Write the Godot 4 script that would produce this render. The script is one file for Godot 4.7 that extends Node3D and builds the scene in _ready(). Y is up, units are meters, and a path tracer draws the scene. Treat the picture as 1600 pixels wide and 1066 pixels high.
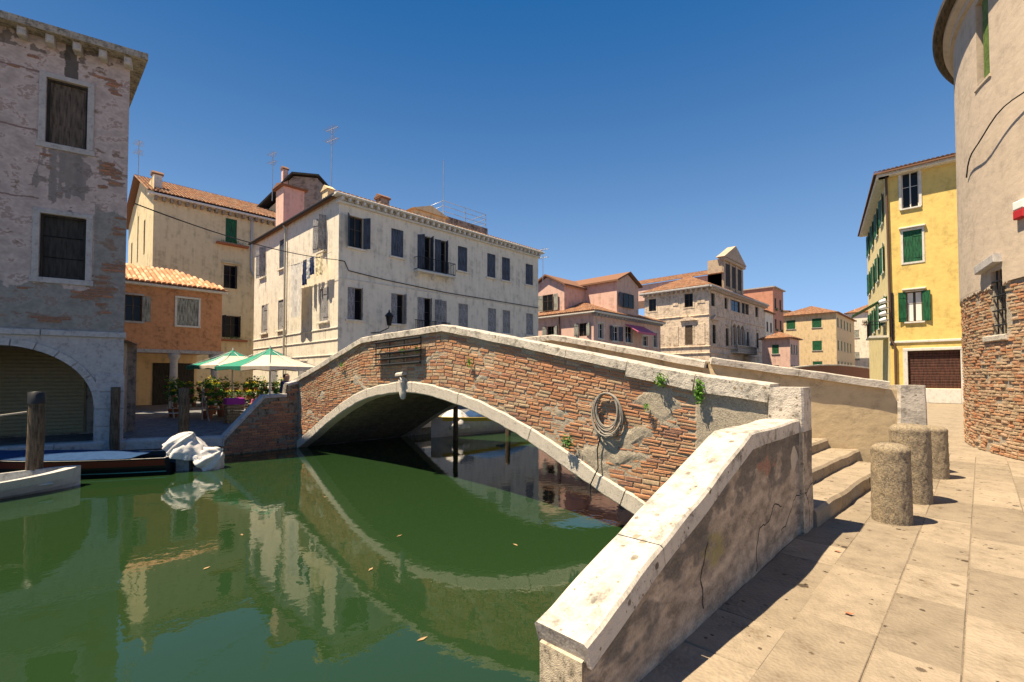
extends Node3D

# ---------------------------------------------------------------- mesh builder
class MB:
	var v := PackedVector3Array()
	var n := PackedVector3Array()
	var c := PackedColorArray()
	var t := PackedVector2Array()
	var col := Color(1, 1, 1)
	func tri(a: Vector3, b: Vector3, d: Vector3, hint := Vector3.ZERO):
		var nn = (d - a).cross(b - a)
		if nn.length_squared() < 1e-16:
			return
		nn = nn.normalized()
		if hint != Vector3.ZERO and nn.dot(hint) < 0.0:
			var q = b
			b = d
			d = q
			nn = -nn
		v.append(a); v.append(b); v.append(d)
		n.append(nn); n.append(nn); n.append(nn)
		c.append(col); c.append(col); c.append(col)
		t.append(Vector2.ZERO); t.append(Vector2.ZERO); t.append(Vector2.ZERO)
	func quad(a: Vector3, b: Vector3, d: Vector3, e: Vector3, hint := Vector3.ZERO):
		tri(a, b, d, hint)
		tri(a, d, e, hint)
	func quv(a: Vector3, b: Vector3, d: Vector3, e: Vector3, ua: Vector2, ub: Vector2, ud: Vector2, ue: Vector2, hint: Vector3):
		var k = t.size()
		quad(a, b, d, e, hint)
		for i in range(k, t.size()):
			var p = v[i]
			t[i] = ua if p == a else (ub if p == b else (ud if p == d else ue))
	func trin(a: Vector3, b: Vector3, d: Vector3, na: Vector3, nb: Vector3, nd: Vector3):
		var nn = (d - a).cross(b - a)
		if nn.dot(na + nb + nd) < 0.0:
			var q = b
			b = d
			d = q
			q = nb
			nb = nd
			nd = q
		v.append(a); v.append(b); v.append(d)
		n.append(na); n.append(nb); n.append(nd)
		c.append(col); c.append(col); c.append(col)
		t.append(Vector2.ZERO); t.append(Vector2.ZERO); t.append(Vector2.ZERO)
	func box(lo: Vector3, hi: Vector3, X := Transform3D()):
		var p = []
		for i in 8:
			p.append(X * Vector3(hi.x if i & 1 else lo.x, hi.y if i & 2 else lo.y, hi.z if i & 4 else lo.z))
		var B = X.basis
		quad(p[0], p[1], p[3], p[2], -B.z)
		quad(p[4], p[5], p[7], p[6], B.z)
		quad(p[0], p[1], p[5], p[4], -B.y)
		quad(p[2], p[3], p[7], p[6], B.y)
		quad(p[0], p[2], p[6], p[4], -B.x)
		quad(p[1], p[3], p[7], p[5], B.x)
	# box with chamfered edges on the +z face and the vertical/horizontal rims
	func slab(lo: Vector3, hi: Vector3, ch: float, X := Transform3D()):
		var m = (lo + hi) * 0.5
		var a = [Vector3(lo.x, lo.y, lo.z), Vector3(hi.x, lo.y, lo.z), Vector3(hi.x, hi.y, lo.z), Vector3(lo.x, hi.y, lo.z)]
		var b = [Vector3(lo.x, lo.y, hi.z - ch), Vector3(hi.x, lo.y, hi.z - ch), Vector3(hi.x, hi.y, hi.z - ch), Vector3(lo.x, hi.y, hi.z - ch)]
		var d = [Vector3(lo.x + ch, lo.y + ch, hi.z), Vector3(hi.x - ch, lo.y + ch, hi.z), Vector3(hi.x - ch, hi.y - ch, hi.z), Vector3(lo.x + ch, hi.y - ch, hi.z)]
		for i in 4:
			var j = (i + 1) % 4
			var h = X.basis * ((a[i] + a[j]) * 0.5 - Vector3(m.x, m.y, lo.z))
			quad(X * a[i], X * a[j], X * b[j], X * b[i], h)
			quad(X * b[i], X * b[j], X * d[j], X * d[i], h + X.basis.z * 0.3)
		quad(X * d[0], X * d[1], X * d[2], X * d[3], X.basis.z)
		quad(X * a[0], X * a[1], X * a[2], X * a[3], -X.basis.z)
	func tube(path: Array, r, sides := 8, caps := true):
		var rings = []
		var up = Vector3(0.123, 0.9, 0.31)
		for i in path.size():
			var d = (path[min(i + 1, path.size() - 1)] - path[max(i - 1, 0)]).normalized()
			var x = d.cross(up)
			if x.length() < 0.05:
				x = d.cross(Vector3.RIGHT)
			x = x.normalized()
			var y = x.cross(d).normalized()
			up = y
			var rr = r[i] if r is Array else r
			var ring = []
			for k in sides:
				var an = TAU * k / sides
				ring.append([path[i] + (x * cos(an) + y * sin(an)) * rr, x * cos(an) + y * sin(an)])
			rings.append(ring)
		for i in range(path.size() - 1):
			for k in sides:
				var l = (k + 1) % sides
				var A = rings[i][k]
				var B = rings[i][l]
				var C = rings[i + 1][l]
				var D = rings[i + 1][k]
				trin(A[0], B[0], C[0], A[1], B[1], C[1])
				trin(A[0], C[0], D[0], A[1], C[1], D[1])
		if caps:
			for e in [0, path.size() - 1]:
				var o = path[e]
				var h = (path[0] - path[1]) if e == 0 else (path[e] - path[e - 1])
				for k in sides:
					tri(o, rings[e][k][0], rings[e][(k + 1) % sides][0], h)
	# profile of (radius, height) turned about y; wob(angle, height) gives an added radius
	func lathe(prof: Array, sides: int, X := Transform3D(), wob = null):
		var P = []
		for i in prof.size():
			var row = []
			for k in sides:
				var an = TAU * k / sides
				var r = prof[i].x
				if wob != null and r > 0.001:
					r += wob.call(an, prof[i].y)
				row.append(Vector3(cos(an) * r, prof[i].y, sin(an) * r))
			P.append(row)
		var N = []
		for i in prof.size():
			var row = []
			for k in sides:
				var du = P[i][(k + 1) % sides] - P[i][(k + sides - 1) % sides]
				var dv = P[min(i + 1, prof.size() - 1)][k] - P[max(i - 1, 0)][k]
				var nn = dv.cross(du)
				if nn.length_squared() < 1e-14:
					nn = Vector3.UP if i > 0 else Vector3.DOWN
				row.append(nn.normalized())
			N.append(row)
		for i in range(prof.size() - 1):
			for k in sides:
				var l = (k + 1) % sides
				if prof[i].x > 0.0005 or prof[i + 1].x > 0.0005:
					trin(X * P[i][k], X * P[i][l], X * P[i + 1][l], X.basis * N[i][k], X.basis * N[i][l], X.basis * N[i + 1][l])
					trin(X * P[i][k], X * P[i + 1][l], X * P[i + 1][k], X.basis * N[i][k], X.basis * N[i + 1][l], X.basis * N[i + 1][k])
	# closed section (list of Vector2 in the plane of X's x and y) pushed along z from z0 to z1
	func prism(poly: Array, z0: float, z1: float, X := Transform3D()):
		var m = Vector2.ZERO
		for p in poly:
			m += p / poly.size()
		for i in poly.size():
			var a = poly[i]
			var b = poly[(i + 1) % poly.size()]
			var e = b - a
			var h = Vector3(e.y, -e.x, 0)
			if Geometry2D.is_polygon_clockwise(PackedVector2Array(poly)):
				h = -h
			quad(X * Vector3(a.x, a.y, z0), X * Vector3(b.x, b.y, z0), X * Vector3(b.x, b.y, z1), X * Vector3(a.x, a.y, z1), X.basis * h)
		var id = Geometry2D.triangulate_polygon(PackedVector2Array(poly))
		for k in range(0, id.size(), 3):
			for s in [[z0, -1.0], [z1, 1.0]]:
				tri(X * Vector3(poly[id[k]].x, poly[id[k]].y, s[0]), X * Vector3(poly[id[k + 1]].x, poly[id[k + 1]].y, s[0]), X * Vector3(poly[id[k + 2]].x, poly[id[k + 2]].y, s[0]), X.basis.z * s[1])
	func mesh() -> ArrayMesh:
		var a = []
		a.resize(Mesh.ARRAY_MAX)
		a[Mesh.ARRAY_VERTEX] = v
		a[Mesh.ARRAY_NORMAL] = n
		a[Mesh.ARRAY_COLOR] = c
		a[Mesh.ARRAY_TEX_UV] = t
		var m = ArrayMesh.new()
		m.add_surface_from_arrays(Mesh.PRIMITIVE_TRIANGLES, a)
		return m

# ---------------------------------------------------------------- nodes
var taken := {}
var rng := RandomNumberGenerator.new()
var noise := FastNoiseLite.new()
var EYE := Vector3(0, 1.6, 0)
var MT := {}

func numbered(called: String) -> String:
	if not taken.has(called):
		taken[called] = 0
		return called
	taken[called] += 1
	return "%s_%03d" % [called, taken[called]]

func thing(called, label, category, at := Vector3.ZERO, group := "") -> Node3D:
	var o = Node3D.new()
	o.name = numbered(called)
	add_child(o)
	o.position = at
	o.set_meta("label", label)
	o.set_meta("category", category)
	if group != "":
		o.set_meta("group", group)
	return o

func tag(o, label, category, group := ""):
	o.set_meta("label", label)
	o.set_meta("category", category)
	if group != "":
		o.set_meta("group", group)
	return o

# a mesh under par; X is where the mesh stands in the world
func part(par, called: String, mb, mat, X := Transform3D()) -> MeshInstance3D:
	var o = MeshInstance3D.new()
	o.mesh = mb.mesh() if mb is MB else mb
	o.material_override = mat
	if par == self:
		o.name = numbered(called)
		add_child(o)
		o.transform = X
	else:
		o.name = called
		par.add_child(o, true)
		o.transform = par.global_transform.affine_inverse() * X
	return o

func struct(called: String, mb, mat) -> MeshInstance3D:
	var o = part(self, called, mb, mat)
	o.set_meta("kind", "structure")
	return o

func frame(o: Vector3, e: Vector3) -> Transform3D:
	return Transform3D(Basis(e, Vector3.UP, e.cross(Vector3.UP)), o)

# ---------------------------------------------------------------- textures and materials
var NA: PackedByteArray
var NB: PackedByteArray
var NC: PackedByteArray
var ND: PackedByteArray
var NE: PackedByteArray
const TS := 512

func grab(sd, freq, type, oct, w := TS, h := TS) -> PackedByteArray:
	var f = FastNoiseLite.new()
	f.seed = sd
	f.frequency = freq
	f.noise_type = type
	f.fractal_octaves = oct
	f.fractal_type = FastNoiseLite.FRACTAL_FBM if oct > 1 else FastNoiseLite.FRACTAL_NONE
	var im = f.get_seamless_image(w, h)
	if w != TS or h != TS:
		im.resize(TS, TS, Image.INTERPOLATE_CUBIC)
	im.convert(Image.FORMAT_L8)
	return im.get_data()

func make_noise():
	NA = grab(11, 0.008, FastNoiseLite.TYPE_SIMPLEX_SMOOTH, 4)
	NB = grab(12, 0.03, FastNoiseLite.TYPE_SIMPLEX_SMOOTH, 4)
	NC = grab(13, 0.14, FastNoiseLite.TYPE_SIMPLEX_SMOOTH, 3)
	ND = grab(14, 0.03, FastNoiseLite.TYPE_SIMPLEX_SMOOTH, 4, TS, 48)
	NE = grab(15, 0.06, FastNoiseLite.TYPE_CELLULAR, 1)

func lin(r, g, b) -> Color:
	return Color(r, g, b).linear_to_srgb()

# w: weights of the five noises; stops: [[t, sRGB colour] ...]
func ramp(w: Array, stops: Array, contrast := 1.0) -> ImageTexture:
	var lut = []
	for i in 256:
		var x = i / 255.0
		var col = stops[0][1]
		for k in range(stops.size() - 1):
			if x >= stops[k][0]:
				col = stops[k][1].lerp(stops[k + 1][1], clampf((x - stops[k][0]) / max(stops[k + 1][0] - stops[k][0], 0.001), 0, 1))
		lut.append([int(col.r * 255), int(col.g * 255), int(col.b * 255)])
	var out = PackedByteArray()
	out.resize(TS * TS * 3)
	var tot = 0.0
	for q in w:
		tot += q
	for i in TS * TS:
		var x = (NA[i] * w[0] + NB[i] * w[1] + NC[i] * w[2] + ND[i] * w[3] + NE[i] * w[4]) / tot
		var k = clampi(int((x - 128.0) * contrast + 128.0), 0, 255)
		var l = lut[k]
		out[i * 3] = l[0]
		out[i * 3 + 1] = l[1]
		out[i * 3 + 2] = l[2]
	var im = Image.create_from_data(TS, TS, false, Image.FORMAT_RGB8, out)
	return ImageTexture.create_from_image(im)

# small spots of dirt, lichen or gum on a texture
func spots(tex: ImageTexture, n: int, cols: Array, rmin: float, rmax: float, sd: int) -> ImageTexture:
	var im = tex.get_image()
	var r = RandomNumberGenerator.new()
	r.seed = sd
	for i in n:
		var cx = r.randi() % TS
		var cy = r.randi() % TS
		var rad = r.randf_range(rmin, rmax) * (1.0 if r.randf() < 0.85 else 2.2)
		var col = cols[r.randi() % cols.size()]
		var k = r.randf_range(0.35, 0.85)
		for y in range(-int(rad) - 1, int(rad) + 2):
			for x in range(-int(rad) - 1, int(rad) + 2):
				var d = Vector2(x, y * r.randf_range(0.8, 1.25)).length() + r.randf_range(-0.7, 0.7)
				if d < rad:
					var px = posmod(cx + x, TS)
					var py = posmod(cy + y, TS)
					im.set_pixel(px, py, im.get_pixel(px, py).lerp(col, k))
	return ImageTexture.create_from_image(im)

func normal_tex(w: Array, strength: float) -> ImageTexture:
	var out = PackedByteArray()
	out.resize(TS * TS)
	var tot = 0.0
	for q in w:
		tot += q
	for i in TS * TS:
		out[i] = int((NA[i] * w[0] + NB[i] * w[1] + NC[i] * w[2] + ND[i] * w[3] + NE[i] * w[4]) / tot)
	var im = Image.create_from_data(TS, TS, false, Image.FORMAT_L8, out)
	im.convert(Image.FORMAT_RGBA8)
	im.bump_map_to_normal_map(strength)
	return ImageTexture.create_from_image(im)

var NRM := {}

func mat(called: String, tint: Color, rough := 0.85, tex = null, metres := 2.0, nrm = null, nscale := 1.0) -> StandardMaterial3D:
	var m = StandardMaterial3D.new()
	m.resource_name = called
	m.albedo_color = tint
	m.roughness = rough
	m.metallic_specular = 0.4
	if tex != null or nrm != null:
		m.uv1_triplanar = true
		m.uv1_world_triplanar = true
		m.uv1_scale = Vector3.ONE / metres
	if tex != null:
		m.albedo_texture = tex
	if nrm != null:
		m.normal_enabled = true
		m.normal_texture = nrm
		m.normal_scale = nscale
	MT[called] = m
	return m

func vmat(called, rough, tex, metres, nrm = null, nscale := 1.0):
	var m = mat(called, Color.WHITE, rough, tex, metres, nrm, nscale)
	m.vertex_color_use_as_albedo = true
	return m

func make_materials():
	var W = Color.WHITE
	var g = func(a): return Color(a, a, a)
	var soft = ramp([3, 2, 1.5, 1, 0], [[0.0, g.call(0.78)], [0.45, g.call(0.95)], [1.0, W]], 1.5)
	var mott = ramp([3, 3, 2, 2, 0], [[0.0, g.call(0.45)], [0.4, g.call(0.85)], [0.6, g.call(0.95)], [1.0, W]], 2.2)
	var grain = ramp([1, 2, 4, 0, 2], [[0.0, g.call(0.55)], [0.5, g.call(0.9)], [1.0, W]], 1.8)
	var wood = ramp([1, 1, 2, 5, 0], [[0.0, g.call(0.5)], [0.5, g.call(0.85)], [1.0, W]], 2.0)
	var pit = ramp([2, 3, 2, 0, 1.5], [[0.0, g.call(0.5)], [0.2, g.call(0.86)], [0.42, g.call(0.97)], [1.0, W]], 1.7)
	var clean = ramp([3, 2, 1, 3, 0], [[0.0, g.call(0.78)], [0.42, g.call(0.95)], [1.0, W]], 1.7)
	var dull = ramp([3, 3, 2, 1, 0], [[0.0, g.call(0.62)], [0.4, g.call(0.9)], [1.0, W]], 1.6)
	NRM.fine = normal_tex([0, 2, 4, 0, 1], 5.0)
	NRM.rough = normal_tex([1, 3, 4, 0, 3], 12.0)
	NRM.soft = normal_tex([3, 3, 1, 0, 0], 4.0)
	# stone
	var lich = spots(ramp([4, 3, 2, 0, 1], [[0.0, g.call(0.55)], [0.28, g.call(0.84)], [0.5, g.call(0.97)], [1.0, W]], 1.9), 260, [Color(0.3, 0.27, 0.22), Color(0.45, 0.36, 0.2), Color(0.38, 0.36, 0.34)], 1.0, 3.2, 3)
	mat("istrian", lin(0.55, 0.49, 0.42), 0.8, lich, 1.5, NRM.rough, 0.35)
	mat("istrian_grey", lin(0.5, 0.47, 0.46), 0.85, dull, 1.6, NRM.rough, 0.5)
	mat("arch_stone", lin(0.62, 0.55, 0.47), 0.9, pit, 0.5, NRM.rough, 1.2)
	mat("bollard", lin(0.42, 0.35, 0.265), 0.95, ramp([2, 3, 4, 0, 3], [[0.0, lin(0.16, 0.13, 0.1)], [0.4, g.call(0.8)], [0.7, lin(0.9, 0.8, 0.6)], [1.0, W]], 2.2), 0.45, NRM.rough, 1.6)
	mat("cement", lin(0.42, 0.37, 0.31), 0.95, mott, 1.0, NRM.rough, 1.0)
	mat("mortar", lin(0.54, 0.46, 0.36), 0.95, grain, 0.5, NRM.rough, 1.2)
	var pave = ramp([4, 3, 2, 0, 0.6], [[0.0, lin(0.5, 0.45, 0.4)], [0.25, g.call(0.86)], [0.6, g.call(0.95)], [1.0, g.call(0.99)]], 1.5)
	pave = spots(pave, 170, [Color(0.22, 0.19, 0.16), Color(0.35, 0.3, 0.25), Color(0.9, 0.88, 0.85)], 1.0, 3.4, 9)
	for i in 4:
		var k = [1.0, 0.88, 0.8, 1.08][i]
		var m = mat("slab%d" % i, lin(0.315 * k, 0.25 * k, 0.18 * k), 0.78, pave, 1.9 + 0.35 * i, NRM.fine, 0.5)
		m.uv1_offset = Vector3(0.31 * i, 0.17 * i, 0.53 * i)
	mat("joint", lin(0.26, 0.205, 0.15), 0.95, grain, 0.6)
	mat("near_ground", lin(0.32, 0.255, 0.185), 0.85, pave, 3.1, NRM.fine, 0.5)
	mat("quay_ground", lin(0.17, 0.17, 0.18), 0.75, mott, 2.0, NRM.fine, 0.6)
	mat("canal_wall", lin(0.27, 0.235, 0.18), 0.9, mott, 1.2, NRM.rough, 1.0)
	# brick
	var bt = [[0.6, 0.285, 0.145], [0.62, 0.355, 0.2], [0.5, 0.24, 0.145], [0.57, 0.41, 0.26], [0.37, 0.19, 0.125], [0.66, 0.45, 0.29]]
	for i in bt.size():
		mat("brick%d" % i, lin(bt[i][0], bt[i][1], bt[i][2]), 0.92, grain, 0.33 + 0.05 * i, NRM.rough, 0.45)
	vmat("brick_mix", 0.92, grain, 0.4, NRM.rough, 0.45)
	# plaster
	mat("white_plaster", lin(0.8, 0.72, 0.6), 0.9, clean, 4.0, NRM.soft, 0.4)
	mat("cream_plaster", lin(0.72, 0.58, 0.35), 0.9, clean, 4.5, NRM.soft, 0.4)
	mat("orange_plaster", lin(0.62, 0.3, 0.15), 0.9, dull, 3.5, NRM.soft, 0.4)
	mat("yellow_plaster", lin(0.8, 0.57, 0.18), 0.9, soft, 5.0, NRM.soft, 0.3)
	mat("pale_yellow", lin(0.74, 0.6, 0.3), 0.9, soft, 5.0)
	mat("pink_plaster", lin(0.7, 0.46, 0.38), 0.9, clean, 4.0)
	mat("palazzo_stone", lin(0.68, 0.54, 0.41), 0.9, ramp([3, 3, 2, 1.5, 0], [[0.0, lin(0.35, 0.28, 0.22)], [0.3, g.call(0.82)], [0.55, g.call(0.97)], [1.0, W]], 1.6), 6.0, NRM.rough, 0.4)
	mat("attic_stone", lin(0.5, 0.385, 0.28), 0.9, dull, 3.0)
	mat("salmon_plaster", lin(0.56, 0.27, 0.18), 0.9, soft, 4.0)
	mat("beige_plaster", lin(0.7, 0.52, 0.3), 0.9, clean, 4.0)
	mat("apse_plaster", lin(0.56, 0.45, 0.35), 0.92, soft, 3.0, NRM.soft, 0.5)
	mat("brown_plaster", lin(0.36, 0.29, 0.23), 0.92, mott, 3.0, NRM.rough, 0.5)
	mat("parapet_plaster", lin(0.6, 0.46, 0.28), 0.92, dull, 2.4, NRM.soft, 0.5)
	mat("white_trim", lin(0.7, 0.66, 0.6), 0.8, soft, 1.5)
	mat("stone_trim", lin(0.47, 0.44, 0.43), 0.85, dull, 1.4, NRM.fine, 0.6)
	# wood, metal, cloth
	mat("shutter_blue", lin(0.1, 0.12, 0.17), 0.7, wood, 0.9)
	mat("shutter_grey", lin(0.33, 0.32, 0.33), 0.85, ramp([1, 3, 3, 3, 0], [[0.0, lin(0.2, 0.17, 0.15)], [0.35, g.call(0.75)], [0.5, W], [1.0, W]], 2.4), 0.8)
	mat("shutter_pale", lin(0.42, 0.42, 0.37), 0.8, wood, 1.0)
	mat("shutter_green", lin(0.015, 0.13, 0.05), 0.6, wood, 1.0)
	mat("shutter_moss", lin(0.13, 0.2, 0.03), 0.7, mott, 0.7)
	mat("window_frame", lin(0.12, 0.08, 0.05), 0.6, wood, 0.6)
	mat("frame_white", lin(0.6, 0.58, 0.54), 0.6)
	mat("board", lin(0.15, 0.115, 0.09), 0.9, wood, 0.9, NRM.fine, 0.5)
	mat("dark_board", lin(0.045, 0.04, 0.036), 0.8, wood, 0.9)
	mat("roller", lin(0.34, 0.27, 0.15), 0.6, soft, 1.0)
	mat("garage", lin(0.11, 0.04, 0.025), 0.6, wood, 1.2)
	mat("post_wood", lin(0.16, 0.115, 0.075), 0.95, wood, 0.5, NRM.rough, 1.0)
	mat("post_wet", lin(0.3, 0.19, 0.08), 0.8, wood, 0.5, NRM.rough, 1.0)
	mat("iron", lin(0.018, 0.018, 0.02), 0.5)
	mat("pipe_brown", lin(0.11, 0.06, 0.035), 0.55)
	mat("pipe_pale", lin(0.5, 0.46, 0.38), 0.6)
	mat("eaves_board", lin(0.13, 0.1, 0.075), 0.85, wood, 0.8)
	mat("galvanised", lin(0.42, 0.42, 0.43), 0.45)
	MT.galvanised.metallic = 0.6
	mat("cable", lin(0.02, 0.02, 0.02), 0.6)
	mat("rope", lin(0.4, 0.36, 0.31), 0.95, grain, 0.1)
	mat("canvas", lin(0.66, 0.56, 0.45), 0.95, soft, 1.2)
	mat("canvas_white", lin(0.68, 0.64, 0.6), 0.9, soft, 0.8, NRM.soft, 0.8)
	mat("canvas_green", lin(0.03, 0.24, 0.165), 0.9, soft, 1.0)
	for k in ["canvas", "canvas_green"]:
		MT[k].backlight_enabled = true
		MT[k].backlight = Color(0.25, 0.22, 0.18) if k == "canvas" else Color(0.02, 0.14, 0.1)
	mat("cover_blue", lin(0.03, 0.065, 0.15), 0.95, soft, 1.0, NRM.soft, 0.8)
	MT.cover_blue.metallic_specular = 0.15
	mat("hull_dark", lin(0.012, 0.014, 0.014), 0.3)
	mat("hull_red", lin(0.12, 0.015, 0.012), 0.35)
	mat("hull_white", lin(0.58, 0.55, 0.52), 0.45, soft, 0.9)
	mat("hull_grey", lin(0.3, 0.3, 0.29), 0.5, mott, 0.9)
	mat("hull_yellow", lin(0.42, 0.3, 0.04), 0.5)
	mat("stripe", lin(0.1, 0.35, 0.36), 0.5)
	mat("crate", lin(0.42, 0.28, 0.14), 0.9, wood, 0.4)
	mat("terracotta", lin(0.33, 0.12, 0.06), 0.9)
	mat("purple", lin(0.3, 0.02, 0.22), 0.7)
	mat("rose", lin(0.5, 0.12, 0.2), 0.7)
	mat("red_paint", lin(0.4, 0.02, 0.02), 0.5)
	mat("white_paint", lin(0.72, 0.71, 0.69), 0.4)
	mat("leaf", lin(0.05, 0.13, 0.02), 0.7)
	mat("leaf_bright", lin(0.11, 0.24, 0.025), 0.7)
	for k in ["leaf", "leaf_bright"]:
		MT[k].backlight_enabled = true
		MT[k].backlight = Color(0.12, 0.25, 0.03)
	mat("bloom", lin(0.62, 0.48, 0.01), 0.8)
	mat("bloom_red", lin(0.5, 0.01, 0.02), 0.8)
	mat("cloth_navy", lin(0.015, 0.03, 0.1), 0.9)
	mat("cloth_white", lin(0.75, 0.73, 0.7), 0.9)
	mat("cloth_cream", lin(0.65, 0.55, 0.36), 0.9)
	mat("skin", lin(0.45, 0.25, 0.17), 0.7)
	mat("hair", lin(0.03, 0.02, 0.015), 0.8)
	mat("trousers", lin(0.05, 0.05, 0.06), 0.9)
	vmat("roof_tile", 0.9, grain, 0.5, NRM.fine, 0.6)
	mat("tile_under", lin(0.2, 0.1, 0.06), 0.95)
	var gl = mat("glass", lin(0.012, 0.014, 0.017), 0.12)
	gl.metallic_specular = 0.3
	var wt = mat("water", lin(0.0135, 0.033, 0.0105), 0.025)
	wt.metallic_specular = 0.5
	wt.uv1_triplanar = true
	wt.uv1_world_triplanar = true
	wt.uv1_scale = Vector3.ONE / 3.2
	wt.normal_enabled = true
	wt.normal_texture = normal_tex([5, 3, 0.15, 0, 0], 3.0)
	wt.normal_scale = 0.085

# ---------------------------------------------------------------- building helpers
# wall in the frame F (x right, y up, z out) with rectangular openings [x, y, w, h]
func facade(par, called, F: Transform3D, W: float, H: float, ops: Array, m, dep := 0.2, y0 := 0.0):
	var xs = [0.0, W]
	var ys = [y0, H]
	for o in ops:
		xs.append_array([o[0], o[0] + o[2]])
		ys.append_array([o[1], o[1] + o[3]])
	xs.sort()
	ys.sort()
	var b = MB.new()
	for i in range(xs.size() - 1):
		for j in range(ys.size() - 1):
			if xs[i + 1] - xs[i] < 1e-5 or ys[j + 1] - ys[j] < 1e-5:
				continue
			var cx = (xs[i] + xs[i + 1]) * 0.5
			var cy = (ys[j] + ys[j + 1]) * 0.5
			var hole = false
			for o in ops:
				if cx > o[0] and cx < o[0] + o[2] and cy > o[1] and cy < o[1] + o[3]:
					hole = true
			if not hole:
				b.quad(Vector3(xs[i], ys[j], 0), Vector3(xs[i + 1], ys[j], 0), Vector3(xs[i + 1], ys[j + 1], 0), Vector3(xs[i], ys[j + 1], 0), Vector3(0, 0, 1))
	for o in ops:
		var x0 = o[0]
		var x1 = o[0] + o[2]
		var q0 = o[1]
		var q1 = o[1] + o[3]
		b.quad(Vector3(x0, q0, 0), Vector3(x1, q0, 0), Vector3(x1, q0, -dep), Vector3(x0, q0, -dep), Vector3.UP)
		b.quad(Vector3(x0, q1, 0), Vector3(x1, q1, 0), Vector3(x1, q1, -dep), Vector3(x0, q1, -dep), Vector3.DOWN)
		b.quad(Vector3(x0, q0, 0), Vector3(x0, q1, 0), Vector3(x0, q1, -dep), Vector3(x0, q0, -dep), Vector3.RIGHT)
		b.quad(Vector3(x1, q0, 0), Vector3(x1, q1, 0), Vector3(x1, q1, -dep), Vector3(x1, q0, -dep), Vector3.LEFT)
	return part(par, called, b, m, F)

var shutter_cache := {}
func shutter_mesh(w: float, h: float) -> ArrayMesh:
	var key = "%d_%d" % [int(w * 50), int(h * 50)]
	if not shutter_cache.has(key):
		var b = MB.new()
		var nb = 3
		for i in nb:
			b.slab(Vector3(w * i / nb + 0.004, 0.0, -0.016), Vector3(w * (i + 1) / nb - 0.004, h, 0.016), 0.005)
		b.box(Vector3(0.01, h * 0.12, -0.03), Vector3(w - 0.01, h * 0.2, -0.014))
		b.box(Vector3(0.01, h * 0.8, -0.03), Vector3(w - 0.01, h * 0.88, -0.014))
		b.box(Vector3(0.0, h * 0.02, -0.012), Vector3(w, h * 0.98, 0.008))
		shutter_cache[key] = b.mesh()
	return shutter_cache[key]

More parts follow.
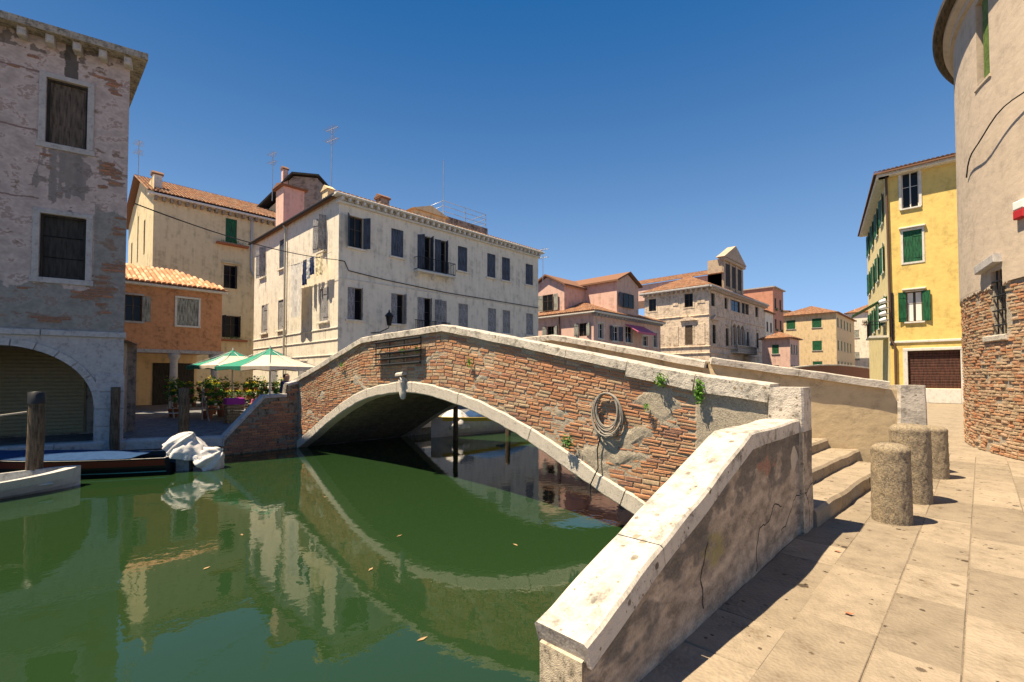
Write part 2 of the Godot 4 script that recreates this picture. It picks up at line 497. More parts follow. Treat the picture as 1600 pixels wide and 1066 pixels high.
# o: shut = [left angle, right angle] (0 closed, 170 flat on the wall, -1 none), sm shutter material, sur surround width, sill, bars, dep, fm frame material, glass
func window(par, F: Transform3D, x, y, w, h, o := {}):
	var dep = o.get("dep", 0.2)
	var f = MB.new()
	var z = -dep + 0.03
	var fw = o.get("fw", 0.06)
	f.box(Vector3(x + 0.003, y + 0.003, z), Vector3(x + fw, y + h - 0.003, z + 0.05))
	f.box(Vector3(x + w - fw, y + 0.003, z), Vector3(x + w - 0.003, y + h - 0.003, z + 0.05))
	f.box(Vector3(x + fw, y + h - fw, z), Vector3(x + w - fw, y + h - 0.003, z + 0.048))
	f.box(Vector3(x + fw, y + 0.003, z), Vector3(x + w - fw, y + fw, z + 0.048))
	if o.get("bars", true):
		f.box(Vector3(x + w * 0.5 - 0.03, y + fw, z), Vector3(x + w * 0.5 + 0.03, y + h - fw, z + 0.045))
		f.box(Vector3(x + fw, y + h * 0.6 - 0.015, z), Vector3(x + w - fw, y + h * 0.6 + 0.015, z + 0.035))
	var win = part(par, o.get("name", "window"), f, o.get("fm", MT.window_frame), F)
	if o.get("glass", true):
		var p = MB.new()
		p.box(Vector3(x + fw * 0.5, y + fw * 0.5, z + 0.01), Vector3(x + w - fw * 0.5, y + h - fw * 0.5, z + 0.018))
		part(win, "pane", p, o.get("gm", MT.glass), F)
	if o.has("curtain"):
		var p2 = MB.new()
		for s in [[x + fw, x + w * 0.42], [x + w * 0.58, x + w - fw]]:
			p2.box(Vector3(s[0], y + fw, z + 0.02), Vector3(s[1], y + h - fw, z + 0.026))
		part(win, "curtain", p2, MT.cloth_white, F)
	if o.get("sur", 0.0) > 0.0:
		var s = o.sur
		var b = MB.new()
		var e = 0.004
		var q = o.get("proud", 0.03)
		b.box(Vector3(x - s, y - e, -e), Vector3(x + e, y + h + e, q))
		b.box(Vector3(x + w - e, y - e, -e), Vector3(x + w + s, y + h + e, q))
		b.box(Vector3(x - s, y + h - e, -e), Vector3(x + w + s, y + h + s, q + 0.004))
		if not o.get("sill", false):
			b.box(Vector3(x - s, y - s, -e), Vector3(x + w + s, y + e, q + 0.004))
		part(win, "surround", b, o.get("surm", MT.stone_trim), F)
	if o.get("sill", false):
		var b2 = MB.new()
		b2.slab(Vector3(x - 0.1, y - 0.09, -0.02), Vector3(x + w + 0.1, y + 0.004, 0.1), 0.012)
		part(win, "sill", b2, o.get("surm", MT.stone_trim), F)
	if o.has("hood"):
		var b3 = MB.new()
		b3.slab(Vector3(x - 0.18, y + h + o.hood, -0.02), Vector3(x + w + 0.18, y + h + o.hood + 0.1, 0.16), 0.02)
		part(win, "hood", b3, o.get("surm", MT.stone_trim), F)
	if o.has("shut"):
		var sh = o.shut
		var sm = o.get("sm", MT.shutter_blue)
		var ms = shutter_mesh(w * 0.5 - 0.004, h - 0.02)
		if sh[0] >= 0:
			part(win, "shutter", ms, sm, F * Transform3D(Basis(Vector3.UP, -deg_to_rad(sh[0])), Vector3(x + 0.002, y + 0.01, 0.035 if sh[0] > 90 else -0.04)))
		if sh[1] >= 0:
			part(win, "shutter", ms, sm, F * Transform3D(Basis(Vector3.UP, PI + deg_to_rad(sh[1])), Vector3(x + w - 0.002, y + 0.01, 0.035 if sh[1] > 90 else -0.04)))
	return win

# barrel-tiled roof plane: P0 eave start, e along the eave, s up the slope (both unit); hip slopes kl, kr (0: none)
func tile_plane(b: MB, P0: Vector3, e: Vector3, s: Vector3, W: float, L: float, kl := 0.0, kr := 0.0, pitch := 0.21):
	var nn = e.cross(s)
	if nn.y < 0:
		nn = -nn
	var cols = int(W / pitch)
	var tones = [Color(0.5, 0.24, 0.12), Color(0.56, 0.3, 0.17), Color(0.42, 0.2, 0.11), Color(0.48, 0.3, 0.19), Color(0.36, 0.2, 0.13)]
	for i in cols:
		var x = (i + 0.5) * W / cols
		var len = L
		if kl > 0:
			len = min(len, x * kl)
		if kr > 0:
			len = min(len, (W - x) * kr)
		var rows = int(ceil(len / 0.36))
		for r in rows:
			var y0 = r * 0.36
			var y1 = min(len, y0 + 0.42)
			b.col = tones[rng.randi() % 5]
			var prev = []
			for k in 5:
				var an = PI * k / 4.0
				var hw = pitch * 0.5
				var d = e * (x - cos(an) * hw)
				prev.append([P0 + d + s * y0 + nn * (sin(an) * 0.075 + 0.035), P0 + d * 1.0 + s * y1 + nn * (sin(an) * 0.06 + 0.01)])
			for k in 4:
				b.quad(prev[k][0], prev[k + 1][0], prev[k + 1][1], prev[k][1], nn + e * (k - 1.5) * 0.5)
			b.tri(prev[0][0], prev[2][0], prev[4][0], -s)
			b.tri(prev[0][0], prev[1][0], prev[2][0], -s)
			b.tri(prev[2][0], prev[3][0], prev[4][0], -s)

# hipped roof over the rectangle [x0, x1] x [z0, z1] at height y, ridge along the longer side
func hip_roof(par, x0, x1, z0, z1, y, rise, over := 0.35, tiles := true):
	x0 -= over
	x1 += over
	z0 -= over
	z1 += over
	var wx = x1 - x0
	var wz = z1 - z0
	var half = min(wx, wz) * 0.5
	var L = sqrt(half * half + rise * rise)
	var k = L / half
	var base = MB.new()
	var A = Vector3(x0, y, z0)
	var B = Vector3(x1, y, z0)
	var C = Vector3(x1, y, z1)
	var D = Vector3(x0, y, z1)
	var R0
	var R1
	if wx >= wz:
		R0 = Vector3(x0 + half, y + rise, (z0 + z1) * 0.5)
		R1 = Vector3(x1 - half, y + rise, (z0 + z1) * 0.5)
		base.quad(A, B, R1, R0, Vector3(0, 1, -1))
		base.quad(D, C, R1, R0, Vector3(0, 1, 1))
		base.tri(A, D, R0, Vector3(-1, 1, 0))
		base.tri(B, C, R1, Vector3(1, 1, 0))
	else:
		R0 = Vector3((x0 + x1) * 0.5, y + rise, z0 + half)
		R1 = Vector3((x0 + x1) * 0.5, y + rise, z1 - half)
		base.quad(A, D, R1, R0, Vector3(-1, 1, 0))
		base.quad(B, C, R1, R0, Vector3(1, 1, 0))
		base.tri(A, B, R0, Vector3(0, 1, -1))
		base.tri(D, C, R1, Vector3(0, 1, 1))
	base.quad(A + Vector3.DOWN * 0.06, B + Vector3.DOWN * 0.06, C + Vector3.DOWN * 0.06, D + Vector3.DOWN * 0.06, Vector3.DOWN)
	for q in [[A, B, Vector3(0, 0, -1)], [B, C, Vector3(1, 0, 0)], [C, D, Vector3(0, 0, 1)], [D, A, Vector3(-1, 0, 0)]]:
		base.quad(q[0], q[1], q[1] + Vector3.DOWN * 0.06, q[0] + Vector3.DOWN * 0.06, q[2])
	var rf = part(par, "roof", base, MT.tile_under)
	if tiles:
		var b = MB.new()
		var up = rise / L
		var fl = half / L
		# faces toward +x and +z are the ones in view
		tile_plane(b, Vector3(x1, y, z1), Vector3(0, 0, -1), Vector3(-fl, up, 0), wz, L, k, k)
		tile_plane(b, Vector3(x0, y, z1), Vector3(1, 0, 0), Vector3(0, up, -fl), wx, L, k, k)
		var o = part(rf, "roof_tiles", b, MT.roof_tile)
		o.set_meta("kind", "stuff")
	return rf

# plain gable roof, ridge along z (axis 0) or x (axis 1)
func gable_roof(par, x0, x1, z0, z1, y, rise, axis, over := 0.3):
	var b = MB.new()
	var base = MB.new()
	if axis == 0:
		var xm = (x0 + x1) * 0.5
		var half = (x1 - x0) * 0.5 + over
		var L = sqrt(half * half + rise * rise)
		for s in [1, -1]:
			var P = Vector3(xm + s * half, y, z1 + over)
			base.quad(P, P + Vector3(0, 0, -(z1 - z0) - over * 2), Vector3(xm, y + rise, z0 - over), Vector3(xm, y + rise, z1 + over), Vector3(s, 1, 0))
			tile_plane(b, P, Vector3(0, 0, -1), Vector3(-s * half / L, rise / L, 0), z1 - z0 + over * 2, L)
	else:
		var zm = (z0 + z1) * 0.5
		var half = (z1 - z0) * 0.5 + over
		var L = sqrt(half * half + rise * rise)
		for s in [1, -1]:
			var P = Vector3(x0 - over, y, zm + s * half)
			base.quad(P, P + Vector3(x1 - x0 + over * 2, 0, 0), Vector3(x1 + over, y + rise, zm), Vector3(x0 - over, y + rise, zm), Vector3(0, 1, s))
			tile_plane(b, P, Vector3(1, 0, 0), Vector3(0, rise / L, -s * half / L), x1 - x0 + over * 2, L)
	var rf = part(par, "roof", base, MT.tile_under)
	var o = part(rf, "roof_tiles", b, MT.roof_tile)
	o.set_meta("kind", "stuff")
	return rf

# ---------------------------------------------------------------- bricks
var brick_meshes := []
func make_brick_meshes():
	for k in 8:
		var b = MB.new()
		var j = func(a): return rng.randf_range(-a, a)
		var a = []
		var o = []
		var i_ = []
		for q in [Vector2(-0.5, -0.5), Vector2(0.5, -0.5), Vector2(0.5, 0.5), Vector2(-0.5, 0.5)]:
			a.append(Vector3(q.x, q.y, -0.5))
			o.append(Vector3(q.x + j.call(0.012), q.y + j.call(0.04), 0.28 + j.call(0.06)))
			i_.append(Vector3(q.x * 0.95 + j.call(0.015), q.y * 0.82 + j.call(0.05), 0.5 + j.call(0.05)))
		for s in 4:
			var l = (s + 1) % 4
			var h = (a[s] + a[l]) * 0.5 + Vector3(0, 0, 0.5)
			b.quad(a[s], a[l], o[l], o[s], h)
			b.quad(o[s], o[l], i_[l], i_[s], h + Vector3(0, 0, 0.3))
		var m = (i_[0] + i_[1] + i_[2] + i_[3]) * 0.25 + Vector3(0, 0, j.call(0.08))
		for s in 4:
			b.tri(i_[s], i_[(s + 1) % 4], m, Vector3(0, 0, 1))
		brick_meshes.append(b)

const BRICK_TONES := [[0.6, 0.285, 0.145], [0.62, 0.355, 0.2], [0.5, 0.24, 0.145], [0.57, 0.41, 0.26], [0.37, 0.19, 0.125], [0.66, 0.45, 0.29]]
# list of [Transform3D without scale, size, tone]; the 300 that show largest are parts of their own
func emit_bricks(par, list: Array, most := 300, called := "brick"):
	for b in list:
		b.append(b[1].x * b[1].y / max(EYE.distance_squared_to(b[0].origin), 0.1))
	list.sort_custom(func(p, q): return p[3] > q[3])
	var meshes = []
	for b in brick_meshes:
		meshes.append(b.mesh())
	var rest = MB.new()
	for i in list.size():
		var q = list[i]
		var X = Transform3D(q[0].basis.scaled_local(q[1]), q[0].origin)
		var k = rng.randi() % brick_meshes.size()
		if i < most:
			part(par, called, meshes[k], MT["brick%d" % q[2]], X)
		else:
			var src = brick_meshes[k]
			var tn = BRICK_TONES[q[2]]
			rest.col = Color(tn[0], tn[1], tn[2])
			for t in range(0, src.v.size(), 3):
				var a = X * src.v[t]
				var b2 = X * src.v[t + 1]
				var d = X * src.v[t + 2]
				rest.tri(a, b2, d, X.basis.inverse().transposed() * src.n[t])
	if rest.v.size() > 0:
		part(par, "far_bricks", rest, MT.brick_mix).set_meta("kind", "stuff")

# section swept along a path of [Vector3, up-scale] with a little wear
func worn_bar(lo: Vector3, hi: Vector3, X: Transform3D, seg := 10, amp := 0.006, ch := 0.018) -> MB:
	# bar along x; rounded section in y/z
	var b = MB.new()
	var sec = [Vector2(lo.z, lo.y), Vector2(hi.z, lo.y), Vector2(hi.z, hi.y - ch), Vector2(hi.z - ch, hi.y), Vector2(lo.z + ch, hi.y), Vector2(lo.z, hi.y - ch)]
	var rows = []
	for i in seg + 1:
		var x = lerpf(lo.x, hi.x, float(i) / seg)
		var row = []
		for p in sec:
			var w = X * Vector3(x, p.y, p.x)
			var d = noise.get_noise_3d(w.x * 60, w.y * 60, w.z * 60) * amp * 2.0
			var e = noise.get_noise_3d(w.x * 60 + 400, w.y * 60, w.z * 60) * amp * 2.0
			row.append(X * Vector3(x + (0.0 if i > 0 and i < seg else 0.0), p.y + d, p.x + e))
		rows.append(row)
	var m2 = Vector2((lo.z + hi.z) * 0.5, (lo.y + hi.y) * 0.5)
	for i in seg:
		for k in 6:
			var l = (k + 1) % 6
			var h = X.basis * Vector3(0, (sec[k].y + sec[l].y) * 0.5 - m2.y, (sec[k].x + sec[l].x) * 0.5 - m2.x)
			b.quad(rows[i][k], rows[i][l], rows[i + 1][l], rows[i + 1][k], h)
	for e in [0, seg]:
		var h = X.basis.x * (1.0 if e > 0 else -1.0)
		for k in range(1, 5):
			b.tri(rows[e][0], rows[e][k], rows[e][k + 1], h)
	return b

# ---------------------------------------------------------------- setting
func poly_sheet(pts: Array, y: float) -> MB:
	var b = MB.new()
	var p2 = PackedVector2Array()
	for p in pts:
		p2.append(Vector2(p[0], p[1]))
	var id = Geometry2D.triangulate_polygon(p2)
	for k in range(0, id.size(), 3):
		b.tri(Vector3(p2[id[k]].x, y, p2[id[k]].y), Vector3(p2[id[k + 1]].x, y, p2[id[k + 1]].y), Vector3(p2[id[k + 2]].x, y, p2[id[k + 2]].y), Vector3.UP)
	return b

func edge_wall(b: MB, pts: Array, y0: float, y1: float, out: Vector3):
	for i in range(pts.size() - 1):
		b.quad(Vector3(pts[i][0], y0, pts[i][1]), Vector3(pts[i + 1][0], y0, pts[i + 1][1]), Vector3(pts[i + 1][0], y1, pts[i + 1][1]), Vector3(pts[i][0], y1, pts[i][1]), out)

func build_setting():
	var far_edge = [[-18.6, 14.0], [-15.5, 0.3], [-15.02, -1.75], [-14.05, -3.7], [-13.95, -9.3], [-14.2, -20.0], [-15.5, -45.0], [-19.0, -80.0], [-24.0, -125.0]]
	var near_edge = [[-1.54, 14.0], [-1.54, -10.6], [-2.4, -20.0], [-4.2, -38.0], [-5.0, -42.0], [-12.0, -78.0], [-20.0, -122.0]]
	var fp = far_edge.duplicate()
	fp.append_array([[-24.0, -260.0], [-260.0, -260.0], [-260.0, 14.0]])
	var q = poly_sheet(fp, 0.0)
	edge_wall(q, far_edge, -1.2, 0.0, Vector3(1, 0, 0))
	struct("quay", q, MT.quay_ground)
	var np = near_edge.duplicate()
	np.append_array([[-20.0, -260.0], [260.0, -260.0], [260.0, 14.0]])
	var g = poly_sheet(np, -0.012)
	struct("pavement", g, MT.near_ground)
	var w = MB.new()
	edge_wall(w, near_edge, -1.2, -0.02, Vector3(-1, 0, 0))
	struct("canal_wall", w, MT.canal_wall)
	var gb = MB.new()
	gb.quad(Vector3(-260, -0.02, 14), Vector3(260, -0.02, 14), Vector3(260, -0.02, 120), Vector3(-260, -0.02, 120), Vector3.UP)
	gb.quad(Vector3(-24.2, -0.02, -122), Vector3(-19.8, -0.02, -122), Vector3(-19.8, -0.02, -260), Vector3(-24.2, -0.02, -260), Vector3.UP)
	struct("ground", gb, MT.near_ground)
	var wa = MB.new()
	wa.quad(Vector3(-30, -0.45, 15), Vector3(0, -0.45, 15), Vector3(0, -0.45, -125), Vector3(-30, -0.45, -125), Vector3.UP)
	struct("canal_water", wa, MT.water)
	# paving slabs of the near bank, one by one
	var pv = Node3D.new()
	pv.name = "paving"
	add_child(pv)
	pv.set_meta("kind", "structure")
	var jb = MB.new()
	jb.quad(Vector3(-1.52, -0.006, 1.0), Vector3(3.2, -0.006, 1.0), Vector3(3.2, -0.006, -13.0), Vector3(-1.52, -0.006, -13.0), Vector3.UP)
	part(pv, "joint_bed", jb, MT.joint)
	var lines = [-1.255, -0.83, -0.39, -0.01, 0.42, 0.95, 1.5, 2.05, 2.6, 3.2]
	var skew = 0.03
	for i in range(lines.size() - 1):
		var z = 0.9 - rng.randf() * 0.8
		if i == 0:
			z = 0.95
		while z > -12.5:
			var len = rng.randf_range(0.55, 1.25)
			if i == 0:
				len = rng.randf_range(0.5, 0.75)
			var z1 = z - len
			var x0 = lines[i]
			var x1 = lines[i + 1]
			var b = MB.new()
			var h = rng.randf_range(-0.003, 0.003)
			var gp = 0.003
			var c = 0.005
			var s0 = -skew * (z + 6.0) * 0.5
			var s1 = -skew * (z1 + 6.0) * 0.5
			if i == 0:
				s0 *= 0.3
				s1 *= 0.3
			# in the apse's way or under the steps
			var lo = Vector2(x0, z1)
			if Vector2(x1 - 6.93, z1 + 16.57).length() < 6.9 and x0 > 0.3 and z < -12.0:
				z = z1
				continue
			var tl = func(a, bb): return rng.randf_range(-0.0025, 0.0025)
			var top = [Vector3(x0 + s0 + gp + c, h + tl.call(0, 0), z - gp - c), Vector3(x1 + s0 - gp - c, h + tl.call(0, 0), z - gp - c), Vector3(x1 + s1 - gp - c, h + tl.call(0, 0), z1 + gp + c), Vector3(x0 + s1 + gp + c, h + tl.call(0, 0), z1 + gp + c)]
			var rim = [Vector3(x0 + s0 + gp, h - c, z - gp), Vector3(x1 + s0 - gp, h - c, z - gp), Vector3(x1 + s1 - gp, h - c, z1 + gp), Vector3(x0 + s1 + gp, h - c, z1 + gp)]
			b.quad(top[0], top[1], top[2], top[3], Vector3.UP)
			for k in 4:
				var l = (k + 1) % 4
				var o = (rim[k] + rim[l]) * 0.5 - (rim[0] + rim[2]) * 0.5
				b.quad(top[k], top[l], rim[l], rim[k], o + Vector3.UP * 0.2)
				b.quad(rim[k], rim[l], rim[l] + Vector3.DOWN * 0.02, rim[k] + Vector3.DOWN * 0.02, o)
			part(pv, "paving_slab", b, MT["slab%d" % (rng.randi() % 4)])
			z = z1
	# white edging stones of the far quay
	var qe = Node3D.new()
	qe.name = "quay_edging"
	add_child(qe)
	qe.set_meta("kind", "structure")
	for seg in [[Vector3(-15.6, 0, 0.7), Vector3(-15.02, 0, -1.75)], [Vector3(-15.02, 0, -1.75), Vector3(-14.05, 0, -3.7)], [Vector3(-13.95, 0, -9.4), Vector3(-14.2, 0, -20)]]:
		var d = seg[1] - seg[0]
		var n = max(1, int(round(d.length() / 1.15)))
		for k in n:
			var a = seg[0] + d * (float(k) / n)
			var e = d.normalized()
			var X = Transform3D(Basis(e, Vector3.UP, e.cross(Vector3.UP)), a)
			part(qe, "edging_stone", worn_bar(Vector3(0.006, -0.2, -0.38), Vector3(d.length() / n - 0.006, 0.035, 0.07), X, 8, 0.008, 0.03), MT.istrian_grey)

# ---------------------------------------------------------------- bridge
const CAP := [[-14.35, 1.5], [-10.25, 2.53], [-7.15, 2.6], [-5.71, 2.32], [-4.81, 2.14], [-2.48, 1.66], [-1.2, 1.48]]
const INTR := [[-14.6, -0.8], [-13.95, -0.46], [-13.1, -0.1], [-12.3, 0.28], [-11.5, 0.62], [-10.3, 1.03], [-9.2, 1.22], [-8.2, 1.27], [-7.0, 1.13], [-5.9, 0.88], [-4.87, 0.53], [-4.2, 0.24], [-3.7, 0.03], [-3.1, -0.21], [-2.5, -0.46], [-2.0, -0.7]]

func lerp_pts(P: Array, x: float) -> float:
	for i in range(P.size() - 1):
		if x <= P[i + 1][0]:
			return lerpf(P[i][1], P[i + 1][1], clampf((x - P[i][0]) / (P[i + 1][0] - P[i][0]), 0, 1))
	return P[-1][1]

func cap_y(x: float) -> float:
	return lerp_pts(CAP, x)

func intr_y(x: float) -> float:
	for i in range(1, INTR.size() - 2):
		if x <= INTR[i + 1][0]:
			var w = clampf((x - INTR[i][0]) / (INTR[i + 1][0] - INTR[i][0]), 0, 1)
			var t = INTR[i + 1][0] - INTR[i][0]
			return cubic_interpolate_in_time(INTR[i][1], INTR[i + 1][1], INTR[i - 1][1], INTR[i + 2][1], w, t, INTR[i - 1][0] - INTR[i][0], INTR[i + 2][0] - INTR[i][0])
	return -0.46

func intr_n(x: float) -> Vector2:
	var d = Vector2(0.04, intr_y(x + 0.02) - intr_y(x - 0.02)).normalized()
	return Vector2(-d.y, d.x)

func extr_y(x: float) -> float:
	# height of the ring's back above x
	return intr_y(x) + 0.23 / max(intr_n(x).y, 0.5)

# how far cement covers the brick face here (0 bare brick, 1 covered)
func cement_at(x: float, y: float) -> float:
	var k = noise.get_noise_2d(x * 38.0, y * 60.0) * 0.9 + noise.get_noise_2d(x * 120.0 + 90.0, y * 150.0) * 0.5
	var m = -0.56
	if x > -2.32:
		m += 1.2 - clampf((-1.75 - x) * 0.9, 0, 1) * 0.25
	m += 0.62 * exp(-pow((x + 2.75) / 0.45, 2) - pow((y - 1.28) / 0.16, 2))
	m += 0.5 * exp(-pow((x + 3.05) / 0.4, 2) - pow((y - 0.75) / 0.28, 2))
	m += 0.42 * exp(-pow((x + 3.6) / 0.5, 2) - pow((y - 0.5) / 0.22, 2))
	m += 0.4 * exp(-pow((x + 4.6) / 0.5, 2) - pow((y - 0.95) / 0.14, 2))
	m += 0.5 * exp(-pow((x + 12.6) / 0.4, 2) - pow((y - 0.95) / 0.2, 2))
	var top = cap_y(x) - 0.14 - y
	m += 0.45 * exp(-pow(top / 0.06, 2))
	return clampf((k + m) * 3.0 + 0.5, 0, 1)

func cap_stone(par, A: Vector3, B: Vector3, wl: float, wr: float, th := 0.13, m = null, amp := 0.007):
	var e = (B - A).normalized()
	var z = e.cross(Vector3.UP).normalized()
	var y = z.cross(e).normalized()
	var L = A.distance_to(B)
	var b = worn_bar(Vector3(0.004, -th, -wl), Vector3(L - 0.004, 0, wr), Transform3D(Basis(e, y, z), A), max(4, int(L / 0.12)), amp, 0.016)
	return part(par, "coping_stone", b, m if m != null else MT.istrian)

func build_bridge():
	var br = thing("arched_bridge", "old humpbacked orange brick footbridge with a pale stone arch over the canal", "bridge", Vector3(-8.2, -0.45, -7.4))
	# near face: mortar and cement with real relief
	var sp = MB.new()
	var nx = 310
	var ny = 44
	var x0 = -14.0
	var x1 = -1.5
	var grid = []
	for i in nx + 1:
		var x = lerpf(x0, x1, float(i) / nx)
		var lo = max(intr_y(x) + 0.05, -0.5)
		if x > -2.45:
			lo = -0.5
		var hi = cap_y(x) - 0.08
		var row = []
		for j in ny + 1:
			var y = lerpf(lo, hi, float(j) / ny)
			var cv = cement_at(x, y)
			var d = -0.003 + cv * 0.019 + noise.get_noise_2d(x * 300, y * 300) * 0.004 + noise.get_noise_2d(x * 90, y * 90) * 0.004
			row.append(Vector3(x, y, -5.56 + d))
		grid.append(row)
	for i in nx:
		for j in ny:
			sp.quad(grid[i][j], grid[i + 1][j], grid[i + 1][j + 1], grid[i][j + 1], Vector3(0, 0, 1))
	var face = part(br, "spandrel_wall", sp, MT.mortar)
	# bricks
	var list = []
	var v = -0.4
	var row_i = 0
	while v < 2.62:
		var hrow = 0.066
		var x = -13.95 + (0.0 if row_i % 2 == 0 else 0.13) + rng.randf() * 0.05
		while x < -1.62:
			var len = [0.25, 0.25, 0.25, 0.125, 0.25][rng.randi() % 5] * rng.randf_range(0.97, 1.03)
			var xc = x + len * 0.5
			var f = func(xx): return v - (2.6 - cap_y(xx)) * clampf((v - 0.35) / 2.1, 0, 1) * 0.93
			var yc = f.call(xc)
			var slope = (f.call(xc + 0.1) - f.call(xc - 0.1)) / 0.2
			var dh = (2.6 - cap_y(xc)) * 0.93 / 2.1
			var hh = hrow * (1.0 - (dh if v > 0.35 and v < 2.45 else 0.0)) - 0.013
			var lo = extr_y(xc) + hh * 0.4
			if xc > -2.5:
				lo = -0.5
			if yc > lo and yc < cap_y(xc) - 0.15 and yc > -0.42:
				var cv = cement_at(xc, yc)
				var worn = clampf(noise.get_noise_2d(xc * 40 + 700, yc * 60) * 1.5 + (0.5 if xc > -4.6 and yc < 1.0 else 0.0), 0, 1)
				var out = rng.randf_range(-0.006, 0.007) - worn * 0.012
				if cv < 0.55 + rng.randf() * 0.3:
					var pal = [0, 1, 1, 5, 3, 2] if yc > 1.0 else [0, 0, 1, 2, 4, 3]
					var tone = pal[rng.randi() % 6]
					if xc > -5.0 and rng.randf() < 0.55:
						tone = [0, 0, 1][rng.randi() % 3]
					var sz = Vector3(len - 0.012, hh * rng.randf_range(0.93, 1.0), 0.05)
					if worn > 0.6:
						sz.x *= rng.randf_range(0.7, 1.0)
						sz.y *= rng.randf_range(0.7, 1.0)
					list.append([Transform3D(Basis(Vector3(0, 0, 1), atan(slope) + rng.randf_range(-0.006, 0.006) * (1 + worn * 8)), Vector3(xc, yc, -5.574 + out)), sz, tone])
			x += len
		v += hrow
		row_i += 1
	emit_bricks(face, list)
	# core, far face and deck
	var core = MB.new()
	var lowp = []
	var xx = -14.2
	while xx < -2.05:
		lowp.append(Vector2(xx, max(intr_y(xx) + 0.06, -0.6) if xx > -13.9 else -0.6))
		xx += 0.3
	var polyn = lowp.duplicate()
	polyn.append(Vector2(-2.0, -0.6))
	polyn.append(Vector2(-1.5, -0.6))
	for i in range(CAP.size() - 1, -1, -1):
		polyn.append(Vector2(clampf(CAP[i][0], -14.2, -1.5), CAP[i][1] - 0.11))
	core.prism(polyn, -5.86, -5.61)
	part(br, "parapet_core", core, MT.parapet_plaster)
	var fpoly = lowp.duplicate()
	fpoly.append(Vector2(-2.0, -0.6))
	fpoly.append(Vector2(-3.4, cap_y(-3.4) - 0.11))
	for i in range(CAP.size() - 1, -1, -1):
		if CAP[i][0] < -3.5:
			fpoly.append(Vector2(max(CAP[i][0], -14.2), CAP[i][1] - 0.11))
	var fc = MB.new()
	fc.prism(fpoly, -9.2, -8.9)
	part(br, "far_parapet", fc, MT.parapet_plaster)
	var dk = MB.new()
	for i in range(CAP.size() - 1):
		var a = CAP[i]
		var b = CAP[i + 1]
		var bx = min(b[0], -2.3)
		if a[0] < bx:
			var yb = lerpf(a[1], b[1], (bx - a[0]) / (b[0] - a[0])) - 1.05
			dk.quad(Vector3(a[0], a[1] - 1.05, -5.86), Vector3(bx, yb, -5.86), Vector3(bx, yb, -10.3), Vector3(a[0], a[1] - 1.05, -8.9 if a[0] < -5 else -10.3), Vector3.UP)
	part(br, "deck", dk, MT.slab1)
	var so = MB.new()
	var N = 80
	for i in N:
		var a = lerpf(-13.98, -2.3, float(i) / N)
		var b = lerpf(-13.98, -2.3, float(i + 1) / N)
		for j in 12:
			var z0 = lerpf(-5.6, -9.19, j / 12.0)
			var z1 = lerpf(-5.6, -9.19, (j + 1) / 12.0)
			var q = func(x, z): return Vector3(x, intr_y(x) + 0.02 + noise.get_noise_2d(x * 120, z * 120) * 0.02, z)
			so.quad(q.call(a, z0), q.call(b, z0), q.call(b, z1), q.call(a, z1), Vector3.DOWN)
	part(br, "arch_soffit", so, MT.canal_wall)
	# arch ring stones
	var joints = [-14.0, -12.75, -11.35, -10.0, -8.75, -8.2, -6.75, -5.0, -3.35, -2.35]
	for k in range(joints.size() - 1):
		for side in 2:
			var b = MB.new()
			var m = 14
			var pts = []
			for i in m + 1:
				var x = lerpf(joints[k] + 0.006, joints[k + 1] - 0.006, float(i) / m)
				var nn = intr_n(x)
				var th = 0.23 + noise.get_noise_1d(x * 90) * 0.018
				var wob = noise.get_noise_1d(x * 160 + 50) * 0.014
				pts.append([Vector2(x, intr_y(x)) + nn * wob, Vector2(x, intr_y(x)) + nn * th, 0.035 + noise.get_noise_1d(x * 120 + 900) * 0.01])
			for i in m:
				var A = pts[i]
				var B = pts[i + 1]
				var zf = -5.56
				var bk = -5.8
				if side == 1:
					zf = -9.2
					bk = -8.95
				var s = 1.0 if side == 0 else -1.0
				var za = zf + A[2] * s
				var zb = zf + B[2] * s
				var ch = 0.02
				var ia = A[0] + (A[1] - A[0]).normalized() * ch
				var ib = B[0] + (B[1] - B[0]).normalized() * ch
				var oa = A[1] - (A[1] - A[0]).normalized() * ch
				var ob = B[1] - (B[1] - B[0]).normalized() * ch
				var v3 = func(p, z): return Vector3(p.x, p.y, z)
				b.quad(v3.call(ia, za), v3.call(ib, zb), v3.call(ob, zb), v3.call(oa, za), Vector3(0, 0, s))
				b.quad(v3.call(A[0], za - ch * s), v3.call(B[0], zb - ch * s), v3.call(ib, zb), v3.call(ia, za), Vector3(0, -1, s))
				b.quad(v3.call(A[1], za - ch * s), v3.call(B[1], zb - ch * s), v3.call(ob, zb), v3.call(oa, za), Vector3(0, 1, s))
				b.quad(v3.call(A[0], za - ch * s), v3.call(B[0], zb - ch * s), v3.call(B[0], bk), v3.call(A[0], bk), Vector3(0, -1, 0))
				b.quad(v3.call(A[1], za - ch * s), v3.call(B[1], zb - ch * s), v3.call(B[1], bk), v3.call(A[1], bk), Vector3(0, 1, 0))
				if i == 0 or i == m - 1:
					var P = A if i == 0 else B
					var zz = za if i == 0 else zb
					b.quad(v3.call(P[0], zz - ch * s), v3.call(P[1], zz - ch * s), v3.call(P[1], bk), v3.call(P[0], bk), Vector3(-1 if i == 0 else 1, 0, 0))
			part(br, "arch_stone", b, MT.arch_stone)
	# weathered carved head above the crown
	var ks = MB.new()
	var wobf = func(an, y): return noise.get_noise_2d(an * 60.0, y * 900.0) * 0.05
	ks.lathe([Vector2(0.0, -0.3), Vector2(0.05, -0.27), Vector2(0.065, -0.15), Vector2(0.045, -0.06), Vector2(0.08, 0.03), Vector2(0.085, 0.11), Vector2(0.06, 0.17), Vector2(0.0, 0.19)], 14, Transform3D(Basis(), Vector3(-8.5, 1.42, -5.51)), wobf)
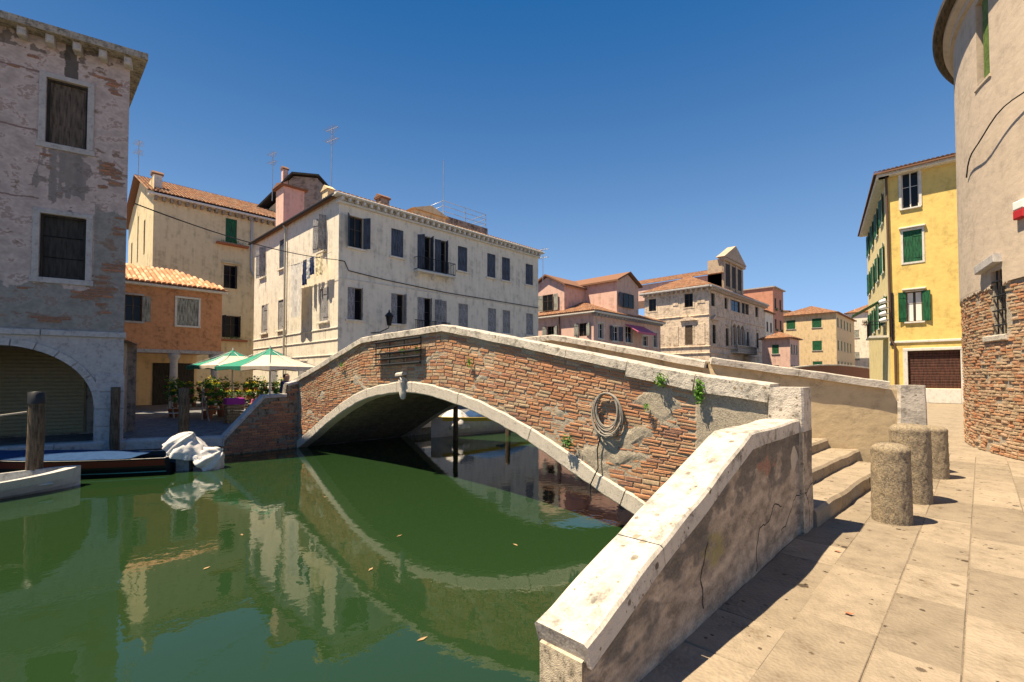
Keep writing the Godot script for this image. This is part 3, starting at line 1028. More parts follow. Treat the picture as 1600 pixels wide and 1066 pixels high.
	part(br, "keystone_head", ks, MT.arch_stone)
	var ks2 = worn_bar(Vector3(-0.12, 0.0, -0.1), Vector3(0.12, 0.07, 0.12), Transform3D(Basis(Vector3(0, 0, 1), 0.12), Vector3(-8.52, 1.62, -5.53)), 5, 0.01, 0.03)
	part(br, "keystone_ledge", ks2, MT.arch_stone)
	# coping
	var cj = [-14.3, -12.9, -11.6, -10.25, -8.7, -7.15, -5.6, -4.2, -3.2, -2.3, -1.5]
	for k in range(cj.size() - 1):
		cap_stone(br, Vector3(cj[k], cap_y(cj[k]), -5.68), Vector3(cj[k + 1], cap_y(cj[k + 1]), -5.68), 0.2, 0.19, 0.13 if k < 8 else 0.2)
	var fj = [-14.3, -12.4, -10.25, -8.7, -7.15, -5.4, -3.5]
	for k in range(fj.size() - 1):
		cap_stone(br, Vector3(fj[k], cap_y(fj[k]) + 0.02, -9.05), Vector3(fj[k + 1], cap_y(fj[k + 1]) + 0.02, -9.05), 0.24, 0.24)
	# flared end of the far parapet
	var P = Vector3(-3.5, 0, -9.05)
	var Q = Vector3(-0.85, 0, -10.4)
	var e = (Q - P).normalized()
	var FF = Transform3D(Basis(e, Vector3.UP, e.cross(Vector3.UP)), P)
	var L = P.distance_to(Q)
	var fw = MB.new()
	fw.prism([Vector2(-0.05, -0.6), Vector2(L, -0.6), Vector2(L, 1.36), Vector2(-0.05, 1.85)], -0.15, 0.15, FF)
	part(br, "flared_parapet", fw, MT.parapet_plaster)
	var t0 = P + Vector3.UP * 1.97
	var t1 = Q + Vector3.UP * 1.49
	cap_stone(br, t0, t0.lerp(t1, 0.48), 0.24, 0.24)
	cap_stone(br, t0.lerp(t1, 0.48), t0.lerp(t1, 0.93), 0.24, 0.24)
	var px = worn_bar(Vector3(-0.5, -0.2, -0.2), Vector3(1.46, 0.2, 0.2), Transform3D(Basis(Vector3.UP, e.cross(Vector3.UP), Vector3.UP.cross(e.cross(Vector3.UP))), Q + e * 0.12), 14, 0.012, 0.03)
	part(br, "end_pillar", px, MT.istrian)
	# near pier
	var np = worn_bar(Vector3(1.04, -0.16, -0.19), Vector3(1.49, 0.16, 0.19), Transform3D(Basis(Vector3.UP, Vector3(1, 0, 0), Vector3(0, 0, -1)), Vector3(-1.36, 0, -5.68)), 14, 0.008, 0.02)
	part(br, "end_pillar", np, MT.istrian)
	# steps, worn and a little askew
	var sd = [[-1.17, 0.19, -9.7, 0.5], [-1.57, 0.36, -10.05, 0.5], [-1.97, 0.52, -9.75, 0.6], [-2.5, 0.66, -9.5, 0.6]]
	for k in 4:
		var s = sd[k]
		var zs = [-5.88, -6.9, -8.3, s[2]]
		for j in 3:
			var zl = zs[j] - zs[j + 1]
			var xo = 0.055 * (-5.88 - zs[j])
			var b = worn_bar(Vector3(0.004, -0.25, -s[3]), Vector3(zl - 0.004, 0.0, 0.0), Transform3D(Basis(Vector3(0.055, 0, -1).normalized(), Vector3.UP, Vector3(1, 0, 0.055).normalized()), Vector3(s[0] + xo, s[1], zs[j])), 14, 0.008, 0.03)
			part(br, "step_stone", b, MT["slab%d" % (3 if j != 1 else 0)])
	return br

# ---------------------------------------------------------------- parapet wall beside the camera
func wing_top(z: float) -> float:
	return lerp_pts([[-5.6, 1.16], [-4.02, 1.15], [-1.77, 0.42]], z)

func wing_texture() -> ImageTexture:
	var w = 768
	var h = 384
	var out = PackedByteArray()
	out.resize(w * h * 3)
	var base = Color(0.40, 0.315, 0.235)
	var cracks = []
	var paths = [[Vector2(0.0, 0.5), Vector2(0.3, 0.42), Vector2(0.55, 0.36), Vector2(0.75, 0.22), Vector2(0.95, 0.16)], [Vector2(0.95, 0.4), Vector2(1.15, 0.46), Vector2(1.3, 0.36), Vector2(1.55, 0.33)], [Vector2(1.55, 0.33), Vector2(1.62, 0.2), Vector2(1.66, 0.02)], [Vector2(0.3, 0.42), Vector2(0.18, 0.2), Vector2(0.22, 0.0)], [Vector2(2.6, 0.5), Vector2(2.7, 0.3), Vector2(2.66, 0.1)]]
	for p in paths:
		for i in range(p.size() - 1):
			var n = 60
			for k in n:
				var q = p[i].lerp(p[i + 1], float(k) / n)
				q += Vector2(noise.get_noise_2d(q.x * 200, q.y * 200), noise.get_noise_2d(q.x * 200 + 50, q.y * 200)) * 0.03
				cracks.append(q)
	for j in h:
		var y = 1.25 * (1.0 - float(j) / h)
		for i in w:
			# distance from the pier along the wall, in metres
			var d = 4.0 * i / w
			var z = -5.6 + d
			var k1 = NA[((j * 2) % TS) * TS + (i % TS)] / 255.0
			var k2 = NB[((j * 1 + 77) % TS) * TS + ((i + 130) % TS)] / 255.0
			var k3 = NC[(j % TS) * TS + ((i * 2) % TS)] / 255.0
			var ks = 0.5 * ND[((j) % TS) * TS + ((i / 2 + 60) % TS)] / 255.0 + 0.5 * NB[((j / 2) % TS) * TS + ((i / 2 + 200) % TS)] / 255.0
			var f = 0.62 + 0.5 * (k1 - 0.5) + 0.5 * (k2 - 0.5) + 0.35 * (k3 - 0.5)
			var c = base * clampf(f * 1.5, 0.45, 1.35)
			# black mould hanging under the coping, in streaks with ragged ends
			var below = wing_top(z) - 0.14 - y
			var reach = 0.1 + 0.5 * ks * (1.0 if d < 1.6 else 0.6) + 0.25 * (k1 - 0.5)
			var mould = smoothstep(0.0, 0.25, ks + 0.5 * k2 - 0.5 - below * 0.55 + (0.14 if d < 1.3 else 0.0)) * smoothstep(0.0, 0.12, reach - below) * (0.45 + 0.55 * k3)
			c = c.lerp(Color(0.075, 0.07, 0.065), mould)
			# moss
			var mo = exp(-pow((d - 2.45) / 0.25, 2) - pow((y - 0.42) / 0.16, 2))
			c = c.lerp(Color(0.26, 0.23, 0.05), 0.75 * smoothstep(0.3, 0.75, mo * (0.25 + k2)) * (0.3 + k3))
			# bare brick where the plaster has dropped off
			var bb = exp(-pow((d - 1.35) / 0.35, 2) - pow((y - 0.83) / 0.12, 2))
			c = c.lerp(Color(0.33, 0.17, 0.11) * (0.7 + 0.6 * k3), smoothstep(0.42, 0.6, bb * (0.2 + k2)) * 0.8)
			# pale repaired oval
			if pow((d - 0.5) / 0.11, 2) + pow((y - 0.78) / 0.12, 2) < 1.0 + 0.4 * (k2 - 0.5):
				c = Color(0.52, 0.44, 0.34) * (0.8 + 0.3 * k3)
			var o = (j * w + i) * 3
			var s = c
			out[o] = clampi(int(pow(clampf(s.r, 0, 1), 0.4545) * 255), 0, 255)
			out[o + 1] = clampi(int(pow(clampf(s.g, 0, 1), 0.4545) * 255), 0, 255)
			out[o + 2] = clampi(int(pow(clampf(s.b, 0, 1), 0.4545) * 255), 0, 255)
	for q in cracks:
		var px = int(q.x / 4.0 * w)
		var py = int((1.0 - q.y / 1.25) * h)
		for a in range(-1, 2):
			for b in range(-1, 2):
				var ix = clampi(px + a, 0, w - 1)
				var iy = clampi(py + b, 0, h - 1)
				var o = (iy * w + ix) * 3
				for k in 3:
					out[o + k] = int(out[o + k] * (0.45 if a == 0 and b == 0 else 0.7))
	return ImageTexture.create_from_image(Image.create_from_data(w, h, false, Image.FORMAT_RGB8, out))

func build_wing():
	var wl = thing("parapet_wall", "low plastered canal wall with a broad sloping white stone coping beside the steps", "wall", Vector3(-1.4, 0, -3.7))
	var m = mat("wing_plaster", Color.WHITE, 0.92)
	m.albedo_texture = wing_texture()
	m.normal_enabled = true
	m.normal_texture = NRM.rough
	m.normal_scale = 0.5
	var b = MB.new()
	var n = 60
	for i in n:
		var za = lerpf(-5.87, -1.77, float(i) / n)
		var zb = lerpf(-5.87, -1.77, float(i + 1) / n)
		var rows = 24
		for j in rows:
			var q = func(z, jj):
				var y = lerpf(-0.02, wing_top(z) - 0.11, float(jj) / rows)
				return Vector3(-1.262 + 0.055 * smoothstep(-5.5, -5.56, z) + noise.get_noise_2d(z * 70, y * 70) * 0.008 + noise.get_noise_2d(z * 400, y * 400) * 0.002, y, z)
			var uvf = func(p): return Vector2((p.z + 5.9) / 4.2, 1.0 - p.y / 1.25)
			var A = q.call(za, j)
			var B = q.call(zb, j)
			var C = q.call(zb, j + 1)
			var D = q.call(za, j + 1)
			b.quv(A, B, C, D, uvf.call(A), uvf.call(B), uvf.call(C), uvf.call(D), Vector3(1, 0, 0))
	part(wl, "plaster_face", b, m)
	var body = MB.new()
	var X = Transform3D(Basis(Vector3(0, 0, 1), Vector3.UP, Vector3(-1, 0, 0)), Vector3(-1.272, 0, -5.5))
	body.box(Vector3(-1.53, -0.6, -5.87), Vector3(-1.215, 1.05, -5.505))
	body.prism([Vector2(0, -0.6), Vector2(3.73, -0.6), Vector2(3.73, wing_top(-1.77) - 0.11), Vector2(1.48, 1.04), Vector2(0, 1.05)], 0.0, 0.25, X)
	part(wl, "wall_body", body, mat("wall_end", lin(0.5, 0.42, 0.31), 0.9, MT.cement.albedo_texture, 0.7, NRM.fine, 0.6))
	var st = [[-5.5, 1.16], [-4.03, 1.152], [-2.5, 0.656], [-1.75, 0.414]]
	for k in 3:
		cap_stone(wl, Vector3(-1.395, st[k][1], st[k][0]), Vector3(-1.395, st[k + 1][1], st[k + 1][0]), 0.155, 0.155, 0.13, MT.istrian, 0.008)

func build_far_wing():
	var wl = thing("brick_parapet", "shaded dark brick stair wall with white coping at the far bridge end", "wall", Vector3(-14, 0, -4.5))
	var b = MB.new()
	var X = Transform3D(Basis(Vector3(0, 0, -1), Vector3.UP, Vector3(1, 0, 0)), Vector3(-14.0, 0, -3.62))
	b.prism([Vector2(0, -0.9), Vector2(1.96, -0.9), Vector2(1.96, 1.45), Vector2(1.6, 1.38), Vector2(1.56, 1.05), Vector2(0.98, 1.05), Vector2(0.0, -0.04)], -0.25, 0.0, X)
	var core = part(wl, "wall_core", b, MT.canal_wall)
	var list = []
	var y = -0.38
	var r = 0
	while y < 1.4:
		var x = 0.02 + (0.12 if r % 2 else 0.0)
		while x < 1.92:
			var len = rng.randf_range(0.2, 0.26)
			var top = 1.05 if x > 0.98 else (x + 0.0) / 0.98 * 1.09 - 0.04
			if x > 1.56:
				top = 1.38
			if y + 0.06 < top - 0.05 and x + len < 1.97 and noise.get_noise_2d(x * 90, y * 90) < 0.3:
				list.append([Transform3D(X.basis, X * Vector3(x + len * 0.5, y, rng.randf_range(-0.014, -0.004))), Vector3(len - 0.014, 0.056, 0.05), [4, 2, 4, 2, 0][rng.randi() % 5]])
			x += len
		y += 0.07
		r += 1
	emit_bricks(core, list)
	for s in [[Vector2(-0.02, -0.0), Vector2(0.98, 1.1)], [Vector2(0.98, 1.1), Vector2(1.6, 1.12)], [Vector2(1.6, 1.14), Vector2(1.64, 1.42)], [Vector2(1.62, 1.42), Vector2(1.98, 1.52)]]:
		var A = X * Vector3(s[0].x, s[0].y, -0.1)
		var B = X * Vector3(s[1].x, s[1].y, -0.1)
		if (B - A).normalized().y > 0.95:
			continue
		cap_stone(wl, A, B, 0.16, 0.14, 0.09, MT.istrian_grey, 0.004)

# ---------------------------------------------------------------- bollards
func build_bollards():
	var sp = [[Vector3(-0.63, 0, -6.73), 0.178, 0.87, "short stone bollard with a rounded top standing by the lowest bridge step"], [Vector3(-0.55, 0, -8.0), 0.215, 1.0, "tallest and thickest of three weathered stone bollards, standing between the other two"], [Vector3(-0.42, 0, -10.1), 0.195, 0.83, "squat stone bollard nearest the yellow building in a row of three"]]
	for k in 3:
		var s = sp[k]
		var t = thing("stone_bollard", s[3], "bollard", s[0], "stone bollards at the foot of the bridge")
		var b = MB.new()
		var prof = []
		var n = 44
		for i in n + 1:
			prof.append(Vector2(s[1] * (1.02 - 0.04 * i / n), s[2] * 0.9 * i / n - 0.01))
		for i in range(1, 9):
			var a = PI * 0.5 * i / 8.0
			prof.append(Vector2(s[1] * (0.35 + 0.65 * cos(a)) if i < 8 else 0.0, s[2] * (0.9 + 0.1 * sin(a)) - 0.01))
		var wf = func(an, y): return noise.get_noise_3d(cos(an) * 70.0 + k * 300, y * 120.0, sin(an) * 70.0) * 0.006 + noise.get_noise_3d(cos(an) * 260.0, y * 420.0 + k * 90, sin(an) * 260.0) * 0.009 - 0.012 * max(0.0, noise.get_noise_3d(cos(an) * 40.0, y * 60.0 + 500 + k * 70, sin(an) * 40.0) - 0.15)
		b.lathe(prof, 72, Transform3D(), wf)
		var o = part(t, "shaft", b, MT.bollard, Transform3D(Basis(), s[0]))

# ---------------------------------------------------------------- round church end on the right
func build_apse():
	var cx = 6.93
	var cz = -16.57
	var R = 7.0
	var t = thing("round_church", "tall round plastered church end with a rough brick base and barred slit window", "building", Vector3(cx, 0, cz))
	var P = func(a, y, r): return Vector3(cx + cos(deg_to_rad(a)) * r, y, cz + sin(deg_to_rad(a)) * r)
	var ops = [[155.2, 158.4, 2.47, 3.78, 0.4], [156.9, 161.0, 7.9, 9.7, 0.3]]
	var cyl = func(y0, y1, r, fine):
		var b = MB.new()
		var as_ = []
		var a = 100.0
		while a < 200.0:
			as_.append(a)
			a += 1.0 if a > 144 else 4.0
		while a <= 460.0:
			as_.append(a)
			a += 8.0
		for o in ops:
			as_.append(o[0])
			as_.append(o[1])
		as_.sort()
		var ys = [y0, y1]
		for o in ops:
			if o[2] > y0 and o[2] < y1:
				ys.append(o[2])
			if o[3] > y0 and o[3] < y1:
				ys.append(o[3])
		ys.sort()
		for i in range(as_.size() - 1):
			for j in range(ys.size() - 1):
				var am = (as_[i] + as_[i + 1]) * 0.5
				var ym = (ys[j] + ys[j + 1]) * 0.5
				var hole = false
				for o in ops:
					if am > o[0] and am < o[1] and ym > o[2] and ym < o[3]:
						hole = true
				if hole or as_[i + 1] - as_[i] < 0.001:
					continue
				var n0 = P.call(as_[i], 0, 1) - Vector3(cx, 0, cz)
				var n1 = P.call(as_[i + 1], 0, 1) - Vector3(cx, 0, cz)
				var A = P.call(as_[i], ys[j], r)
				var B = P.call(as_[i + 1], ys[j], r)
				var C = P.call(as_[i + 1], ys[j + 1], r)
				var D = P.call(as_[i], ys[j + 1], r)
				b.trin(A, B, C, n0, n1, n1)
				b.trin(A, C, D, n0, n1, n0)
		for o in ops:
			var q0 = max(o[2], y0)
			var q1 = min(o[3], y1)
			if q1 <= q0:
				continue
			var c = P.call((o[0] + o[1]) * 0.5, (q0 + q1) * 0.5, r)
			for e in [o[0], o[1]]:
				b.quad(P.call(e, q0, r), P.call(e, q1, r), P.call(e, q1, r - o[4]), P.call(e, q0, r - o[4]), c - P.call(e, (q0 + q1) * 0.5, r))
			for q in [o[2], o[3]]:
				if q >= y0 and q <= y1:
					b.quad(P.call(o[0], q, r), P.call(o[1], q, r), P.call(o[1], q, r - o[4]), P.call(o[0], q, r - o[4]), Vector3(0, c.y - q, 0))
		return b
	part(t, "plaster_wall", cyl.call(3.5, 10.2, R + 0.03, true), MT.apse_plaster)
	# ragged lower edge of the plaster
	var lip = MB.new()
	for i in 220:
		var a0 = 140.0 + i * 0.2
		var f = func(a): return 3.5 - 0.05 - noise.get_noise_1d(a * 60) * 0.07 + (0.12 * clampf((156.0 - a) / 6.0, 0, 1))
		if a0 > 155.0 and a0 < 158.6:
			continue
		var A = P.call(a0, f.call(a0), R + 0.028)
		var B = P.call(a0 + 0.2, f.call(a0 + 0.2), R + 0.028)
		lip.quad(A, B, P.call(a0 + 0.2, 3.52, R + 0.028), P.call(a0, 3.52, R + 0.028), A - Vector3(cx, A.y, cz))
		lip.quad(A, B, P.call(a0 + 0.2, f.call(a0 + 0.2), R - 0.03), P.call(a0, f.call(a0), R - 0.03), Vector3.DOWN)
	part(t, "plaster_edge", lip, MT.apse_plaster)
	var base = part(t, "brick_base", cyl.call(-0.1, 3.5, R - 0.02, true), MT.mortar)
	var list = []
	var y = 0.03
	var row = 0
	while y < 3.46:
		var a = 141.0 + (0.9 if row % 2 else 0.0) + rng.randf() * 0.5
		while a < 184.0:
			var len = rng.randf_range(0.15, 0.25)
			var da = rad_to_deg(len / R)
			var am = a + da * 0.5
			var hole = am > 154.6 and am < 159.0 and y > 2.4 and y < 3.85
			if not hole and noise.get_noise_2d(am * 25, y * 70) < 0.42:
				var n = P.call(am, 0, 1) - Vector3(cx, 0, cz)
				var X = Transform3D(Basis(n.cross(Vector3.UP) * -1.0, Vector3.UP, n), P.call(am, y, R - 0.035 + rng.randf_range(-0.014, 0.016)))
				X.basis.x = Vector3.UP.cross(n)
				X = X * Transform3D(Basis(Vector3(0, 0, 1), rng.randf_range(-0.04, 0.04)), Vector3.ZERO)
				list.append([X, Vector3(len - rng.randf_range(0.01, 0.03), rng.randf_range(0.042, 0.058), 0.07), [1, 5, 3, 1, 5, 3, 0][rng.randi() % 7]])
			a += da
		y += 0.066
		row += 1
	emit_bricks(base, list)
	# eaves: a pale moulding and a dark overhanging rim
	var ring = func(prof):
		var b = MB.new()
		for i in 120:
			var a0 = 100.0 + i * 2.0
			for k in range(prof.size() - 1):
				var A = P.call(a0, prof[k].y, prof[k].x)
				var B = P.call(a0 + 2, prof[k].y, prof[k].x)
				var C = P.call(a0 + 2, prof[k + 1].y, prof[k + 1].x)
				var D = P.call(a0, prof[k + 1].y, prof[k + 1].x)
				var e = prof[k + 1] - prof[k]
				var n = (A - Vector3(cx, A.y, cz)).normalized()
				b.quad(A, B, C, D, n * e.y - Vector3.UP * e.x)
		return b
	part(t, "cornice", ring.call([Vector2(7.0, 9.85), Vector2(7.1, 9.87), Vector2(7.1, 10.0), Vector2(7.22, 10.08), Vector2(7.22, 10.2)]), MT.apse_plaster)
	part(t, "eaves", ring.call([Vector2(7.1, 10.2), Vector2(7.38, 10.17), Vector2(7.42, 10.2), Vector2(7.42, 10.32), Vector2(7.34, 10.37), Vector2(3.0, 11.6)]), MT.eaves_board)
	# slit window: dark back, bars, hood, sill
	var bk = MB.new()
	bk.quad(P.call(155.0, 2.4, R - 0.38), P.call(158.6, 2.4, R - 0.38), P.call(158.6, 3.85, R - 0.38), P.call(155.0, 3.85, R - 0.38), P.call(156.8, 0, 1) - Vector3(cx, 0, cz))
	var win = part(t, "window", bk, MT.dark_board)
	for k in 4:
		var br = MB.new()
		br.tube([P.call(155.0, 2.66 + k * 0.3, R - 0.0), P.call(156.8, 2.65 + k * 0.3, R + 0.03), P.call(158.6, 2.66 + k * 0.3, R - 0.0)], 0.016, 8)
		part(win, "bar", br, MT.iron)
	for a in [156.2, 157.4]:
		var br = MB.new()
		br.tube([P.call(a, 2.47, R - 0.02), P.call(a, 3.78, R - 0.02)], 0.014, 8)
		part(win, "bar", br, MT.iron)
	var stone = func(a0, a1, y0, y1, r0, r1, tilt):
		var b = MB.new()
		var A = P.call(a0, y0 + tilt, r0)
		var B = P.call(a1, y0, r0)
		var n = (P.call((a0 + a1) * 0.5, 0, 1) - Vector3(cx, 0, cz)).normalized()
		var e = (B - A)
		var X = Transform3D(Basis(e.normalized(), n.cross(e.normalized()).normalized(), n), A)
		if X.basis.y.y < 0:
			X.basis.y = -X.basis.y
		b.slab(Vector3(0, 0, -0.1), Vector3(e.length(), y1 - y0, r1 - r0), 0.015, X)
		return b
	part(win, "hood", stone.call(155.0, 161.0, 3.8, 3.98, R + 0.02, R + 0.17, 0.12), MT.stone_trim)
	part(win, "sill", stone.call(154.4, 161.4, 2.34, 2.46, R - 0.03, R + 0.05, 0.0), MT.istrian)
	# upper window with a green shutter
	var sh = MB.new()
	sh.quad(P.call(156.9, 7.9, R - 0.2), P.call(161.0, 7.9, R - 0.2), P.call(161.0, 9.7, R - 0.2), P.call(156.9, 9.7, R - 0.2), P.call(159, 0, 1) - Vector3(cx, 0, cz))
	var w2 = part(t, "window", sh, MT.dark_board)
	var s2 = MB.new()
	var A2 = P.call(156.9, 7.92, R - 0.02)
	var e2 = (P.call(160.0, 7.92, R - 0.06) - A2)
	var X2 = Transform3D(Basis(e2.normalized(), Vector3.UP, e2.normalized().cross(Vector3.UP)), A2)
	s2.slab(Vector3(0.01, 0, -0.02), Vector3(e2.length(), 1.75, 0.02), 0.006, X2)
	part(w2, "shutter", s2, MT.shutter_moss)
	part(w2, "sill", stone.call(156.5, 161.8, 7.82, 7.9, R, R + 0.06, 0.0), MT.apse_plaster)
	# loose cable across the plaster
	var pts = []
	for k in 15:
		var a = 166.0 - k * 1.6
		pts.append(P.call(a, 6.15 + 0.9 * pow(k / 14.0, 0.7) + 0.05 * sin(k * 0.9), R + 0.06 + 0.13 * sin(k / 14.0 * PI)))
	var cb = MB.new()
	cb.tube(pts, 0.014, 6)
	tag(part(self, "wall_cable", cb, MT.cable), "black cable slung across the round plastered church wall", "cable")
	# alarm box
	var ab = thing("alarm_box", "red and white alarm box fixed to the round church wall", "alarm box", P.call(150.1, 4.6, R + 0.03))
	var n3 = (P.call(150.1, 0, 1) - Vector3(cx, 0, cz)).normalized()
	var X3 = Transform3D(Basis(Vector3.UP.cross(n3), Vector3.UP, n3), P.call(150.1, 4.6, R + 0.03))
	var ba = MB.new()
	ba.slab(Vector3(-0.13, 0.0, 0.0), Vector3(0.13, 0.17, 0.1), 0.02, X3)
	part(ab, "lower_case", ba, MT.red_paint)
	var bb = MB.new()
	bb.slab(Vector3(-0.13, 0.172, 0.0), Vector3(0.13, 0.34, 0.1), 0.02, X3)
	part(ab, "upper_case", bb, MT.white_paint)

# ---------------------------------------------------------------- old house on the left
func peel(s: float, y: float) -> float:
	var k = noise.get_noise_2d(s * 55.0, y * 90.0) + 0.6 * noise.get_noise_2d(s * 160.0 + 30, y * 320.0)
	var m = -0.68
	m += 0.95 * exp(-pow((s - 0.3 - (7.0 - y) * 0.12) / 0.28, 2) - pow((y - 6.75) / 0.42, 2))
	m += 0.75 * exp(-pow((s - 0.25) / 0.3, 2) - pow((y - 4.5) / 0.9, 2))
	m += 0.85 * exp(-pow((s - 0.45) / 0.45, 2) - pow((y - 3.55) / 0.3, 2))
	m += 0.85 * exp(-pow((s - 1.3) / 0.6, 2) - pow((y - 3.0) / 0.16, 2))
	m += 0.5 * exp(-pow((s - 0.4) / 0.5, 2) - pow((y - 9.0) / 0.25, 2))
	m += 0.5 * exp(-pow((s - 1.9) / 0.4, 2) - pow((y - 3.75) / 0.12, 2))
	return k + m

func build_left_house():
	var e = Vector3(0.2256, 0, -0.9742).normalized()
	var corner = Vector3(-15.09, 0, -1.71)
	var W = 9.0
	var O = corner - e * W
	var F = frame(O, e)
	var t = thing("derelict_house", "tall decaying pinkish plastered house with stone arch and blocked windows", "building", corner)
	# plaster texture: old pink render, grey cement below, stains under the openings
	var tw = 576
	var thh = 768
	var out = PackedByteArray()
	out.resize(tw * thh * 3)
	for j in thh:
		var y = 10.0 * (1.0 - float(j) / thh)
		for i in tw:
			var lx = 9.0 * i / tw
			var s = W - lx
			var k1 = NA[((j / 2) % TS) * TS + ((i / 2) % TS)] / 255.0
			var k2 = NB[(j % TS) * TS + ((i + 99) % TS)] / 255.0
			var k3 = NC[(j % TS) * TS + (i % TS)] / 255.0
			var ks = ND[((j / 2) % TS) * TS + (i % TS)] / 255.0
			var c = Color(0.45, 0.365, 0.335)
			var low = y + (k1 - 0.5) * 1.6 + (k2 - 0.5) * 0.5
			if low < 3.75 or (s < 0.62 and low < 5.6):
				c = Color(0.25, 0.235, 0.215)
			c = c * (0.72 + 0.55 * k2) * (0.85 + 0.3 * k3)
			if k2 > 0.64 and k3 > 0.42:
				c = c.lerp(Color(0.2, 0.13, 0.11), 0.6)
			# soot washed down below the upper window and the gutter
			var under = (s + (k2 - 0.5) * 0.35 > 0.75 and s + (k1 - 0.5) * 0.3 < 1.62 and y < 7.0 and y + (k2 - 0.5) * 0.8 > 5.75)
			if under and ks + 0.35 * k2 > 0.5 + (7.0 - y) * 0.16:
				c = c.lerp(Color(0.1, 0.095, 0.09), 0.35 + 0.5 * ks)
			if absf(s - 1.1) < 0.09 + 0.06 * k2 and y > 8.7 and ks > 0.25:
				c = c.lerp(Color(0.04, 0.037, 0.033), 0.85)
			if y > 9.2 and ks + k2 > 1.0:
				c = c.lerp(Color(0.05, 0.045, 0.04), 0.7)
			# seams in the render
			for yy in [5.75, 7.35, 8.75]:
				if absf(y - yy + (k2 - 0.5) * 0.05) < 0.018 and s > 1.6:
					c = c.lerp(Color(0.16, 0.09, 0.075), 0.8)
			if peel(s, y) > -0.02:
				c = Color(0.23, 0.165, 0.13) * (0.7 + 0.6 * k3)
			var o = (j * tw + i) * 3
			out[o] = clampi(int(pow(clampf(c.r, 0, 1), 0.4545) * 255), 0, 255)
			out[o + 1] = clampi(int(pow(clampf(c.g, 0, 1), 0.4545) * 255), 0, 255)
			out[o + 2] = clampi(int(pow(clampf(c.b, 0, 1), 0.4545) * 255), 0, 255)
	var pm = mat("old_render", Color.WHITE, 0.93)
	pm.albedo_texture = ImageTexture.create_from_image(Image.create_from_data(tw, thh, false, Image.FORMAT_RGB8, out))
	var ups = [[7.48, 7.1, 0.74, 1.55], [4.6, 7.1, 0.74, 1.55], [2.0, 7.1, 0.74, 1.55], [7.43, 3.92, 0.82, 1.5], [4.55, 3.92, 0.82, 1.5], [2.0, 3.92, 0.82, 1.5]]
	var wall = facade(t, "upper_wall", F, W, 9.6, ups, pm, 0.16, 2.7)
	var mesh_a = wall.mesh.surface_get_arrays(0)
	var vv = mesh_a[Mesh.ARRAY_VERTEX]
	var uvs = PackedVector2Array()
	for p in vv:
		uvs.append(Vector2(p.x / 9.0, 1.0 - p.y / 10.0))
	mesh_a[Mesh.ARRAY_TEX_UV] = uvs
	var am = ArrayMesh.new()
	am.add_surface_from_arrays(Mesh.PRIMITIVE_TRIANGLES, mesh_a)
	wall.mesh = am
	# bare bricks
	var list = []
	var y = 2.78
	var r = 0
	while y < 9.3:
		var s = 0.02 + (0.11 if r % 2 else 0.0)
		while s < 2.6:
			var len = rng.randf_range(0.19, 0.25)
			var sm = s + len * 0.5
			var inwin = false
			for u in ups:
				if W - sm > u[0] - 0.26 and W - sm < u[0] + u[2] + 0.26 and y > u[1] - 0.2 and y < u[1] + u[3] + 0.2:
					inwin = true
			if peel(sm, y) > 0.1 and not inwin:
				list.append([Transform3D(F.basis, F * Vector3(W - sm, y, rng.randf_range(-0.018, -0.008))), Vector3(len - 0.014, 0.05, 0.05), [4, 4, 2, 4][rng.randi() % 4]])
			s += len
		y += 0.066
		r += 1
	emit_bricks(wall, list)
	# blocked windows
	for k in ups.size():
		var u = ups[k]
		var top = u[1] > 6
		var b = MB.new()
		var nb = 1 if top else 3
		for i in nb:
			b.slab(Vector3(u[0] + 0.01, u[1] + u[3] * i / nb + 0.006, -0.15), Vector3(u[0] + u[2] - 0.01, u[1] + u[3] * (i + 1) / nb - 0.006, -0.11), 0.008)
		var wn = part(t, "blocked_window", b, MT.board if top else MT.dark_board, F)
		var f = MB.new()
		f.box(Vector3(u[0] + 0.003, u[1] + 0.003, -0.12), Vector3(u[0] + 0.05, u[1] + u[3] - 0.003, -0.06))
		f.box(Vector3(u[0] + u[2] - 0.05, u[1] + 0.003, -0.12), Vector3(u[0] + u[2] - 0.003, u[1] + u[3] - 0.003, -0.06))
		f.box(Vector3(u[0] + 0.05, u[1] + u[3] - 0.05, -0.12), Vector3(u[0] + u[2] - 0.05, u[1] + u[3] - 0.003, -0.062))
		part(wn, "frame", f, MT.dark_board, F)
		var x = u[0]
		var w = u[2]
		for q in [[x - 0.12, u[1] - 0.0, x + 0.004, u[1] + u[3]], [x + w - 0.004, u[1], x + w + 0.12, u[1] + u[3]], [x - 0.12, u[1] + u[3] - 0.004, x + w + 0.12, u[1] + u[3] + 0.11], [x - 0.15, u[1] - 0.13, x + w + 0.15, u[1] + 0.004]]:
			var sb = MB.new()
			sb.slab(Vector3(q[0], q[1] + 0.002, -0.01), Vector3(q[2], q[3] - 0.002, 0.035), 0.008)
			part(wn, "stone_surround", sb, MT.stone_trim, F)
	# stone ground storey with the arch
	var ax = 6.8
	var a = 1.66
	var rise = 1.42
	var sy = 0.9
	var low = facade(t, "ground_storey", F, W, 2.6, [[ax - a, 0.0, a * 2, sy + rise], [0.4, 0.0, 3.32, sy + rise]], MT.stone_trim, 0.5, -0.4)
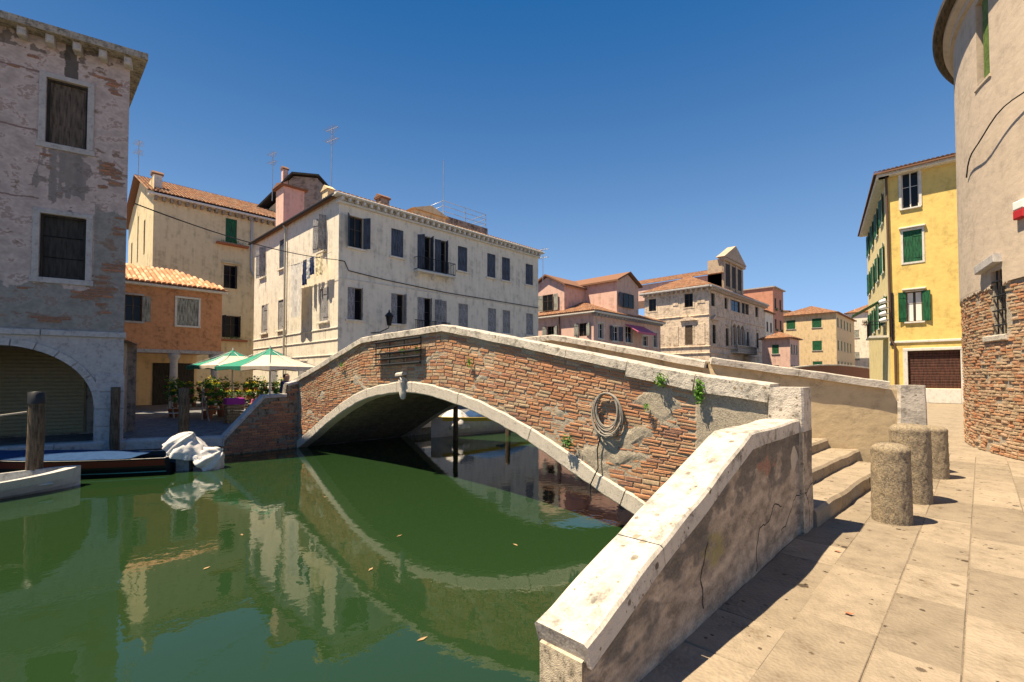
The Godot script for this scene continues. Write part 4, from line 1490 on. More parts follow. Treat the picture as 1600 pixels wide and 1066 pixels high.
	for cx in [ax, 2.06]:
		var sp = MB.new()
		var n = 28
		for i in n:
			var t0 = PI * i / n
			var t1 = PI * (i + 1) / n
			var p0 = Vector2(cx + a * cos(t0), sy + rise * sin(t0))
			var p1 = Vector2(cx + a * cos(t1), sy + rise * sin(t1))
			sp.quad(Vector3(p0.x, p0.y, 0), Vector3(p1.x, p1.y, 0), Vector3(p1.x, sy + rise, 0), Vector3(p0.x, sy + rise, 0), Vector3(0, 0, 1))
			sp.quad(Vector3(p0.x, p0.y, 0), Vector3(p1.x, p1.y, 0), Vector3(p1.x, p1.y, -0.5), Vector3(p0.x, p0.y, -0.5), Vector3(cx - p0.x, -1, 0))
		part(low, "spandrel", sp, MT.stone_trim, F)
		for i in 13:
			var vb = MB.new()
			var pl = []
			var t0 = PI * i / 13 + 0.008
			var t1 = PI * (i + 1) / 13 - 0.008
			for k in 5:
				var q = lerpf(t0, t1, k / 4.0)
				pl.append(Vector2(cx + (a - 0.003) * cos(q), sy + (rise - 0.003) * sin(q)))
			for k in 5:
				var q = lerpf(t1, t0, k / 4.0)
				pl.append(Vector2(cx + (a + 0.15) * cos(q), sy + (rise + 0.15) * sin(q)))
			vb.prism(pl, -0.05, 0.035, F)
			part(low, "arch_stone", vb, MT.istrian_grey)
	# pier blocks and string course
	for k in 4:
		var pb = MB.new()
		pb.slab(Vector3(W - 0.52, -0.02 + k * 0.42, -0.05), Vector3(W + 0.02, 0.385 + k * 0.42, 0.03), 0.012, F)
		part(low, "pier_block", pb, MT.istrian_grey)
	for k in 6:
		var sb = MB.new()
		sb.slab(Vector3(W - 1.5 * (k + 1) + 0.006, 2.56, -0.05), Vector3(W - 1.5 * k - 0.006 + (0.04 if k == 0 else 0.0), 2.7, 0.06), 0.015, F)
		part(low, "string_course_stone", sb, MT.istrian_grey)
	# arcade behind the arch, with its roller shutter
	var ar = MB.new()
	ar.quad(F * Vector3(0, 0, -2.6), F * Vector3(W, 0, -2.6), F * Vector3(W, 2.6, -2.6), F * Vector3(0, 2.6, -2.6), F.basis.z)
	ar.quad(F * Vector3(0, 2.55, -0.5), F * Vector3(W, 2.55, -0.5), F * Vector3(W, 2.55, -2.6), F * Vector3(0, 2.55, -2.6), Vector3.DOWN)
	ar.quad(F * Vector3(W - 0.2, 0, -0.5), F * Vector3(W - 0.2, 2.6, -0.5), F * Vector3(W - 0.2, 2.6, -2.6), F * Vector3(W - 0.2, 0, -2.6), -F.basis.x)
	part(t, "arcade_wall", ar, MT.brown_plaster)
	var rs = MB.new()
	rs.box(Vector3(5.7, 0.05, -2.6), Vector3(7.9, 2.3, -2.56), F)
	var rp = part(t, "roller_shutter", rs, MT.roller)
	for k in 22:
		var sl = MB.new()
		sl.slab(Vector3(5.72, 0.07 + k * 0.1, -2.57), Vector3(7.88, 0.16 + k * 0.1, -2.53), 0.015, F)
		part(rp, "slat", sl, MT.roller)
	# remaining sides and top
	var bk = MB.new()
	var c0 = F * Vector3(W, 0, 0)
	var c1 = c0 + Vector3(-12, 0, 0.0)
	var c2 = F * Vector3(0, 0, 0) + Vector3(-12, 0, 0)
	var c3 = F * Vector3(0, 0, 0)
	var U = Vector3.UP * 9.6
	bk.quad(c0, c0 + U, c1 + U, c1, Vector3(0, 0, -1))
	bk.quad(c3, c3 + U, c2 + U, c2, Vector3(0, 0, 1))
	bk.quad(c1, c1 + U, c2 + U, c2, Vector3(-1, 0, 0))
	part(t, "side_wall", bk, MT.brown_plaster)
	var ev = MB.new()
	var q0 = F * Vector3(W + 0.2, 0, 0.36)
	var q1 = c1 + Vector3(-0.3, 0, -0.3)
	q0.z = F.origin.z + (c0.z - F.origin.z) - 0.3
	q0.x = c0.x + 0.44
	var q2 = c2 + Vector3(-0.3, 0, 0.3)
	var q3 = F * Vector3(-0.3, 0, 0.36)
	var top = (q0 + q1 + q2 + q3) * 0.25 + Vector3.UP * 11.2
	for pr in [[q0, q1], [q1, q2], [q2, q3], [q3, q0]]:
		ev.quad(pr[0] + Vector3.UP * 9.56, pr[1] + Vector3.UP * 9.56, pr[1] + Vector3.UP * 9.72, pr[0] + Vector3.UP * 9.72, (pr[0] + pr[1]) * 0.5 - Vector3(top.x, 0, top.z))
		ev.tri(pr[0] + Vector3.UP * 9.72, pr[1] + Vector3.UP * 9.72, top, Vector3.UP)
	ev.quad(q0 + Vector3.UP * 9.56, q1 + Vector3.UP * 9.56, q2 + Vector3.UP * 9.56, q3 + Vector3.UP * 9.56, Vector3.DOWN)
	part(t, "roof", ev, MT.cement)
	for k in 19:
		var cb = MB.new()
		cb.slab(Vector3(W - 0.1 - k * 0.47, 9.36, -0.02), Vector3(W - 0.1 - k * 0.47 + 0.15, 9.56, 0.27), 0.03, F)
		part(t, "eaves_bracket", cb, MT.istrian_grey)

# ---------------------------------------------------------------- boxes of houses
# closed body: the sides facing +x (front) and +z (side) are facades, the others plain
func body(t, x0, x1, z0, z1, H, fops, sops, fm, sm = null, dep := 0.2, ground := 0.0):
	var Ff = frame(Vector3(x1, 0, z1), Vector3(0, 0, -1))
	var Fs = frame(Vector3(x0, 0, z1), Vector3(1, 0, 0))
	facade(t, "front_wall", Ff, z1 - z0, H, fops, fm, dep, ground)
	facade(t, "side_wall", Fs, x1 - x0, H, sops, sm if sm != null else fm, dep, ground)
	var b = MB.new()
	b.quad(Vector3(x0, 0, z0), Vector3(x1, 0, z0), Vector3(x1, H, z0), Vector3(x0, H, z0), Vector3(0, 0, -1))
	b.quad(Vector3(x0, 0, z0), Vector3(x0, 0, z1), Vector3(x0, H, z1), Vector3(x0, H, z0), Vector3(-1, 0, 0))
	part(t, "rear_wall", b, fm)
	return [Ff, Fs]

func chimney(par, x, z, y0, y1, w, m, cap := true):
	var b = MB.new()
	b.box(Vector3(x - w, y0, z - w), Vector3(x + w, y1, z + w))
	var c = part(par, "chimney", b, m)
	if cap:
		var k = MB.new()
		k.box(Vector3(x - w * 1.25, y1, z - w * 1.25), Vector3(x + w * 1.25, y1 + 0.08, z + w * 1.25))
		k.prism([Vector2(-w * 1.3, y1 + 0.081), Vector2(w * 1.3, y1 + 0.081), Vector2(0, y1 + 0.3)], z - w * 1.3, z + w * 1.3, Transform3D(Basis(), Vector3(x, 0, 0)))
		part(c, "chimney_cap", k, MT.tile_under)
	return c

func brackets(par, F: Transform3D, W, y, h, d, step, m, w := 0.1):
	var bm = MB.new()
	bm.slab(Vector3(0, 0, 0.002), Vector3(w, h, d), 0.02)
	var ms = bm.mesh()
	var n = int(W / step)
	for k in n + 1:
		part(par, "eaves_bracket", ms, m, F * Transform3D(Basis(), Vector3(k * (W - w) / n, y, 0)))

# ---------------------------------------------------------------- white house on the corner
func build_white_house():
	var t = thing("white_house", "three storey white corner house with blue-grey shutters and an iron balcony", "building", Vector3(-20.67, 0, -9.93))
	var x0 = -32.1
	var x1 = -20.67
	var z1 = -9.93
	var z0 = -23.95
	var H = 9.7
	# [z start, width, y, h, shutter angles, material]
	var B = MT.shutter_blue
	var G = MT.shutter_grey
	var fw = [[0.49, 0.72, 7.68, 1.5, [125, 125], B], [2.73, 0.72, 7.67, 1.42, [0, 0], B], [4.3, 0.88, 7.28, 1.83, [55, 75], B], [5.42, 0.8, 7.28, 1.83, [15, 70], B], [7.03, 0.72, 7.64, 1.42, [0, 0], B], [9.31, 0.7, 7.62, 1.46, [0, 0], B], [10.56, 0.73, 7.62, 1.46, [0, 0], B], [12.74, 0.74, 7.66, 1.38, [0, 0], B],
		[0.45, 0.76, 4.28, 1.52, [0, 65], G], [2.75, 0.76, 4.28, 1.52, [0, 80], G], [4.32, 0.9, 3.95, 1.85, [6, 60], G], [5.44, 0.82, 3.95, 1.85, [50, 8], G], [7.09, 0.72, 4.4, 1.38, [0, 0], G], [9.37, 0.7, 4.34, 1.42, [0, 0], G], [10.62, 0.68, 4.32, 1.45, [0, 0], G], [12.8, 0.69, 4.36, 1.42, [0, 0], G],
		[0.7, 1.1, 0.0, 2.4, [0, 0], G], [3.6, 1.2, 0.9, 1.3, [0, 0], G], [7.2, 1.1, 0.0, 2.4, [0, 0], G], [10.6, 1.2, 0.9, 1.3, [0, 0], G]]
	var sw = [[1.2, 0.8, 7.62, 1.75, [160, 60], G], [4.18, 0.8, 7.67, 1.65, [0, 0], B], [9.32, 0.78, 7.69, 1.68, [165, 80], G], [1.42, 1.0, 4.21, 1.7, [0, 8], G], [4.1, 0.98, 4.21, 1.7, [0, 0], G], [9.5, 0.98, 4.25, 1.62, [0, 10], G], [3.0, 1.1, 0.0, 2.4, [0, 0], G], [7.0, 1.1, 0.0, 2.4, [0, 0], G]]
	var fo = []
	for w in fw:
		fo.append([w[0], w[2], w[1], w[3]])
	var so = []
	for w in sw:
		so.append([w[0], w[2], w[1], w[3]])
	var FF = body(t, x0, x1, z0, z1, H, fo, so, MT.white_plaster)
	for w in fw:
		window(t, FF[0], w[0], w[2], w[1], w[3], {"shut": w[4], "sm": w[5], "sill": w[2] > 4.2, "sur": 0.07, "proud": 0.012, "surm": MT.white_plaster})
	for w in sw:
		window(t, FF[1], w[0], w[2], w[1], w[3], {"shut": w[4], "sm": w[5], "sill": w[2] > 4, "sur": 0.07, "proud": 0.012, "surm": MT.white_plaster})
	# cornice of the front: moulding and brackets
	var c = MB.new()
	c.slab(Vector3(-0.12, 9.62, -0.1), Vector3(14.1, 9.72, 0.14), 0.02, FF[0])
	c.slab(Vector3(-0.3, 9.9, -0.1), Vector3(14.3, 10.0, 0.36), 0.03, FF[0])
	part(t, "cornice", c, MT.white_trim)
	brackets(t, FF[0], 14.0, 9.72, 0.18, 0.28, 0.36, MT.white_trim, 0.13)
	var upw = MB.new()
	upw.box(Vector3(x0, 9.7, z0), Vector3(x1 - 0.01, 9.98, z1 - 0.01))
	part(t, "wall_head", upw, MT.white_plaster)
	hip_roof(t, x0, x1 - 0.05, z0 + 0.05, z1 - 0.05, 10.02, 1.75, 0.22)
	# gutter along the side eaves, downpipe, string lines
	var g = MB.new()
	g.tube([Vector3(x0 - 0.3, 9.97, z1 + 0.24), Vector3(x1 + 0.1, 9.97, z1 + 0.24)], 0.075, 8)
	part(t, "gutter", g, MT.iron)
	var p = MB.new()
	p.tube([Vector3(-26.85, 9.95, z1 + 0.22), Vector3(-26.85, 9.75, z1 + 0.1), Vector3(-26.85, 0.1, z1 + 0.1)], 0.055, 8)
	part(t, "downpipe", p, MT.pipe_pale)
	for y in [3.85, 3.3, 2.6]:
		var s = MB.new()
		s.slab(Vector3(0, y, -0.02), Vector3(11.43, y + 0.05, 0.035), 0.01, FF[1])
		part(t, "string_line", s, MT.white_trim)
	var s2 = MB.new()
	s2.slab(Vector3(0, 6.14, -0.02), Vector3(14.02, 6.2, 0.03), 0.008, FF[0])
	part(t, "string_line", s2, MT.white_trim)
	# iron balcony in front of the pair of long windows, and the railing of the pair below
	for q in [[4.08, 6.6, 7.17, 0.42, true], [4.15, 6.5, 3.9, 0.1, false]]:
		var sl = MB.new()
		sl.slab(Vector3(q[0], q[2] - 0.1, -0.05), Vector3(q[1], q[2], q[3]), 0.02, FF[0])
		var bal = part(t, "balcony", sl, MT.white_trim)
		var r = MB.new()
		for yy in [q[2] + 0.06, q[2] + 0.68]:
			r.tube([FF[0] * Vector3(q[0] + 0.03, yy, 0.01), FF[0] * Vector3(q[0] + 0.03, yy, q[3] - 0.04), FF[0] * Vector3(q[1] - 0.03, yy, q[3] - 0.04), FF[0] * Vector3(q[1] - 0.03, yy, 0.01)], 0.018, 6)
		part(bal, "rail", r, MT.iron)
		var n = 22
		for i in n:
			var x = lerpf(q[0] + 0.05, q[1] - 0.05, float(i) / (n - 1))
			var bb = MB.new()
			bb.tube([FF[0] * Vector3(x, q[2] + 0.04, q[3] - 0.04), FF[0] * Vector3(x, q[2] + 0.68, q[3] - 0.04)], 0.012, 5)
			part(bal, "baluster", bb, MT.iron)
		if q[4]:
			for x in [4.3, 5.3, 6.3]:
				var bk = MB.new()
				bk.prism([Vector2(0, 0), Vector2(0.36, 0.0), Vector2(0.1, -0.22), Vector2(0, -0.26)], 0, 0.12, Transform3D(Basis(FF[0].basis.z, Vector3.UP, -FF[0].basis.x), FF[0] * Vector3(x, q[2] - 0.1, 0.001)))
				part(bal, "bracket", bk, MT.white_trim)
	# roofscape: big pink chimney, small chimney, dormer, roof terrace
	chimney(t, -29.2, -10.95, 10.0, 12.8, 0.6, MT.pink_plaster)
	chimney(t, -24.3, -14.3, 10.4, 11.9, 0.28, MT.brown_plaster)
	var d = MB.new()
	d.box(Vector3(-24.6, 10.6, -17.9), Vector3(-23.0, 11.4, -15.6))
	d.prism([Vector2(-0.2, 11.4), Vector2(2.5, 11.4), Vector2(1.15, 11.85)], -0.15, 1.75, Transform3D(Basis(Vector3(0, 0, -1), Vector3.UP, Vector3(1, 0, 0)), Vector3(-24.6, 0, -15.6)))
	part(t, "dormer", d, MT.cream_plaster)
	var dd = MB.new()
	dd.box(Vector3(-22.4, 10.2, -10.25), Vector3(-21.8, 10.6, -9.9))
	dd.prism([Vector2(-0.4, 10.6), Vector2(0.4, 10.6), Vector2(0, 10.85)], -0.2, 0.2, Transform3D(Basis(Vector3(1, 0, 0), Vector3.UP, Vector3(0, 0, 1)), Vector3(-22.1, 0, -10.05)))
	part(t, "small_dormer", dd, MT.cream_plaster)
	var tb = MB.new()
	tb.box(Vector3(-26.0, 10.8, -22.3), Vector3(-23.9, 11.95, -18.4))
	var ter = part(t, "roof_terrace", tb, MT.brown_plaster)
	for z in [-18.5, -20.35, -22.2]:
		var pp = MB.new()
		pp.tube([Vector3(-24.0, 11.95, z), Vector3(-24.0, 12.95, z)], 0.025, 6)
		part(ter, "railing_post", pp, MT.galvanised)
	for y in [12.25, 12.6, 12.93]:
		var rr = MB.new()
		rr.tube([Vector3(-26, y, -18.5), Vector3(-24, y, -18.5), Vector3(-24, y, -22.2), Vector3(-26, y, -22.2)], 0.018, 6)
		part(ter, "rail", rr, MT.galvanised)

func build_left_block():
	# orange house on columns
	var t = thing("orange_house", "low orange house raised on columns with a terracotta tiled roof", "building", Vector3(-28.5, 0, -5.0))
	var F = frame(Vector3(-28.5, 0, -0.5), Vector3(0, 0, -1))
	var Hh = 6.05
	var ws = [[2.72, 4.25, 0.66, 1.25], [4.77, 4.2, 0.92, 1.38]]
	facade(t, "front_wall", F, 6.75, Hh, ws, MT.orange_plaster, 0.2, 2.92)
	var sd = MB.new()
	sd.quad(Vector3(-28.5, 2.92, -7.25), Vector3(-28.5, Hh, -7.25), Vector3(-34, Hh, -7.25), Vector3(-34, 2.92, -7.25), Vector3(0, 0, -1))
	sd.quad(Vector3(-28.5, 2.92, -0.5), Vector3(-28.5, Hh, -0.5), Vector3(-34, Hh, -0.5), Vector3(-34, 2.92, -0.5), Vector3(0, 0, 1))
	sd.quad(Vector3(-28.5, 2.925, -0.5), Vector3(-28.5, 2.925, -7.25), Vector3(-34, 2.925, -7.25), Vector3(-34, 2.925, -0.5), Vector3.DOWN)
	part(t, "side_wall", sd, MT.orange_plaster)
	var ig = MB.new()
	ig.quad(Vector3(-33.5, 0, -0.5), Vector3(-33.5, 0, -7.25), Vector3(-33.5, 2.95, -7.25), Vector3(-33.5, 2.95, -0.5), Vector3(1, 0, 0))
	part(t, "arcade_rear_wall", ig, MT.beige_plaster)
	var dr = MB.new()
	dr.slab(Vector3(4.6, 0.0, 0.01), Vector3(6.6, 2.4, 0.06), 0.02, frame(Vector3(-33.5, 0, -0.5), Vector3(0, 0, -1)))
	part(t, "arcade_door", dr, MT.dark_board)
	window(t, F, ws[0][0], ws[0][1], ws[0][2], ws[0][3], {"shut": [-1, 172], "sm": MT.shutter_pale, "sur": 0.08, "surm": MT.stone_trim, "sill": true})
	window(t, F, ws[1][0], ws[1][1], ws[1][2], ws[1][3], {"shut": [0, 0], "sm": MT.shutter_pale, "sur": 0.09, "surm": MT.white_trim, "sill": true})
	var bm = MB.new()
	bm.slab(Vector3(-0.1, 2.78, -0.4), Vector3(6.85, 2.95, 0.05), 0.02, F)
	part(t, "beam", bm, MT.stone_trim)
	for z in [-2.9, -5.22, -7.0]:
		var cb = MB.new()
		cb.lathe([Vector2(0.24, 0.0), Vector2(0.24, 0.12), Vector2(0.18, 0.2), Vector2(0.165, 2.4), Vector2(0.2, 2.5), Vector2(0.27, 2.62), Vector2(0.27, 2.79), Vector2(0.0, 2.79)], 20, Transform3D(Basis(), Vector3(-28.7, 0, z)))
		part(t, "column", cb, MT.stone_trim)
	var ev = MB.new()
	ev.slab(Vector3(-0.2, 6.0, -0.1), Vector3(6.95, 6.12, 0.3), 0.03, F)
	part(t, "eaves", ev, MT.white_trim)
	# roof of separate barrel tiles
	var rb = MB.new()
	var A = Vector3(-28.15, 6.14, -0.3)
	var Bq = Vector3(-28.15, 6.14, -7.5)
	var C = Vector3(-31.2, 7.35, -5.9)
	var D = Vector3(-31.2, 7.35, -0.3)
	rb.quad(A, Bq, C, D, Vector3(1, 1, 0))
	rb.tri(Bq, C, Vector3(-34.2, 6.14, -7.5), Vector3(0, 1, -1))
	rb.tri(C, D, Vector3(-34.2, 6.14, -0.3), Vector3(-1, 1, 0))
	rb.tri(C, Vector3(-34.2, 6.14, -0.3), Vector3(-34.2, 6.14, -7.5), Vector3(-1, 1, 0))
	rb.tri(A, D, Vector3(-34.2, 6.14, -0.3), Vector3(0, 0, 1))
	var roof = part(t, "roof", rb, MT.tile_under)
	var tm = MB.new()
	for k in 6:
		var a0 = PI * k / 6
		var a1 = PI * (k + 1) / 6
		for q in [[a0, a1]]:
			var f = func(a, y, sc): return Vector3(-cos(a) * 0.1 * sc, y, sin(a) * 0.08 * sc)
			tm.quad(f.call(a0, 0, 1.0), f.call(a1, 0, 1.0), f.call(a1, 0.44, 0.85), f.call(a0, 0.44, 0.85), Vector3(-cos((a0 + a1) * 0.5), 0, sin((a0 + a1) * 0.5)))
			tm.tri(f.call(a0, 0, 1.0), f.call(a1, 0, 1.0), Vector3(0, 0, 0), Vector3(0, -1, 0))
	var tmesh = tm.mesh()
	var mats = []
	for c in [[0.6, 0.3, 0.17], [0.52, 0.23, 0.11], [0.64, 0.37, 0.23], [0.44, 0.2, 0.1]]:
		var k = mats.size()
		mats.append(mat("tile%d" % k, lin(c[0], c[1], c[2]), 0.9, null, 1.0, NRM.fine, 0.5))
	var up = (D - A).normalized()
	var L = (D - A).length()
	var nn = Vector3(0, 0, -1).cross(up)
	if nn.y < 0:
		nn = -nn
	var X0 = Transform3D(Basis(Vector3(0, 0, -1), up, Vector3(0, 0, -1).cross(up)), A)
	var cnt = 33
	for i in cnt:
		var x = 0.12 + i * 7.0 / cnt
		var len = min(L, (7.25 - x) * 1.9)
		var y = 0.0
		while y < len - 0.1 and y < L - 0.2:
			part(roof, "roof_tile", tmesh, mats[rng.randi() % 4], X0 * Transform3D(Basis(Vector3(1, 0, 0), 0.035), Vector3(x, y, 0.03)))
			y += 0.38
	# cream house behind
	var c2 = thing("cream_house", "tall cream house with a bracketed tile eaves behind the orange house", "building", Vector3(-37.3, 0, -8))
	var fo = [[4.07, 11.09, 0.72, 1.7], [4.0, 7.84, 0.86, 1.62], [3.97, 4.38, 1.1, 1.52]]
	var so = [[4.3, 9.9, 0.5, 4.7], [7.0, 10.0, 0.6, 2.4], [7.0, 5.5, 0.6, 1.8], [1.5, 9.9, 0.6, 2.0]]
	var FF = body(c2, -47.8, -37.3, -15.5, -5.55, 13.3, fo, so, MT.cream_plaster)
	window(c2, FF[0], 4.07, 11.09, 0.72, 1.7, {"shut": [0, 0], "sm": MT.shutter_green, "sur": 0.2, "surm": MT.cream_plaster})
	window(c2, FF[0], 4.0, 7.84, 0.86, 1.62, {"shut": [-1, 60], "sm": MT.dark_board, "sur": 0.1, "surm": MT.cream_plaster, "hood": 0.12})
	window(c2, FF[0], 3.97, 4.38, 1.1, 1.52, {"shut": [80, 80], "sm": MT.dark_board})
	for w in so:
		window(c2, FF[1], w[0], w[1], w[2], w[3], {"bars": false})
	for y in [10.85, 4.1]:
		var fb = MB.new()
		fb.slab(Vector3(3.5, y, 0.0), Vector3(5.5, y + 0.12, 0.4), 0.02, FF[0])
		var bx = part(c2, "window_box", fb, MT.terracotta)
		leaves(bx, "foliage", FF[0] * Vector3(4.5, y + 0.25, 0.25), Vector3(0.25, 0.14, 0.9), 110, 0.1, MT.leaf)
	var pp = MB.new()
	pp.tube([FF[0] * Vector3(5.75, 13.2, 0.08), FF[0] * Vector3(5.75, 9.4, 0.08), FF[0] * Vector3(6.1, 8.6, 0.08)], 0.07, 8)
	part(c2, "downpipe", pp, MT.galvanised)
	brackets(c2, FF[0], 9.9, 12.95, 0.25, 0.3, 0.42, MT.brown_plaster, 0.17)
	var ev2 = MB.new()
	ev2.slab(Vector3(-0.3, 13.2, -0.1), Vector3(10.2, 13.34, 0.42), 0.02, FF[0])
	part(c2, "eaves", ev2, MT.white_trim)
	gable_roof(c2, -47.8, -37.3, -15.5, -5.55, 13.4, 2.6, 0, 0.4)
	var gb = MB.new()
	gb.tri(Vector3(-47.8, 13.3, -5.56), Vector3(-37.3, 13.3, -5.56), Vector3(-42.55, 15.9, -5.56), Vector3(0, 0, 1))
	part(c2, "gable", gb, MT.cream_plaster)
	chimney(c2, -38.6, -5.9, 13.4, 15.0, 0.25, MT.white_plaster)
	# tall brown house further back
	var b3 = thing("brown_house", "unplastered brown house with a sloping roof rising behind the white house", "building", Vector3(-38, 0, -17))
	var bb = MB.new()
	bb.prism([Vector2(0, 0), Vector2(2.3, 0), Vector2(2.3, 17.75), Vector2(0.4, 17.9), Vector2(0, 17.5)], -6.0, 0.0, Transform3D(Basis(Vector3(0.7, 0, -0.714).normalized(), Vector3.UP, Vector3(0.714, 0, 0.7).normalized()), Vector3(-39.3, 0, -14.6)))
	part(b3, "walls", bb, MT.brown_plaster)
	var br = MB.new()
	var XB = Transform3D(Basis(Vector3(0.7, 0, -0.714).normalized(), Vector3.UP, Vector3(0.714, 0, 0.7).normalized()), Vector3(-39.3, 0, -14.6))
	br.prism([Vector2(-2.3, 15.2), Vector2(0.35, 18.0), Vector2(2.5, 17.85), Vector2(2.5, 17.98), Vector2(0.35, 18.16), Vector2(-2.4, 15.3)], -6.3, 0.25, XB)
	part(b3, "roof", br, MT.dark_board)
	var cw = MB.new()
	cw.prism([Vector2(-1.7, 0), Vector2(0, 0), Vector2(0, 16.9), Vector2(-1.7, 15.3)], -6.0, -0.3, XB)
	part(b3, "lean_to_wall", cw, MT.cream_plaster)
	chimney(b3, -39.6, -14.4, 16.6, 18.4, 0.2, MT.pink_plaster)

# a far house with regular windows: cols of [start, width], rows of [y, h]
func far_house(called, label, x0, x1, z0, z1, H, fcols, scols, rows, m, sm, rise := 1.4, shut = null, sidem = null):
	var t = thing(called, label, "building", Vector3(x1, 0, z1))
	var fo = []
	var so = []
	for r in rows:
		for c in fcols:
			fo.append([c[0], r[0], c[1], r[1]])
		for c in scols:
			so.append([c[0], r[0], c[1], r[1]])
	var FF = body(t, x0, x1, z0, z1, H, fo, so, m, sidem)
	for o in fo:
		window(t, FF[0], o[0], o[1], o[2], o[3], {"shut": shut if shut != null else [0, 0], "sm": sm, "sill": true})
	for o in so:
		window(t, FF[1], o[0], o[1], o[2], o[3], {"shut": shut if shut != null else [0, 0], "sm": sm, "sill": true})
	if rise > 0:
		hip_roof(t, x0, x1, z0, z1, H, rise, 0.4)
	return [t, FF]

func build_far_bank():
	# pink house with gabled dormers and an awning
	var t = thing("pink_house", "pink house with gabled roof dormers and a purple awning", "building", Vector3(-22, 0, -32.45))
	var fo = [[0.64, 4.81, 0.8, 1.29], [2.86, 4.72, 1.0, 1.3], [4.95, 4.7, 1.3, 1.5], [8.1, 4.54, 1.0, 0.95], [10.2, 4.5, 0.85, 1.45]]
	var so = [[5.0, 5.15, 0.85, 0.95], [8.5, 5.0, 0.8, 1.1], [1.5, 5.0, 0.8, 1.1]]
	var FF = body(t, -32, -22, -44.2, -32.45, 6.9, fo, so, MT.pink_plaster)
	for i in fo.size():
		var w = fo[i]
		window(t, FF[0], w[0], w[1], w[2], w[3], {"sur": 0.1, "surm": MT.white_trim, "fm": MT.frame_white, "shut": [165, 165] if i == 1 else [-1, -1], "sm": MT.shutter_blue})
	for w in so:
		window(t, FF[1], w[0], w[1], w[2], w[3], {"shut": [165, 165], "sm": MT.shutter_pale})
	var ev = MB.new()
	ev.slab(Vector3(-0.35, 6.85, -0.1), Vector3(12.1, 7.02, 0.42), 0.04, FF[0])
	ev.slab(Vector3(-0.3, 6.85, -0.1), Vector3(10.38, 7.02, 0.40), 0.04, FF[1])
	part(t, "eaves", ev, MT.white_trim)
	brackets(t, FF[0], 11.7, 6.65, 0.2, 0.32, 0.5, MT.stone_trim, 0.15)
	hip_roof(t, -32, -22, -44.2, -32.45, 7.03, 2.0, 0.4)
	# dormers: one over the front, one over the side
	var F1 = frame(Vector3(-22.15, 0, -36.3), Vector3(0, 0, -1))
	var d = MB.new()
	d.prism([Vector2(0, 6.9), Vector2(3.8, 6.9), Vector2(3.8, 10.1), Vector2(1.9, 10.95), Vector2(0, 10.15)], -5.5, 0.0, F1)
	var dm = part(t, "front_dormer", d, MT.pink_plaster)
	window(dm, F1, 1.0, 7.85, 1.7, 1.3, {"dep": -0.06, "shut": [170, -1], "sm": MT.shutter_blue})
	var dr = MB.new()
	dr.prism([Vector2(-0.3, 10.05), Vector2(1.9, 11.05), Vector2(4.1, 10.0), Vector2(4.1, 10.14), Vector2(1.9, 11.2), Vector2(-0.3, 10.2)], -6.0, 0.3, F1)
	part(dm, "roof", dr, MT.tile_under)
	var F2 = frame(Vector3(-29.2, 0, -33.2), Vector3(1, 0, 0))
	var d2 = MB.new()
	d2.prism([Vector2(0, 6.9), Vector2(3.6, 6.9), Vector2(3.6, 9.8), Vector2(1.6, 10.75), Vector2(0, 10.0)], -6.0, 0.0, F2)
	var dm2 = part(t, "side_dormer", d2, MT.pink_plaster)
	window(dm2, F2, 1.2, 7.6, 1.2, 1.5, {"dep": -0.06, "shut": [170, 170], "sm": MT.shutter_pale})
	var dr2 = MB.new()
	dr2.prism([Vector2(-0.3, 9.95), Vector2(1.6, 10.85), Vector2(3.9, 9.7), Vector2(3.9, 9.84), Vector2(1.6, 11.0), Vector2(-0.3, 10.1)], -6.5, 0.3, F2)
	part(dm2, "roof", dr2, MT.tile_under)
	var up = MB.new()
	up.prism([Vector2(0, 8.0), Vector2(7.5, 8.0), Vector2(7.5, 9.9), Vector2(0, 9.9)], -4.0, -0.6, frame(Vector3(-30.0, 0, -36.6), Vector3(1, 0, 0)))
	part(t, "upper_storey", up, MT.pink_plaster)
	var aw = MB.new()
	aw.prism([Vector2(0, 6.3), Vector2(0.0, 6.36), Vector2(1.3, 5.6), Vector2(1.3, 5.42), Vector2(1.27, 5.42), Vector2(1.27, 5.56)], 0.0, 3.4, Transform3D(Basis(FF[0].basis.z, Vector3.UP, -FF[0].basis.x), FF[0] * Vector3(8.3, 0, 0.0)))
	part(t, "awning", aw, MT.rose)
	var pp = MB.new()
	pp.tube([FF[1] * Vector3(6.5, 6.9, 0.1), FF[1] * Vector3(6.5, 0.1, 0.1)], 0.06, 6)
	part(t, "downpipe", pp, MT.pipe_brown)
	# palazzo
	var p = thing("stone_palazzo", "ornate weathered stone palace with arcaded windows and a pedimented roof gable", "building", Vector3(-22, 0, -56.65))
	var pf = [[0.62, 10.16, 1.2, 1.6], [4.98, 10.27, 1.1, 1.45], [7.25, 10.26, 3.6, 1.5], [11.3, 10.3, 1.5, 1.5], [13.0, 10.32, 1.3, 1.5], [17.1, 10.36, 1.4, 1.5], [0.95, 5.63, 1.1, 2.3], [5.3, 5.53, 1.05, 2.3], [7.6, 5.75, 1.1, 2.8], [9.15, 5.75, 1.1, 2.8], [10.7, 5.75, 1.1, 2.8], [13.35, 5.79, 0.9, 2.1], [17.45, 5.75, 1.0, 2.3], [1.0, 0.6, 1.1, 2.2], [5.3, 0.6, 1.1, 2.2], [9.0, 0.0, 1.6, 3.0], [13.3, 0.6, 1.1, 2.2], [17.4, 0.6, 1.1, 2.2]]
	var ps = [[5.4, 10.17, 1.07, 1.67], [0.6, 10.14, 1.04, 1.6], [5.45, 5.53, 0.95, 2.42], [1.0, 5.6, 0.95, 2.2]]
	var PF = body(p, -30.4, -22, -78.3, -56.65, 12.4, pf, ps, MT.palazzo_stone)
